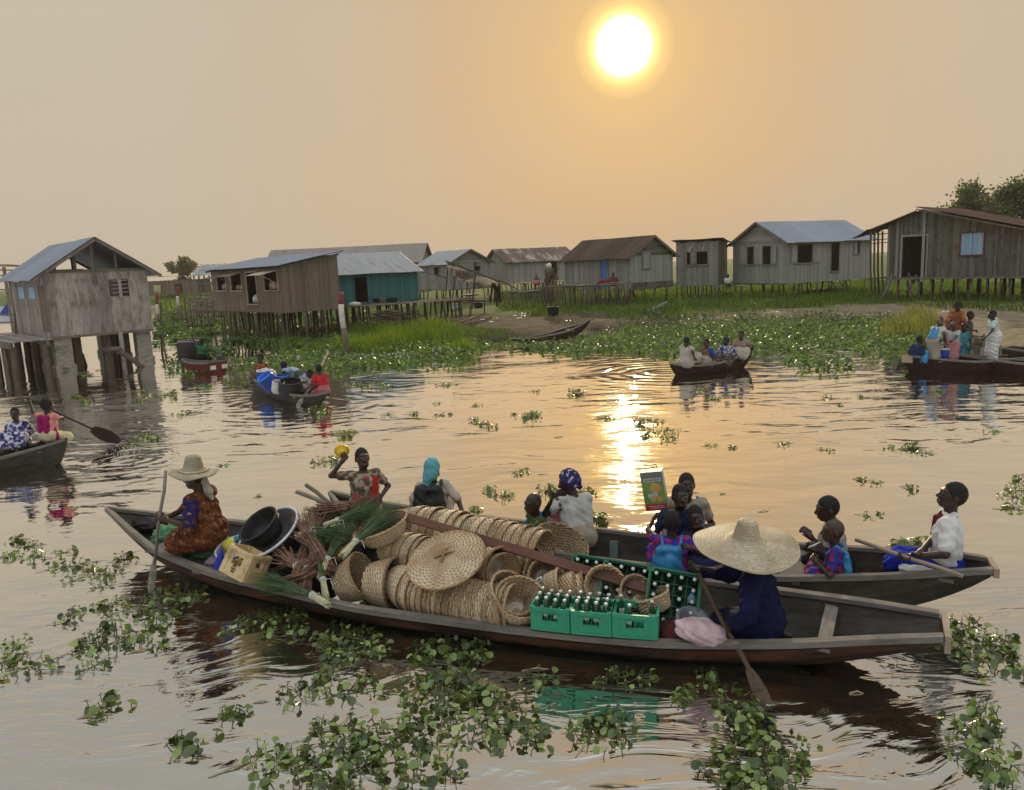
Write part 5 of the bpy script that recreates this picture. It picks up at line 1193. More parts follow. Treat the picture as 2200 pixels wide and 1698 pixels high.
def basket_data(r, rb, dp, nsp=64, rows=17, floor=True, white=True, crush=0.):
    """coiled wall with over/under weave, returns (body mesh, rim mesh)"""
    mb = MB(); r_ = np.random.default_rng(int(r*1000+dp*77))
    def wall(off, flip, amp):
        P = []
        for i in range(rows+1):
            f = i/rows; rr = rb+(r-rb)*(f**.8)
            P.append([V(((rr+off+amp*(1 if (i+k//2) % 2 else -1))*math.cos(2*math.pi*k/nsp)*(1+crush*math.sin(4*math.pi*k/nsp)*f), (rr+off+amp*(1 if (i+k//2) % 2 else -1))*math.sin(2*math.pi*k/nsp), dp*f+.004*math.sin(k*1.7+i))) for k in range(nsp+1)])
        vs = [p for row in P for p in row]; w = nsp+1
        for i in range(rows):
            for k in range(nsp):
                q = (i*w+k, i*w+k+1, (i+1)*w+k+1, (i+1)*w+k); lv = .5+.32*(1 if (i+k//2) % 2 else -1)+r_.uniform(-.18, .18)
                mb.add([vs[j] for j in q], [(0, 1, 2, 3) if not flip else (3, 2, 1, 0)], 0, None, float(np.clip(lv, 0, 1)))
    wall(.006, False, .0035); wall(-.008, True, .0035)
    for z, fl in ((.0, True), (.012, False)):
        nr = 7
        for i in range(nr):
            r0, r1 = rb*i/nr, rb*(i+1)/nr
            for k in range(nsp):
                a0, a1 = 2*math.pi*k/nsp, 2*math.pi*(k+1)/nsp
                q = [V((r0*math.cos(a0), r0*math.sin(a0), z)), V((r1*math.cos(a0), r1*math.sin(a0), z)), V((r1*math.cos(a1), r1*math.sin(a1), z)), V((r0*math.cos(a1), r0*math.sin(a1), z))]
                if fl: q = q[::-1]
                wh = white and not fl and 2 <= i <= 4 and (k+i) % 3
                mb.add(q, [(0, 1, 2, 3)], 1 if wh else 0, None, .5+.35*(1 if (i+k//2) % 2 else -1)*r_.random())
    o = mb.build('b', [CANE, CANEW], origin=(0, 0, 0)); me = o.data; bpy.data.objects.remove(o)
    mr = thin = None
    for rw, am in ((.0042, .003), (.0075, .007)):
      mb = MB()
      for s_ in (0, math.pi):
        pts = [V(((r+.004+am*math.cos(14*a+s_))*math.cos(a)*(1+crush*math.sin(2*a)), (r+.004+am*math.cos(14*a+s_))*math.sin(a), dp+.004+am*math.sin(14*a+s_))) for a in np.linspace(0, 2*math.pi, 97)]
        mb.tube(pts, rw, 5, cap=False)
      o = mb.build('r', [CANER], origin=(0, 0, 0), smooth=True); mr = o.data; bpy.data.objects.remove(o)
      if am < .005: thin = mr
    return me, mr, thin
B_MED = basket_data(.215, .155, .24); B_BIG = basket_data(.26, .19, .24, 72, 18); B_SML = basket_data(.15, .10, .15, 48, 12); B_BOWL = basket_data(.265, .17, .15, 72, 13); B_TINY = basket_data(.125, .09, .13, 44, 11); B_DISH = basket_data(.16, .12, .13, 48, 10, crush=.1)
def axes_m(ax, p, roll=0.):
    ax = V(ax).normalized(); x = ax.cross(V((0, 0, 1)));
    if x.length < .01: x = V((1, 0, 0))
    x.normalize(); y = ax.cross(x)
    M = Matrix(((x.x, y.x, ax.x, p[0]), (x.y, y.y, ax.y, p[1]), (x.z, y.z, ax.z, p[2]), (0, 0, 0, 1)))
    return M @ Matrix.Rotation(roll, 4, 'Z')
def basket(B, p, ax, label, group=None, sc=1., depth_off=0., roll=None, name='basket', thin=False):
    o = bpy.data.objects.new(name, B[0]); COL.objects.link(o); r = bpy.data.objects.new('rim', B[2] if thin else B[1]); COL.objects.link(r); r.parent = o
    M = axes_m(ax, V(p)-V(ax).normalized()*depth_off, random.random()*6 if roll is None else roll)
    o.matrix_world = M @ Matrix.Scale(sc, 4); o.location, q, s_ = o.matrix_world.decompose(); o.rotation_euler = q.to_euler(); o.scale = s_
    return tag(o, label, 'basket', group)
def stack(B, path, n, label, group, wob=.05, rs=(.96, 1.05), dirv=None):
    P = resample(path, n, 1)
    for k in range(n):
        d = (P[min(k+1, n-1)]-P[max(k-1, 0)]).normalized()
        d = (d+V((random.uniform(-wob, wob), random.uniform(-wob, wob), random.uniform(-wob, wob)))).normalized()
        basket(B, P[k], d, label, group, random.uniform(*rs), .12, thin=k < n-2)
    return P, d
bd = V((.908, -.419, 0))          # along the cargo canoe
stack(B_MED, [at(868, 1258, .28), at(905, 1272, .27), at(960, 1288, .26), at(1030, 1304, .25), at(1078, 1308, .27)], 21, 'woven basket nested in the long front row of cane baskets', 'baskets nested in the front row')
basket(B_MED, at(757, 1248, .29), (.80, -.18, .42), 'pale woven basket lying open to the right, leftmost of the baskets', None, 1.04, .12)
basket(B_MED, at(822, 1252, .29), (.93, -.34, .08), 'brown woven basket on its side just right of the leftmost pale one', None, 1.1, .12)
stack(B_MED, [at(850, 1180, .50), at(930, 1200, .49), at(1010, 1214, .47), at(1040, 1218, .46)], 11, 'woven basket nested in the middle row under the round cane lid', 'baskets nested in the middle row', rs=(.86, .93))
basket(B_MED, at(1058, 1220, .46), (.62, -.74, .12), 'open woven basket facing out at the end of the middle row under the lid', None, .95, .1)
basket(B_MED, at(1068, 1225, .44), (.52, -.82, .12), 'smaller basket set inside the open end of the middle row', None, .80, .08)
stack(B_BIG, [at(885, 1137, .52), at(960, 1150, .50), at(1060, 1172, .46), at(1140, 1192, .42)], 16, 'large woven basket nested in the back row behind the leaning board', 'baskets nested in the back row', rs=(.95, 1.06))
basket(B_BIG, at(1196, 1188, .40), (.30, -.38, .87), 'large open woven basket tipped up at the right end of the back row', None, 1.05, .12)
basket(B_MED, at(1086, 1287, .36), (.55, -.45, .70), 'woven basket tipped open behind the bowl-like basket at the end of the front row', None, .95, .12)
basket(B_MED, at(1114, 1300, .34), (.16, -.50, .85), 'open woven basket with a white bottom left of the green bottle crates', None, .96, .12)
basket(B_BOWL, at(826, 1150, .66), (-.30, -.06, .95), 'wide shallow basket heaped with a green grass broom', None, 1.02, .04, name='shallow_basket')
basket(B_SML, at(1170, 1240, .42), (.12, -.88, .46), 'small open basket with white shells behind the bottles', None, 1.03, .08)
basket(B_SML, at(1164, 1238, .40), (.08, -.88, .46), 'small basket sleeved round the one with the white shells', None, 1.10, .09)
basket(B_TINY, at(1190, 1256, .42), (.93, -.25, .26), 'little pale basket on its side in front of the white shells', None, 1.0, .07)
basket(B_TINY, at(1222, 1264, .38), (.96, -.10, .25), 'little brown basket on its side left of the round open one', None, 1.12, .07)
basket(B_TINY, at(1236, 1266, .38), (.96, -.10, .25), 'little basket slipped over the brown one beside the round open basket', None, 1.12, .06)
basket(B_SML, at(1297, 1262, .42), (.06, -.86, .50), 'round open basket facing out above the green crates', None, 1.12, .08)
basket(B_SML, at(1362, 1278, .40), (.30, -.72, .60), 'shallow basket leaning open right of the round one', None, .98, .08)
basket(B_DISH, at(1404, 1296, .40), (-.30, .22, .92), 'crumpled brown basket lying on the third green crate', None, .98, .06)
SHELL = MAT('white_shell', (.66, .64, .62), (.5, .48, .46), 30, .4)
mb = MB(); p = at(1160, 1250, .45)
for k in range(46):
    a = random.uniform(0, 6.28); q = p+V((.045*math.sqrt(random.random())*math.cos(a), -.04*random.random(), .075*math.sin(a)*random.random()-.01)); mb.lathe([(0, -.011), (.009, -.006), (.011, 0), (.009, .006), (0, .011)], 6, Matrix.Translation(q))
tag(mb.build('shell_string', SHELL, smooth=True), 'string of small white shells hanging in the small open basket', 'shells')
# round lid
def lid():
    mb = MB(); nsp, rows, r = 88, 21, .355
    for i in range(rows):
        for k in range(nsp):
            r0, r1 = r*i/rows, r*(i+1)/rows; a0, a1 = 2*math.pi*k/nsp, 2*math.pi*(k+1)/nsp
            h = lambda rr, kk, ii: .05*(1-(rr/r)**2)+.0045*(1 if (ii+kk//2) % 2 else -1)
            q = [V((r0*math.cos(a0), r0*math.sin(a0), h(r0, k, i))), V((r1*math.cos(a0), r1*math.sin(a0), h(r1, k, i+1))), V((r1*math.cos(a1), r1*math.sin(a1), h(r1, k+1, i+1))), V((r0*math.cos(a1), r0*math.sin(a1), h(r0, k+1, i)))]
            lv = float(np.clip(.58+.36*(1 if (i+k//2) % 2 else -1)+random.uniform(-.15, .15), 0, 1))
            mb.add(q, [(0, 1, 2, 3)], 0, None, lv); mb.add([v-V((0, 0, .014)) for v in q], [(3, 2, 1, 0)], 0, None, lv)
    o = mb.build('round_tray', CANE, origin=(0, 0, 0)); mb = MB()
    for s_ in (0, math.pi): mb.tube([V(((r+.004*math.cos(20*a+s_))*math.cos(a), (r+.004*math.cos(20*a+s_))*math.sin(a), .006*math.sin(20*a+s_)-.004)) for a in np.linspace(0, 2*math.pi, 97)], .008, 5, cap=False)
    rm = mb.build('rim', CANER, origin=(0, 0, 0), smooth=True); rm.parent = o
    mb = MB()
    for a in (.2, 1.35): c, s = math.cos(a), math.sin(a); mb.tube([V((-.09*c, -.09*s, .05)), V((-.06*c, -.06*s, .066)), V((.06*c, .06*s, .066)), V((.09*c, .09*s, .05))], .013, 6)
    hd = mb.build('knot_handle', CANER, origin=(0, 0, 0), smooth=True); hd.parent = o
    return o
o = lid(); M = axes_m((-.20, -.36, .91), at(958, 1201, .66), .5); o.location, q, s_ = M.decompose(); o.rotation_euler = q.to_euler(); tag(o, 'large round woven cane tray lying on top of the baskets', 'tray')
# ------------------------------------------------------------------ crates and bottles
GREENP = MAT('green_crate_plastic', (.03, .29, .165), (.045, .34, .20), 3, .42, c3=(.02, .19, .11), s3=5, t3=(.6, .75), bump=.001, bscale=40); GREEND = MAT('dark_green_crate', (.012, .12, .06), (.02, .16, .08), 4, .4); TANP = MAT('tan_crate_plastic', (.58, .43, .20), (.64, .49, .26), 3, .45, c3=(.36, .25, .11), s3=6, t3=(.55, .7))
def crate(name, label, M, w, d, h, mat, div=(4, 3), group=None, hole=True, slots=False):
    root = thing(name, label, 'crate', (0, 0, 0), 0, group); t = .016
    mb = MB(); X, Y, Z = V((1, 0, 0)), V((0, 1, 0)), V((0, 0, 1))
    for s in (-1, 1):
        for ax, L, o in ((0, w, d/2), (1, d, w/2)):
            def bx(u0, u1, z0, z1, e=0.):
                c = V(((u0+u1)/2, s*(o-t/2+e), (z0+z1)/2)) if ax == 0 else V((s*(o-t/2+e), (u0+u1)/2, (z0+z1)/2))
                sz = (u1-u0, t, z1-z0) if ax == 0 else (t, u1-u0, z1-z0); mb.box(c, sz, r=.5)
            q = L/2-t; hw = L*.2
            if hole:
                bx(-q, q, 0, h*.42); bx(-q, q, h*.74, h-.03); bx(-q, -hw, h*.42, h*.74); bx(hw, q, h*.42, h*.74)
                bx(-hw-.012, hw+.012, h*.40, h*.425, .006); bx(-hw-.012, hw+.012, h*.735, h*.76, .006)
            else: bx(-q, q, 0, h-.03)
            bx(-L/2+.01, L/2-.01, h-.032, h, .010); bx(-L/2+.01, L/2-.01, 0, .02, .006); bx(-q+.02, q-.02, h*.80, h*.84, .004)
            for u in (-L*.38, L*.38): bx(u-.012, u+.012, .02, h-.032, .005)
            if slots: pass
    for sx in (-1, 1):
        for sy in (-1, 1): mb.box((sx*(w/2-t), sy*(d/2-t), h/2), (t*2.2, t*2.2, h-.002), r=.5)
    mb.box((0, 0, .008), (w-.03, d-.03, .014), r=.5)
    mb.build('body', mat, root, origin=(0, 0, 0))
    mb = MB(); nx_, ny_ = div
    for i in range(1, nx_): mb.box((-w/2+w*i/nx_, 0, h*.28), (.006, d-.034, h*.5), r=.5)
    for j in range(1, ny_): mb.box((0, -d/2+d*j/ny_, h*.28), (w-.034, .006, h*.5), r=.5)
    mb.build('divider', mat, root)
    root.location, q, s_ = M.decompose(); root.rotation_euler = q.to_euler()
    return root
GLASS, t = nt('green_glass'); b = NB(t); p_ = b.n('BsdfPrincipled'); b.set(p_.inputs['Base Color'], (.012, .075, .03)); p_.inputs['Roughness'].default_value = .06; p_.inputs['Specular IOR Level'].default_value = .6; p_.inputs['Coat Weight'].default_value = .4; b.out(p_.outputs[0])
CAPM = MAT('white_cap', (.66, .66, .64), (.55, .55, .54), 30, .4); LBL = MAT('white_print', (.72, .73, .70), (.6, .62, .6), 40, .5)
mb = MB(); mb.lathe([(0, 0), (.028, 0), (.030, .01), (.030, .12), (.026, .15), (.014, .19), (.0125, .235), (0, .235)], 14); bo = mb.build('bottle', GLASS, origin=(0, 0, 0), smooth=True); bot_me = bo.data; bpy.data.objects.remove(bo)
mb = MB(); mb.lathe([(.0138, .226), (.0155, .229), (.0155, .240), (.012, .243), (0, .243)], 12); bo = mb.build('cap', CAPM, origin=(0, 0, 0), smooth=True); cap_me = bo.data; bpy.data.objects.remove(bo)
mb = MB(); n_ = 14
for k in range(5):   # a crooked white print on the shoulder, like a seven and strokes
    a = -1.57+(k-2)*.32; mb.tube([V((.0315*math.cos(a), .0315*math.sin(a), .085+.01*(k % 2))), V((.0318*math.cos(a+.12), .0318*math.sin(a+.12), .118)), V((.030*math.cos(a+.22), .030*math.sin(a+.22), .137))], .004, 4)
bo = mb.build('label', LBL, origin=(0, 0, 0)); lab_me = bo.data; bpy.data.objects.remove(bo)
def bottle(M, label, group, printed=True):
    o = bpy.data.objects.new('bottle', bot_me); COL.objects.link(o); o.location, q, s_ = M.decompose(); o.rotation_euler = q.to_euler()
    for nm, me in (('cap', cap_me), ('label', lab_me)):
        if nm == 'label' and not printed: continue
        c = bpy.data.objects.new(nm, me); COL.objects.link(c); c.parent = o
    return tag(o, label, 'bottle', group)
cw, cd, ch = .315, .26, .20
for k, (px0, py0, px1, py1, nb) in enumerate(((1143, 1352, 1222, 1361, 12), (1229, 1362, 1312, 1369, 12), (1318, 1369, 1411, 1376, 2))):
    a = at(px0, py0, .255); c = at(px1, py1, .255); x = (c-a); wv = x.length; x.normalize(); y = V((-x.y, x.x, 0)); up = V((0, 0, 1))
    o = (a+c)/2+y*cd/2; M = Matrix(((x.x, y.x, 0, o.x), (x.y, y.y, 0, o.y), (0, 0, 1, .255), (0, 0, 0, 1)))
    lab = ('bright green bottle crate nearest the open basket, left of three', 'bright green bottle crate in the middle of three', 'bright green crate with few bottles, right of three')[k]
    crate('bottle_crate', lab, M, wv+.012, cd, ch, GREENP, (4, 3), 'green bottle crates on the gunwale')
    nn = 0
    for i in range(4):
        for j in range(3):
            if k == 2 and (i, j) not in ((1, 0), (3, 1), (0, 2)): continue
            bottle(M @ Matrix.Translation((-wv/2+wv*(i+.5)/4, -cd/2+cd*(j+.5)/3, .022+random.uniform(-.004, .012))) @ Matrix.Rotation(random.uniform(-.5, .5), 4, 'Z'), ('green capped bottle standing in the left bright green crate', 'green capped bottle standing in the middle bright green crate', 'green capped bottle standing in the right, almost empty green crate')[k], ('bottles in the left green crate', 'bottles in the middle green crate', 'bottles in the right green crate')[k])
# dark green crates lying tipped towards the viewer at the far side of the boat
for k, (px, py, z, w, h_, nx_, nz_) in enumerate(((1444, 1290, .40, .42, .46, 4, 5), (1342, 1262, .42, .40, .40, 4, 4), (1268, 1236, .44, .34, .30, 4, 3))):
    c = at(px, py, z); x = bd.copy(); nrm_ = (V((-.12, -.80, .58))).normalized(); x = (x-nrm_*x.dot(nrm_)).normalized(); yv = nrm_.cross(x)
    c = c-nrm_*.13
    M = Matrix(((x.x, yv.x, nrm_.x, c.x), (x.y, yv.y, nrm_.y, c.y), (x.z, yv.z, nrm_.z, c.z), (0, 0, 0, 1)))
    crate('bottle_crate', ('dark green crate of capped bottles tipped towards the viewer beside the water bottle', 'dark green crate of capped bottles behind the round open basket', 'dark green crate of capped bottles half hidden behind the leaning board')[k], M, w, h_, .2, GREEND, (nx_, nz_), 'tipped green crates at the back', hole=False)
    mb = MB(); 
    for i in range(nx_):
        for j in range(nz_): bottle(M @ Matrix.Translation((-w/2+w*(i+.5)/nx_, -h_/2+h_*(j+.5)/nz_, -.02+random.uniform(-.01, .01))) @ Matrix.Rotation(random.uniform(0, 6), 4, 'Z'), ('dark bottle with a white cap in the tipped crate beside the water bottle', 'dark bottle with a white cap in the tipped crate behind the round basket', 'dark bottle with a white cap in the tipped crate behind the board')[k], ('bottles in the crate by the water bottle', 'bottles in the crate behind the round basket', 'bottles in the crate behind the board')[k], False)
# tan crate leaning at the left
up = V((.42, .28, .86)).normalized(); x = V((.88, -.42, -.22)); x = (x-up*x.dot(up)).normalized(); y = up.cross(x); c = at(516, 1240, .36)
M = Matrix(((x.x, y.x, up.x, c.x), (x.y, y.y, up.y, c.y), (x.z, y.z, up.z, c.z), (0, 0, 0, 1)))
cr = crate('plastic_crate', 'tan ribbed plastic crate leaning at the near side of the cargo canoe', M, .30, .30, .27, TANP, (2, 2))
mb = MB()
for (u, z, w, h_) in ((0, .125, .035, .06), (0, .075, .05, .014), (0, .05, .035, .018)): q = M @ V((u, -.157, z)); mb.box(q, (w, .004, h_), (x, y, up))
mb.build('mark', MAT('brown_mark', (.12, .06, .03)), cr)
# ------------------------------------------------------------------ bowls, bundles, boards
ENA = MAT('white_enamel', (.66, .68, .72), (.56, .58, .62), 8, .3); NAVY = MAT('navy_enamel', (.02, .03, .12), (.03, .05, .2), 6, .35); BLK = MAT('black_rubber', (.012, .012, .013), (.03, .028, .026), 14, .5); GREYIN = MAT('worn_grey_basin', (.17, .165, .17), (.26, .25, .25), 6, .45)
def bowl(name, label, cat, p, ax, r, rb, dp, mo, mi, rimm, thick=.012):
    M = axes_m(ax, p); root = thing(name, label, cat, p)
    mb = MB(); mb.lathe([(0, 0), (rb, 0), (rb+(r-rb)*.6, dp*.5), (r, dp)], 32, M); 
    for f in (.55, .75): mb.lathe([(rb+(r-rb)*f, dp*(f-.08)), (rb+(r-rb)*f+.012, dp*(f-.05)), (rb+(r-rb)*f+.006, dp*f)], 32, M)
    mb.build('outside', mo, root, True)
    mb = MB(); mb.lathe([(r-thick, dp), (rb+(r-rb)*.6-thick, dp*.5), (rb-thick, thick), (0, thick)], 32, M); mb.build('inside', mi, root, True)
    mb = MB(); mb.lathe([(r-thick, dp-.004), (r-thick*.4, dp+.012), (r+.012, dp+.006), (r+.012, dp-.012), (r, dp-.012)], 40, M); mb.build('rim', rimm, root, True)
    return root
bowl('basin', 'big black basin with a white rim tilted behind the tan crate', 'basin', at(606, 1180, .42), (-.38, -.36, .85), .34, .25, .26, BLK, GREYIN, ENA)
bowl('basin', 'smaller all-black basin set tilted inside the white-rimmed one', 'basin', at(580, 1152, .56), (-.42, -.38, .82), .215, .16, .20, BLK, BLK, BLK)
bowl('enamel_bowl', 'blue enamel bowl with a white rim holding yellow and red plastic things', 'bowl', at(512, 1192, .30), (-.15, -.25, .95), .205, .12, .11, NAVY, GREYIN, ENA)
def blob(name, label, cat, p, sx, sy, sz, mat, amp=.12, rot=(0, 0, 0), n=18, seed=1, fr=5.):
    mb = MB(); P = []; Mr = Matrix.Rotation(rot[2], 3, 'Z') @ Matrix.Rotation(rot[1], 3, 'Y') @ Matrix.Rotation(rot[0], 3, 'X')
    for i in range(n+1):
        th = math.pi*i/n; row = []
        for j in range(2*n+1):
            ph = math.pi*j/n; d = V((math.sin(th)*math.cos(ph), math.sin(th)*math.sin(ph), math.cos(th)))
            k = 1+amp*(math.sin(fr*d.x+seed+2*math.sin(fr*.8*d.z))*math.sin(fr*1.1*d.y+seed*2)+.5*math.sin(fr*2.3*d.z+3*d.x*fr*.5+seed))
            row.append(V(p)+Mr @ V((d.x*sx*k, d.y*sy*k, d.z*sz*k)))
        P.append(row)
    mb.grid(P, 0, None, .5, flip=False); o = mb.build(name, mat, smooth=True); return tag(o, label, cat)
YEL = MAT('yellow_plastic', (.60, .55, .06), (.7, .62, .12), 8, .45); REDN = MAT('red_net', (.55, .06, .05), (.4, .05, .05), 60, .6); TURQ = MAT('turquoise_plastic', (.02, .22, .36), (.03, .28, .42), 8, .4); DBLU = MAT('deep_blue_plastic', (.015, .025, .36), (.02, .04, .5), 6, .35)
blob('yellow_bag', 'yellow plastic bag lying in the blue enamel bowl', 'bag', at(497, 1172, .38), .10, .08, .07, YEL, .08, (0, .2, -.4))
blob('red_net_bag', 'red net bag in the blue enamel bowl against the black basin', 'bag', at(524, 1166, .40), .06, .06, .09, REDN, .06)
bowl('plastic_bowl', 'small turquoise plastic bowl between the basins and the enamel bowl', 'bowl', at(522, 1160, .42), (-.5, -.2, .8), .075, .05, .06, TURQ, TURQ, TURQ, .006)
mb = MB(); P = []
for i in range(7):
    f = i/6; w = .055*(1-f)**.6+.004; q = at(470, 1222, .30)+V((.05*f, .0, .21*f)); P.append([q+V((w*math.cos(a)*1., w*math.sin(a)*.6, 0)) for a in np.linspace(0, 2*math.pi, 13)])
mb.grid(P, flip=True); tag(mb.build('blue_funnel', DBLU, smooth=True), 'deep blue pointed plastic funnel left of the tan crate', 'funnel')
blob('cloth_bundle', 'small grey-violet cloth bundle left of the enamel bowl', 'cloth', at(462, 1206, .28), .10, .09, .05, MAT('violet_cloth', (.16, .13, .17), (.24, .2, .24), 9, .9), .15)
blob('dark_bundle', 'heap of dark nets stowed in the pointed bow', 'net', at(315, 1128, .34), .26, .16, .09, MAT('dark_net', (.02, .018, .02), (.05, .042, .045), 30, .9, bump=.03), .2, (0, 0, -.5), 20, 2, 9)
STALK = MAT('red_brown_stalk', (.13, .06, .038), (.27, .155, .105), 20, .8, rv=.45); GRASSB = MAT('broom_green', (.05, .10, .035), (.13, .19, .075), 16, .6, rv=.45, transl=.2); PALEST = MAT('pale_stem', (.56, .52, .36), (.42, .44, .24), 25, .6, rv=.25); TIE = MAT('white_tie', (.7, .7, .68))
def bundle(name, label, cat, root_end, tie, head, r0, rt, rh, n, mat_s, mat_h, rad=.005, curl=.05, up=(0, 0, 1), tie_m=True, droop=0.):
    """strands gathered at the tie: stems run to root_end, the loose head fans to head"""
    a, c, h = V(root_end), V(tie), V(head); root = thing(name, label, cat, c)
    d = (h-c).normalized(); x = d.cross(V(up)).normalized(); y = x.cross(d)
    ms = MB(); mh = MB()
    for k in range(n):
        an = random.uniform(0, 6.28); q = math.sqrt(random.random()); ux = x*math.cos(an)*q+y*math.sin(an)*q
        p0 = a+ux*r0+(a-c).normalized()*random.uniform(-.03, .03); p1 = c+ux*rt; L = random.uniform(.75, 1.05); p2 = c+(h-c)*L*.5+ux*rh*.5; p3 = c+(h-c)*L+ux*rh+V((random.uniform(-curl, curl), random.uniform(-curl, curl), random.uniform(-curl, curl)-droop*L))
        if k % 2 == 0: ms.tube([p0, p1], rad, 4)
        mh.tube([p1, p2, p3], [rad*.9, rad*.75, rad*.3], 4)
    ms.build('stems', mat_s, root); mh.build('strands', mat_h, root)
    if tie_m:
        mb = MB(); dd = (c-a).normalized(); 
        for s in (-.008, .008): mb.tube([c+dd*s*1.2+(x*math.cos(t_)+dd.cross(x)*math.sin(t_))*(rt*1.25) for t_ in np.linspace(0, 6.4, 12)], .0055, 5)
        mb.tube([c+x*rt*1.2, c+x*rt*1.2+V((.05, -.03, .02)), c+x*rt*1.2+V((.07, -.05, -.05))], .003, 4); mb.build('tie', TIE, root)
    return root
bundle('grass_broom', 'green grass broom with pale stems lying in the shallow basket', 'broom', at(737, 1192, .68), at(763, 1163, .74), at(850, 1100, .78), .035, .022, .15, 190, PALEST, GRASSB, .004, .05)
bundle('grass_broom', 'green grass broom hanging stems down left of the pale basket', 'broom', at(688, 1240, .42), at(704, 1200, .55), at(752, 1118, .78), .03, .022, .12, 150, PALEST, GRASSB, .004, .06)
bundle('grass_broom', 'green grass broom standing behind the hanging one, its stems lowest', 'broom', at(700, 1285, .32), at(694, 1246, .42), at(680, 1125, .74), .03, .022, .09, 130, PALEST, GRASSB, .004, .05)
bundle('grass_broom', 'green grass broom lying over the near gunwale right of the tan crate', 'broom', at(704, 1299, .33), at(671, 1279, .36), at(556, 1240, .40), .03, .025, .11, 190, PALEST, GRASSB, .004, .04, droop=.03)
bundle('grass_broom', 'upper green grass broom propped behind the shallow basket', 'broom', at(730, 1135, .72), at(748, 1120, .76), at(815, 1085, .86), .03, .02, .10, 110, PALEST, GRASSB, .004, .05)
bundle('stalk_bundle', 'bundle of red-brown stalks lying on top behind the grass brooms', 'stalks', at(770, 1095, .66), at(738, 1105, .66), at(660, 1120, .62), .09, .07, .15, 150, STALK, STALK, .008, .05, tie_m=False)
bundle('stalk_bundle', 'highest bundle of red-brown stalks beside the girl with the yellow bowl', 'stalks', at(690, 1095, .74), at(720, 1092, .76), at(800, 1080, .84), .1, .07, .10, 120, STALK, STALK, .008, .05, tie_m=False)
bundle('stalk_bundle', 'tied bundle of red-brown stalks with its bushy end right of the tan crate', 'stalks', at(690, 1200, .52), at(640, 1215, .46), at(602, 1195, .50), .05, .035, .11, 110, STALK, STALK, .007, .05)
bundle('stalk_bundle', 'bundle of red-brown stalks standing down into the boat below the basins', 'stalks', at(655, 1270, .30), at(662, 1225, .42), at(690, 1150, .62), .06, .04, .10, 110, STALK, STALK, .007, .05)
bundle('stalk_bundle', 'loose bundle of red-brown stalks leaning by the white-rimmed basin', 'stalks', at(680, 1215, .48), at(672, 1170, .60), at(655, 1110, .74), .05, .04, .11, 110, STALK, STALK, .007, .06, tie_m=False)
for k_, (a_, c_, h_) in enumerate(((at(640, 1235, .40), at(655, 1185, .52), at(690, 1120, .70)), (at(710, 1225, .45), at(690, 1190, .58), at(655, 1135, .70)), (at(620, 1250, .34), at(650, 1240, .40), at(700, 1205, .50)))):
    bundle('stalk_bundle', ('bushy red-brown stalks rising right beside the white-rimmed basin', 'red-brown stalks crossing behind the hanging grass broom', 'short red-brown stalks lying low behind the broom on the gunwale')[k_], 'stalks', a_, c_, h_, .06, .05, .13, 100, STALK, STALK, .007, .07, tie_m=False)
bundle('grass_broom', 'dark green grass broom lying across the stalks left of the shallow basket', 'broom', at(640, 1150, .66), at(672, 1140, .72), at(745, 1150, .72), .03, .025, .11, 130, PALEST, GRASSB, .004, .07)
bundle('grass_broom', 'wide green grass broom fanned over the top bundle of stalks', 'broom', at(700, 1128, .80), at(725, 1118, .82), at(800, 1098, .84), .03, .022, .14, 130, PALEST, GRASSB, .004, .07)
CAL = MAT('calabash', (.30, .14, .05), (.40, .21, .08), 6, .45, c3=(.16, .08, .035), s3=5)
bowl('calabash_bowl', 'brown calabash bowl tucked under the shallow basket', 'bowl', at(735, 1205, .40), (-.2, -.2, .95), .15, .09, .20, CAL, MAT('calabash_inside', (.09, .04, .02)), CAL, .01)
blob('dark_sack', 'dark sack stowed between the stalks and the tan crate', 'sack', at(610, 1225, .22), .30, .22, .15, MAT('dark_sack_cloth', (.012, .011, .011), (.03, .026, .024), 20, .95), .12, (0, 0, -.5), 18, 3)
blob('dark_sack', 'dark sack under the brooms beside the calabash', 'sack', at(700, 1250, .18), .22, .20, .14, MAT('dark_sack_cloth', (.012, .011, .011)), .12, (0, 0, -.5), 18, 5)
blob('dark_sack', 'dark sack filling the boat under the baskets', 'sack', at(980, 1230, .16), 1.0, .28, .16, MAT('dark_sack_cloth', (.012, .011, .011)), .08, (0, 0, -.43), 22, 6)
mb = MB(); mb.beam(at(862, 1108, .84), at(1395, 1266, .47), .085, .022, V((-.2, -.6, .8))); tag(mb.build('long_board', PLANK('red_brown_board', (.11, .05, .035), (.17, .085, .06), (.06, .035, .025), 0)), 'long red-brown board leaning across the baskets', 'board')
paddle(at(657, 1042, .98), at(760, 1118, .66), 'brown paddle shaft sticking up left out of the stalk bundles', 0, rad=.022, mat=W_BEAM)
mb = MB(); mb.beam(at(636, 1056, .95), at(745, 1098, .72), .05, .03); tag(mb.build('flat_pole', W_HUT), 'flat grey pole lying under the brown shaft in the stalks', 'pole')
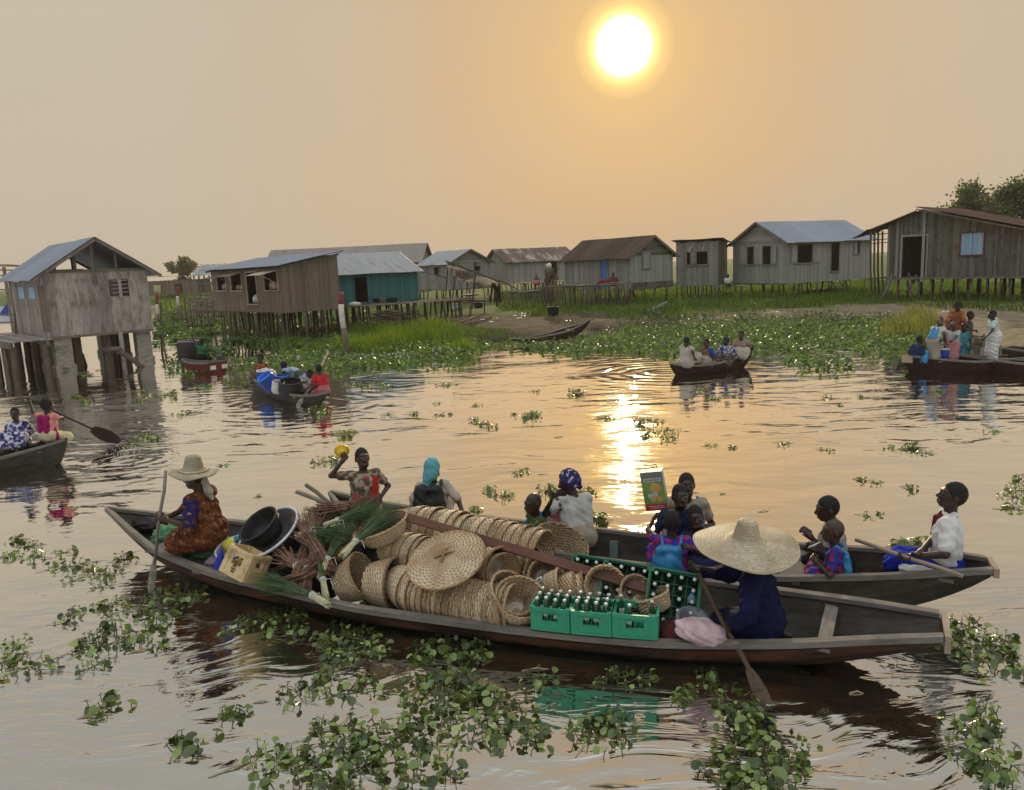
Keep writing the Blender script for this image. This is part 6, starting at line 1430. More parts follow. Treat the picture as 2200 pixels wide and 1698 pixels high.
# right end: tray, water bottle, pink cloth
TRAY = MAT('grey_tray', (.10, .12, .13), (.15, .17, .18), 8, .3, spec=.6)
M = axes_m((.05, -.42, .9), at(1488, 1332, .32)); root = thing('pot_lid', 'round dark grey pot lid lying right of the tipped crate', 'pot lid', M.translation)
mb = MB(); mb.lathe([(0, .012), (.10, .010), (.105, .018), (.13, .02), (.142, .006), (.14, -.006), (0, -.004)], 32, M); mb.build('plate', TRAY, root, True)
mb = MB(); mb.tube([M @ V((-.03, 0, .012)), M @ V((-.02, 0, .04)), M @ V((.02, 0, .04)), M @ V((.03, 0, .012))], .006, 6); mb.build('handle', TRAY, root, True)
WB = MAT('clear_blue_plastic', (.16, .27, .33), (.22, .33, .38), 8, .15, spec=.7); M = axes_m((.05, -.15, .98), at(1484, 1312, .30)); root = thing('water_bottle', 'clear plastic water bottle with a blue cap beside the tipped crate', 'bottle', M.translation)
mb = MB(); mb.lathe([(0, 0), (.038, 0), (.04, .02), (.037, .05), (.04, .08), (.038, .12), (.015, .16), (.013, .175), (0, .175)], 16, M); mb.build('body', WB, root, True)
mb = MB(); mb.lathe([(.016, .172), (.016, .195), (0, .196)], 12, M); mb.build('cap', DBLU, root, True)
PINK = MAT('pink_white_cloth', (.62, .50, .52), (.46, .30, .34), 9, .9, c3=(.70, .62, .60), s3=5, bump=.01)
blob('cloth_bundle', 'crumpled pale pink cloth beside the woman in dark blue', 'cloth', at(1505, 1356, .32), .20, .15, .085, PINK, .08, (0, .15, -.3), 24, 4, 5)
blob('cloth_bundle', 'flat dark red cloth behind the third green crate', 'cloth', at(1440, 1360, .22), .10, .16, .10, MAT('maroon_cloth', (.06, .012, .014), (.1, .02, .022), 8, .9), .12)
# ------------------------------------------------------------------ people: one signed-distance field per body, meshed by surface nets
def nets(F, org, h):
    ng = F < 0; s = [slice(None, -1), slice(1, None)]
    cn = [(a, b_, c) for a in (0, 1) for b_ in (0, 1) for c in (0, 1)]
    cnt = sum(ng[s[a], s[b_], s[c]].astype(np.int8) for a, b_, c in cn)
    mk = (cnt > 0) & (cnt < 8); I = np.argwhere(mk)
    idx = np.full(mk.shape, -1, np.int64); idx[mk] = np.arange(len(I))
    val = {c: F[I[:, 0]+c[0], I[:, 1]+c[1], I[:, 2]+c[2]] for c in cn}
    acc = np.zeros((len(I), 3)); k = np.zeros(len(I))
    for i, a in enumerate(cn):
        for b_ in cn[i+1:]:
            if sum(abs(p-q) for p, q in zip(a, b_)) != 1: continue
            va, vb = val[a], val[b_]; m_ = (va < 0) != (vb < 0); t_ = va[m_]/(va[m_]-vb[m_])
            acc[m_] += np.array(a)+(np.array(b_)-np.array(a))*t_[:, None]; k[m_] += 1
    P = (I+acc/np.maximum(k, 1)[:, None])*h+org
    fs = []
    for ax in range(3):
        sl0 = [slice(1, -1)]*3; sl1 = [slice(1, -1)]*3; sl0[ax] = slice(0, -1); sl1[ax] = slice(1, None)
        a, b_ = ng[tuple(sl0)], ng[tuple(sl1)]; E_ = np.argwhere(a != b_); up = a[tuple(E_.T)]
        o = np.ones(3, int); o[ax] = 0; E_ = E_+o
        u, w_ = [(1, 2), (2, 0), (0, 1)][ax]
        du = np.zeros(3, int); du[u] = 1; dw = np.zeros(3, int); dw[w_] = 1
        g_ = lambda q: idx[q[:, 0], q[:, 1], q[:, 2]]
        Q = np.stack([g_(E_-du-dw), g_(E_-dw), g_(E_), g_(E_-du)], 1); Q[~up] = Q[~up][:, ::-1]
        fs.append(Q)
    return P, np.concatenate(fs)
def aa(v): return np.array(tuple(v), float)
class Field:
    def __init__(s, h): s.h = h; s.p = []; s.cuts = []; s.wr = None
    def cap(s, a, b_, r1, r2, k=.02): s.p.append(('c', aa(a), aa(b_), r1, r2, k)); return s
    def ell(s, c, r, M=None, k=.02): s.p.append(('e', aa(c), np.array(r, float), np.eye(3) if M is None else np.array(M), 0, k)); return s
    def sub(s, c, r, k=.01): s.p.append(('s', aa(c), r, None, 0, k)); return s
    def mesh(s):
        lo = np.full(3, 1e9); hi = -lo
        for p in s.p:
            if p[0] == 'c': q = np.stack([p[1], p[2]]); R_ = max(p[3], p[4])
            elif p[0] == 'e': q = p[1][None]; R_ = p[2].max()
            else: continue
            lo = np.minimum(lo, q.min(0)-R_); hi = np.maximum(hi, q.max(0)+R_)
        h = s.h; lo -= 3*h; hi += 3*h; n = np.ceil((hi-lo)/h).astype(int)+1
        F = np.full(n, .2, np.float32); ax = [lo[i]+h*np.arange(n[i]) for i in range(3)]
        for p in s.p:
            k = p[5]
            if p[0] == 'c': R_ = max(p[3], p[4]); l, u = np.minimum(p[1], p[2])-R_, np.maximum(p[1], p[2])+R_
            elif p[0] == 'e': R_ = p[2].max(); l, u = p[1]-R_, p[1]+R_
            else: l, u = p[1]-p[2], p[1]+p[2]
            i0 = np.maximum(0, np.floor((l-k-2*h-lo)/h).astype(int)); i1 = np.minimum(n, np.ceil((u+k+2*h-lo)/h).astype(int)+1)
            X = ax[0][i0[0]:i1[0], None, None]; Y = ax[1][None, i0[1]:i1[1], None]; Z = ax[2][None, None, i0[2]:i1[2]]
            sl = tuple(slice(a, b_) for a, b_ in zip(i0, i1)); f = F[sl]
            if p[0] == 'c':
                a = p[1]; d = p[2]-a; L = d@d+1e-12; x, y, z = X-a[0], Y-a[1], Z-a[2]
                t_ = np.clip((x*d[0]+y*d[1]+z*d[2])/L, 0, 1)
                D = np.sqrt((x-t_*d[0])**2+(y-t_*d[1])**2+(z-t_*d[2])**2)-(p[3]+(p[4]-p[3])*t_)
            elif p[0] == 'e':
                x, y, z = X-p[1][0], Y-p[1][1], Z-p[1][2]; M = p[3]
                q = [x*M[0][i]+y*M[1][i]+z*M[2][i] for i in range(3)]
                k0 = np.sqrt(sum((q[i]/p[2][i])**2 for i in range(3))); k1 = np.sqrt(sum((q[i]/p[2][i]**2)**2 for i in range(3)))+1e-9
                D = k0*(k0-1)/k1
            else:
                D = p[2]-np.sqrt((X-p[1][0])**2+(Y-p[1][1])**2+(Z-p[1][2])**2)
                e = np.maximum(k-np.abs(f-D), 0); F[sl] = np.maximum(f, D)+e*e/(4*k); continue
            e = np.maximum(k-np.abs(f-D), 0); F[sl] = np.minimum(f, D)-e*e/(4*k)
        if s.wr:      # cloth folds
            A, fq, ph = s.wr
            X = ax[0][:, None, None]; Y = ax[1][None, :, None]; Z = ax[2][None, None, :]
            F += (A*(np.sin(fq*(Z*1.3+.6*X)+ph+2.2*np.sin(fq*.45*(X+Y)))+.6*np.sin(fq*1.7*(X-Y*.7+.4*Z)+ph*2))).astype(np.float32)
        for c, nrm in s.cuts:
            X = ax[0][:, None, None]-c[0]; Y = ax[1][None, :, None]-c[1]; Z = ax[2][None, None, :]-c[2]
            F = np.maximum(F, (X*nrm[0]+Y*nrm[1]+Z*nrm[2]).astype(np.float32))
        F[0] = F[-1] = .1; F[:, 0] = F[:, -1] = .1; F[:, :, 0] = F[:, :, -1] = .1
        return nets(F, lo, h)
def SKINM(name, c1, c2, lip):
    m, t = nt(name); b = NB(t); vec = rndcoord(b); col = b.mix(b.ramp(b.noise(vec, 9, 4), [(.35, 0.), (.65, 1.)]), c1, c2)
    b.out(b.prin(col, .42, 0, b.bump(b.noise(vec, 60, 3), .001), .45)); return m
SKIN = SKINM('dark_brown_skin', (.026, .013, .009), (.044, .023, .015), 0); SKIN2 = SKINM('brown_skin', (.045, .024, .016), (.072, .040, .027), 0)
LIP = MAT('lip', (.12, .045, .04)); EYEW = MAT('eye_white', (.26, .23, .21), rough=.25); EYEB = MAT('eye_dark', (.012, .008, .006), rough=.2); PALM = MAT('palm_skin', (.22, .125, .09)); HAIR = MAT('black_hair', (.010, .008, .007), (.02, .016, .014), 90, .85, bump=.004, bscale=120); TEETH = MAT('teeth', (.7, .68, .62), rough=.3)
# hands: template in hand space, +Y to the fingers, +X to the thumb, palm faces -Z
def hand_tpl(grip):
    f = Field(.0042)
    for x in (-.028, -.01, .01, .028): f.cap((x*.7, .0, 0), (x, .082, .002), .013, .0125, .014)
    f.cap((0, -.03, 0), (0, .012, 0), .024, .022, .02)
    for i, (x, L) in enumerate(((.031, .9), (.0105, 1.), (-.0105, .95), (-.031, .75))):
        b0 = V((x, .086, .002)); dirs = ((0, .75, -.65), (0, -.25, -.97), (0, -.95, -.2)) if grip else ((.06*(1.5-i), 1, -.12), (.04*(1.5-i), .93, -.35), (0, .85, -.52))
        rr = (.0095, .0085, .0075, .0062); ln = (.040*L, .027*L, .021*L)
        for j in range(3): q = b0+V(dirs[j]).normalized()*ln[j]; f.cap(b0, q, rr[j], rr[j+1], .003); b0 = q
    t_ = [(.022, .02, -.006), (.047, .045, -.018), (.046, .072, -.036), (.024, .086, -.05)] if grip else [(.022, .02, -.004), (.050, .050, -.014), (.060, .078, -.022), (.062, .1, -.03)]
    for a, c, r1, r2 in zip(t_, t_[1:], (.014, .0115, .0095), (.0115, .0095, .0075)): f.cap(a, c, r1, r2, .008)
    return f.mesh()
HANDS = {g: hand_tpl(g) for g in (True, False)}
def rotm(ax, deg): return np.array(Matrix.Rotation(R(deg), 3, ax))
def person(label, top, yaw, s=1., hs=1., lean=(0, 0), head=(0, 0), legs='sit', LH=None, RH=None, Lel=None, Rel=None, poleL=None, poleR=None, gripL=True, gripR=True, clothes=(), hair='short', res=.012, skin=None, grp=None, cat='person', mouth=False, twist=0, pelvis=None, tilt=0., z0=None):
    """top = world position of the crown (pelvis is worked out from it) ; yaw = way the person faces, degrees from +Y counter-clockwise.
    hand targets are world points"""
    skin = skin or SKIN
    Ry = rotm('Z', yaw); Rl = rotm('X', -lean[0]) @ rotm('Y', lean[1]); Rt = Rl @ rotm('Z', twist)
    T = lambda *p: np.array(p)*s
    hl = lambda p: Rl @ (np.array(p)*s)
    ht = lambda p: Rt @ (np.array(p)*s)
    neck = hl((0, -.005, .47)); hh = hs*s
    Rh = Rl @ rotm('X', lean[0]*.75) @ rotm('Y', -lean[1]*.75) @ rotm('Z', head[0]) @ rotm('X', head[1]) @ rotm('Y', tilt)
    hc = neck+hl((0, .012, .03))+Rh @ (np.array((0, .015, .125))*hh); crown = hc+Rh @ (np.array((0, 0, .115))*hh)
    if pelvis is None: pel = aa(top)-Ry @ crown
    else: pel = aa(pelvis)
    inv = lambda wpt: Ry.T @ (aa(wpt)-pel)
    HP = lambda p: hc+Rh @ (np.array(p)*hh)
    root = thing('person', label, cat, tuple(pel), R(yaw), grp)
    sh = {-1: ht((-.165, 0, .415)), 1: ht((.165, 0, .415))}
    hipj = {-1: T(-.085, 0, 0), 1: T(.085, 0, 0)}
    LG = {'sit': ((.13, .38, .03), (.12, .36, -.36)), 'low': ((.21, .30, .16), (.13, .42, -.10)), 'kneel': ((.12, .32, -.10), (.12, -.06, -.12)), 'cross': ((.30, .26, -.03), (-.02, .30, -.07)), 'stand': ((.09, .03, -.42), (.09, -.01, -.82)), 'side': ((.12, .36, .02), (.10, .55, -.28)), 'seat': ((.065, .36, .0), (.06, .58, -.24)), 'tuck': ((.16, .24, .10), (.10, .34, -.12)), 'fold': ((.20, .20, -.03), (.0, .24, -.07)), 'half': ((.10, .10, -.40), (.10, .0, -.78))}
    def leg(sd_):
        if isinstance(legs, str): k, f = LG[legs]
        else: k, f = legs[0 if sd_ < 0 else 1]
        if isinstance(legs, str): k = (k[0]*sd_, k[1], k[2]); f = (f[0]*sd_, f[1], f[2])
        return T(*k), T(*f)
    kn = {}; ft = {}
    for sd_ in (-1, 1): kn[sd_], ft[sd_] = leg(sd_)
    el = {}; wr = {}; hd = {}
    for sd_, tgt, eh in ((-1, LH, Lel), (1, RH, Rel)):
        S_ = sh[sd_]
        if tgt is None: W_ = ht((sd_*.17, .24, .06)) if legs != 'stand' else ht((sd_*.22, .04, -.12))
        elif len(tgt) == 4: W_ = T(*tgt[:3])
        else: W_ = inv(tgt)
        l1, l2 = .275*s, .25*s+.06*s
        v = W_-S_; d = np.linalg.norm(v); dm = (l1+l2)*.985
        if d > dm: W_ = S_+v/d*dm; v = W_-S_; d = dm
        d = max(d, abs(l1-l2)+.01)
        hint = Rl @ np.array(eh if eh is not None else (sd_*.5, -.45, -.75)); u = v/np.linalg.norm(v); hp = hint-u*(hint@u); hp /= np.linalg.norm(hp)+1e-9
        a = (l1*l1-l2*l2+d*d)/(2*d); el[sd_] = S_+u*a+hp*math.sqrt(max(l1*l1-a*a, 0)); fd = (W_-el[sd_])/np.linalg.norm(W_-el[sd_]); wr[sd_] = el[sd_]+fd*.25*s; hd[sd_] = fd
    # -------- body
    B = Field(res); k = .035*s
    for sd_ in (-1, 1):
        B.cap(hl((sd_*.07, -.01, .02)), ht((sd_*.075, 0, .30)), .105*s, .10*s, .05*s); B.cap(ht((sd_*.03, 0, .38)), sh[sd_], .07*s, .052*s, k)
        B.ell(hl((sd_*.085, -.05, -.01)), (.10*s, .11*s, .10*s), k=k)
        B.cap(sh[sd_], el[sd_], .047*s, .036*s, k); B.cap(el[sd_], wr[sd_], .037*s, .024*s, .015*s)
        B.cap(hipj[sd_], kn[sd_], .088*s, .056*s, k); B.cap(kn[sd_], ft[sd_], .056*s, .036*s, .02*s)
        fdv = np.array((sd_*.02, .15, -.03))*s if legs not in ('kneel',) else np.array((0, -.13, -.01))*s
        B.cap(ft[sd_], ft[sd_]+fdv, .034*s, .028*s, .015*s)
    B.cap(neck-hl((0, 0, .05)), HP((0, -.01, -.05)), .056*s, .050*hh, .03*s)
    B.ell(HP((0, -.012, .012)), np.array((.076, .097, .103))*hh, Rh, .02*hh); B.ell(HP((0, .022, -.045)), np.array((.060, .072, .075))*hh, Rh, .03*hh)
    B.cap(HP((-.025, .06, -.085)), HP((.025, .06, -.085)), .026*hh, .026*hh, .02*hh)
    B.cap(HP((-.036, .080, .028)), HP((.036, .080, .028)), .013*hh, .013*hh, .02*hh)
    if res <= .009:
        for sd_ in (-1, 1): B.sub(HP((sd_*.033, .103, .008)), .021*hh, .012*hh); B.ell(HP((sd_*.032, .080, .008)), np.array((.016, .014, .011))*hh, Rh, .004*hh)
        B.cap(HP((-.020, .092, -.062)), HP((.020, .092, -.062)), .009*hh, .009*hh, .006*hh); B.cap(HP((-.018, .090, -.078)), HP((.018, .090, -.078)), .010*hh, .010*hh, .006*hh)
        if mouth: B.sub(HP((0, .104, -.071)), .016*hh, .008*hh)
    B.cap(HP((0, .088, .012)), HP((0, .108, -.026)), .009*hh, .017*hh, .012*hh); B.cap(HP((-.012, .098, -.032)), HP((.012, .098, -.032)), .012*hh, .012*hh, .008*hh)
    for sd_ in (-1, 1): B.ell(HP((sd_*.079, -.012, -.012)), np.array((.010, .022, .034))*hh, Rh, .01*hh)
    vs, fs = B.mesh()
    fc = vs[fs].mean(1); lc = ((fc-hc) @ Rh)/hh; mi = np.zeros(len(fs), np.int32)
    if res <= .009:
        for sd_ in (-1, 1):
            d = np.linalg.norm((lc-np.array((sd_*.032, .088, .008)))*np.array((1, .6, 1.35)), axis=1); mi[(d < .0115)] = 1; mi[(np.hypot(lc[:, 0]-sd_*.031, lc[:, 2]-.009) < .0068) & (lc[:, 1] > .07)] = 2
        mi[(np.abs(lc[:, 0]) < .026) & (lc[:, 1] > .082) & (lc[:, 2] < -.054) & (lc[:, 2] > -.088)] = 3
    V_, Q_, Mi = [vs], [fs], [mi]; nv = len(vs)
    for sd_, pole, gr in ((-1, poleL, gripL), (1, poleR, gripR)):
        hv, hf = HANDS[bool(gr)]; y = hd[sd_]
        if pole is not None: x = Ry.T @ aa(pole); x = x/np.linalg.norm(x)
        else: x = Rl @ np.array((-sd_*.6, .1, .8))
        x = x-y*(x@y); x /= np.linalg.norm(x)+1e-9; z = np.cross(x, y)
        # palm (-z) should look towards the middle of the body
        if sd_ > 0 and pole is None and False: pass
        P_ = hv*s*(1.0 if hs < 1.15 else 1.08); P_ = P_.copy()
        tr = wr[sd_][None]+P_[:, :1]*x+P_[:, 1:2]*y+P_[:, 2:]*z
        V_.append(tr); Q_.append(hf+nv); nv += len(hv); Mi.append(np.zeros(len(hf), np.int32))
    o = npmesh('body', np.concatenate(V_), np.concatenate(Q_), [skin, EYEW, EYEB, LIP], smooth=True, parent=root)
    o.data.polygons.foreach_set('material_index', np.concatenate(Mi)); o.data.update()
    J = dict(hl=hl, ht=ht, sh=sh, el=el, wr=wr, kn=kn, ft=ft, hip=hipj, HP=HP, Rh=Rh, hh=hh, s=s, hc=hc, neck=neck, Rl=Rl, T=T, pel=pel, Ry=Ry, inv=inv, crown=crown)
    cr = min(res*1.05, .014) if res < .012 else res
    def put(f, name, m):
        vv, ff = f.mesh(); return npmesh(name, vv, ff, m, smooth=True, parent=root)
    if hair in ('short', 'crop', 'puff', 'braids'):
        t_ = {'short': .006, 'crop': .0035, 'puff': .018, 'braids': .012}[hair]
        f = Field(min(res, .01)); f.ell(HP((0, -.016, .018)), np.array((.076+t_, .097+t_, .103+t_))*hh, Rh, .01)
        if hair == 'braids':
            for a in np.linspace(-2.4, 2.4, 6): f.ell(HP((.075*math.sin(a), -.02-.07*math.cos(a), .09)), np.array((.022, .022, .022))*hh, None, .01)
        if hair == 'puff': f.ell(HP((0, -.05, .06)), np.array((.085, .085, .08))*hh, Rh, .02)
        nrm = Rh @ np.array((0, .80, -.60)); f.cuts.append((HP((0, .060, .050)), nrm)); f.wr = (.002, 190, 0.); put(f, 'hair', HAIR)
    for c in clothes:
        kind, m = c[0], c[1]; op = c[2] if len(c) > 2 else {}
        f = Field(op.get('res', cr)); e = op.get('e', .016)*s; kk = .03*s
        f.wr = (op.get('fold', .0034)*min(1, s+.2), op.get('fq', 42)/s, random.random()*6)
        if kind == 'shirt':
            for sd_ in (-1, 1):
                f.cap(hl((sd_*.07, -.01, op.get('hem', .0))), ht((sd_*.078, 0, .30)), .112*s+e, .103*s+e, .05*s); f.cap(ht((sd_*.03, 0, .375)), sh[sd_], .068*s+e, .054*s+e, kk)
                sl = op.get('sleeve', .6); st_ = sh[sd_]
                if sl > 0:
                    q = st_+(el[sd_]-st_)*min(1, sl); f.cap(st_, q, .050*s+e, (.046 if sl < 1 else .040)*s+e, .02*s)
                    if sl > 1: f.cap(el[sd_], el[sd_]+(wr[sd_]-el[sd_])*(sl-1), .040*s+e, .030*s+e, .02*s)
            f.cuts.append((hl((0, .0, .485)), hl((0, .25, 1.))/np.linalg.norm(hl((0, .25, 1.)))))
        elif kind == 'skirt':      # cloth over both thighs, closed between the legs
            ln = op.get('len', .6); w_ = op.get('w', 1.)
            for sd_ in (-1, 1):
                f.cap(hl((sd_*.075, -.02, .06)), hipj[sd_], .115*s+e, .115*s+e, .06*s); f.cap(hipj[sd_]-T(0, .03, .0), kn[sd_], .118*s+e, .082*s+e, .06*s); q = kn[sd_]+(ft[sd_]-kn[sd_])*ln; f.cap(kn[sd_], q, .08*s+e, .085*s*w_+e, .06*s)
            mh = (kn[-1]+kn[1])/2; f.cap(T(0, .0, .0), mh, .12*s, .085*s+e, .09*s)
            if op.get('drape', True): f.cap(mh, (kn[-1]+(ft[-1]-kn[-1])*ln+kn[1]+(ft[1]-kn[1])*ln)/2, .08*s+e, .09*s+e, .09*s)
        elif kind == 'trousers':
            ln = op.get('len', .3)
            for sd_ in (-1, 1):
                f.cap(hl((sd_*.07, -.02, .08)), hipj[sd_], .108*s+e, .108*s+e, .05*s); f.ell(hl((sd_*.085, -.055, -.01)), (.105*s+e, .115*s+e, .105*s+e), k=.04*s); f.cap(hipj[sd_], kn[sd_], .092*s+e, .066*s+e, .04*s)
                if ln > 0: f.cap(kn[sd_], kn[sd_]+(ft[sd_]-kn[sd_])*ln, .064*s+e, .058*s+e, .03*s)
        elif kind == 'scarf':      # cloth wound round the head
            f.wr = (.003, 70, 1.); f.ell(HP((0, -.018, .022)), np.array((.092, .112, .118))*hh, Rh, .02)
            f.ell(HP((0, -.075, .0)), np.array((.07, .06, .07))*hh, Rh, .03)
            for q in op.get('tail', ()): f.cap(HP(q[0]), HP(q[1]), q[2]*hh, q[3]*hh, .03)
            nrm = Rh @ np.array((0, .86, -.5)); f.cuts.append((HP((0, .062, .03)), nrm))
        elif kind == 'veil':
            f.wr = (.003, 60, 1.); f.ell(HP((0, -.014, .020)), np.array((.090, .110, .116))*hh, Rh, .02); f.ell(HP((0, -.045, -.06)), np.array((.078, .075, .08))*hh, Rh, .04)
            for q in op.get('tail', ()): f.cap(HP(q[0]), HP(q[1]), q[2]*hh, q[3]*hh, .04)
            nrm = Rh @ np.array((0, 1., -.05)); f.cuts.append((HP((0, .058, .0)), nrm))
        elif kind == 'collar':
            f.wr = None; f.cap(hl((-.045, .03, .455)), hl((.045, .03, .455)), .03*s, .03*s, .02*s); f.cap(hl((-.05, -.03, .47)), hl((.05, -.03, .47)), .03*s, .03*s, .02*s); kind = 'collar'
        elif kind == 'scarf_neck':
            f.wr = None; f.cap(hl((0, .10, .41)), hl((.0, .115, .24)), .028*s, .018*s, .01*s); f.cap(hl((-.05, .06, .45)), hl((.0, .10, .40)), .018*s, .02*s, .01*s); f.cap(hl((.05, .06, .45)), hl((.0, .10, .40)), .018*s, .02*s, .01*s); kind = 'neckerchief'
        elif kind == 'sash':
            f.cap(hl((-.08, 0, op.get('z', .05))), hl((.08, 0, op.get('z', .05))), .125*s+e, .125*s+e, .04*s); f.cuts.append((hl((0, 0, op.get('z', .05)+.035)), hl((0, 0, 1.))/s)); f.cuts.append((hl((0, 0, op.get('z', .05)-.035)), -hl((0, 0, 1.))/s))
        elif kind == 'bracelet':
            mb = MB(); sd_ = op['side']; q = wr[sd_]-hd[sd_]*.03*s; d = V(hd[sd_]); x = d.cross(V((.3, .2, 1))).normalized(); y = d.cross(x)
            mb.tube([V(q)+(x*math.cos(t_)+y*math.sin(t_))*.031*s for t_ in np.linspace(0, 6.283, 16)], .006*s, 5); vv = np.array([tuple(p) for p in mb.v]); ob = mb.build('bracelet', m, origin=(0, 0, 0), smooth=True); ob.parent = root; continue
        put(f, kind, m)
    return root, J
def W_(J, p):
    """person space -> world"""
    return V(J['pel']+J['Ry'] @ np.array(p))
def straw_hat(J, label, rim, crown_r, crown_h, droop=.03, tiltx=0., tilty=0., lift=.02, bandm=None):
    root = thing('straw_hat', label, 'hat', W_(J, J['crown'])); M = Matrix.Translation(W_(J, J['HP']((0, -.01, .075)))) @ Matrix.Rotation(R(tiltx), 4, 'X') @ Matrix.Rotation(R(tilty), 4, 'Y')
    def prof(o):
        c = crown_r; H_ = crown_h
        return [(0, H_+o), (c*.5, H_*.99+o), (c*.72, H_*.9+o), (c*.86, H_*.55+o*.5), (c*1.0, H_*.18), (c*1.12+o*.3, .012+o), (c*1.5, -.004+o), (rim*.6, -droop*.35+o), (rim*.85, -droop*.75+o), (rim, -droop+o)]
    n = 72
    for nm, lo_, hi_ in (('crown', 0, 5), ('brim', 5, 10)):
        mb = MB()
        for o, fl in ((.005, 1), (-.003, 0)):
            pr = prof(o)[lo_:hi_+(1 if nm == 'crown' else 0)]; q = []
            for (r0, z0), (r1, z1) in zip(pr, pr[1:]):
                m_ = max(2, int(math.hypot(r1-r0, z1-z0)/.012)); q += [(r0+(r1-r0)*i/m_, z0+(z1-z0)*i/m_) for i in range(m_)]
            q.append(pr[-1]); P = []
            for i, (r_, z_) in enumerate(q): P.append([M @ V((r_*math.cos(a)*(1+.012*math.sin(3*a+.5)*(r_/rim)), r_*math.sin(a), z_+.0022*(i % 2)+(r_/rim)**3*.018*math.sin(2*a+1)+(r_/rim)**4*.008*math.sin(5*a))) for a in np.linspace(0, 2*math.pi, n+1)])
            for i in range(len(P)-1):
                r0 = .35+.3*(i % 2)
                for j in range(n): mb.add([P[i][j], P[i+1][j], P[i+1][j+1], P[i][j+1]], [(0, 1, 2, 3) if fl else (3, 2, 1, 0)], 0, None, float(np.clip(r0+random.uniform(-.3, .3), 0, 1)))
        mb.build(nm, STRAW, root)
    mb = MB(); mb.tube([M @ V((rim*math.cos(a)*(1+.012*math.sin(3*a+.5)), rim*math.sin(a), -droop+.018*math.sin(2*a+1)+.008*math.sin(5*a))) for a in np.linspace(0, 6.283, 73)], .007, 5); mb.build('edge_braid', STRAW, root, True)
    return root
STRAW = BASK('straw_braid', (.33, .27, .17), (.64, .56, .41), (.32, .25, .15))
def backpack(J, label, m, w=.13, h=.17, d=.07, z=.25, off=0., strap=True, back=-.15, tail=None, name='backpack', res=.011):
    s = J['s']; hl = J['ht']; f = Field(res); f.wr = (.005, 38, random.random()*6)
    for sx in (-1, 1):
        f.cap(hl((sx*w*.6+off, back-.01, z-h*.8)), hl((sx*w*.5+off, back+.01, z+h*.75)), d*s*1.05, d*s*.8, .05*s)
        if strap:
            q = [hl((sx*.10, back+.02, z+h)), hl((sx*.115, -.02, .485)), hl((sx*.115, .10, .38)), hl((sx*.12, .125, .24)), hl((sx*.14, .03, .12)), hl((sx*.12, back+.04, z-h*.7))]
            for a, c in zip(q, q[1:]): f.cap(a, c, .017*s, .017*s, .008*s)
    f.cap(hl((off, back-.045, z-h*.6)), hl((off, back-.04, z+.02)), d*s*.75, d*s*.5, .03*s)
    for q in (tail or ()): f.cap(hl(q[0]), hl(q[1]), q[2]*s, q[3]*s, .04*s)
    vv, ff = f.mesh(); vw = np.array(J['pel'])+vv @ J['Ry'].T
    c = vw.mean(0); o = npmesh(name, vw-c, ff, m, smooth=True); o.location = tuple(c); return tag(o, label, 'bag')
def PRINT(name, c1, c2, c3, scale=9., thr=(.46, .54), s3=16., t3=(.56, .62), rough=.85):
    return MAT(name, c1, c2, scale, rough, thr, 2, c3=c3, s3=s3, t3=t3, bump=.003, bscale=90, spec=.2)
def CLOTH(name, c1, k=.75, rough=.88): return MAT(name, c1, tuple(x*k for x in c1), 7, rough, bump=.003, bscale=110, spec=.2)
BAGB = MAT('sky_blue_plastic', (.03, .24, .52), (.05, .32, .60), 5, .35, bump=.004, bscale=14, transl=.25, spec=.5)
# ------------------------------------------------------------------ the women of the cargo canoe
RUSTP = PRINT('rust_sunburst_cloth', (.10, .028, .012), (.17, .058, .022), (.36, .22, .11), 11, (.4, .6), 26, (.60, .66)); NAVYP = PRINT('navy_dotted_cloth', (.014, .014, .07), (.02, .02, .10), (.16, .12, .24), 8, (.4, .6), 70, (.62, .68))
NAVYC = CLOTH('dark_navy_knit', (.007, .009, .048)); WHITEC = CLOTH('white_shirt_cloth', (.66, .66, .64), .9); CREAM = CLOTH('cream_cloth', (.46, .41, .34)); WHG = CLOTH('grey_white_cloth', (.50, .49, .46)); KHAKI = CLOTH('khaki_cloth', (.36, .31, .24)); BLACKC = CLOTH('black_cloth', (.012, .012, .014)); ROYAL = CLOTH('royal_blue_cloth', (.014, .03, .40)); TEALV = CLOTH('turquoise_veil', (.13, .40, .46), .8); GREENC = CLOTH('green_tshirt', (.015, .17, .055)); REDC = CLOTH('red_tshirt', (.50, .025, .03)); LBLUE = CLOTH('pale_blue_shirt', (.32, .44, .58)); PINKC = CLOTH('pink_cloth', (.52, .16, .17)); PINKP = CLOTH('salmon_skirt', (.55, .24, .24)); OLIVE = CLOTH('olive_shorts', (.08, .10, .07)); MAG = CLOTH('magenta_cloth', (.32, .015, .12)); SALM = CLOTH('salmon_tshirt', (.70, .28, .22)); PALEY = CLOTH('pale_yellow_cloth', (.62, .55, .34)); GREYC = CLOTH('warm_grey_shirt', (.34, .32, .29)); MAROON = CLOTH('maroon_cloth_plain', (.14, .02, .025)); AQUA = CLOTH('pale_aqua_cloth', (.50, .62, .60)); DARKB = CLOTH('dark_blue_cloth', (.02, .03, .09))
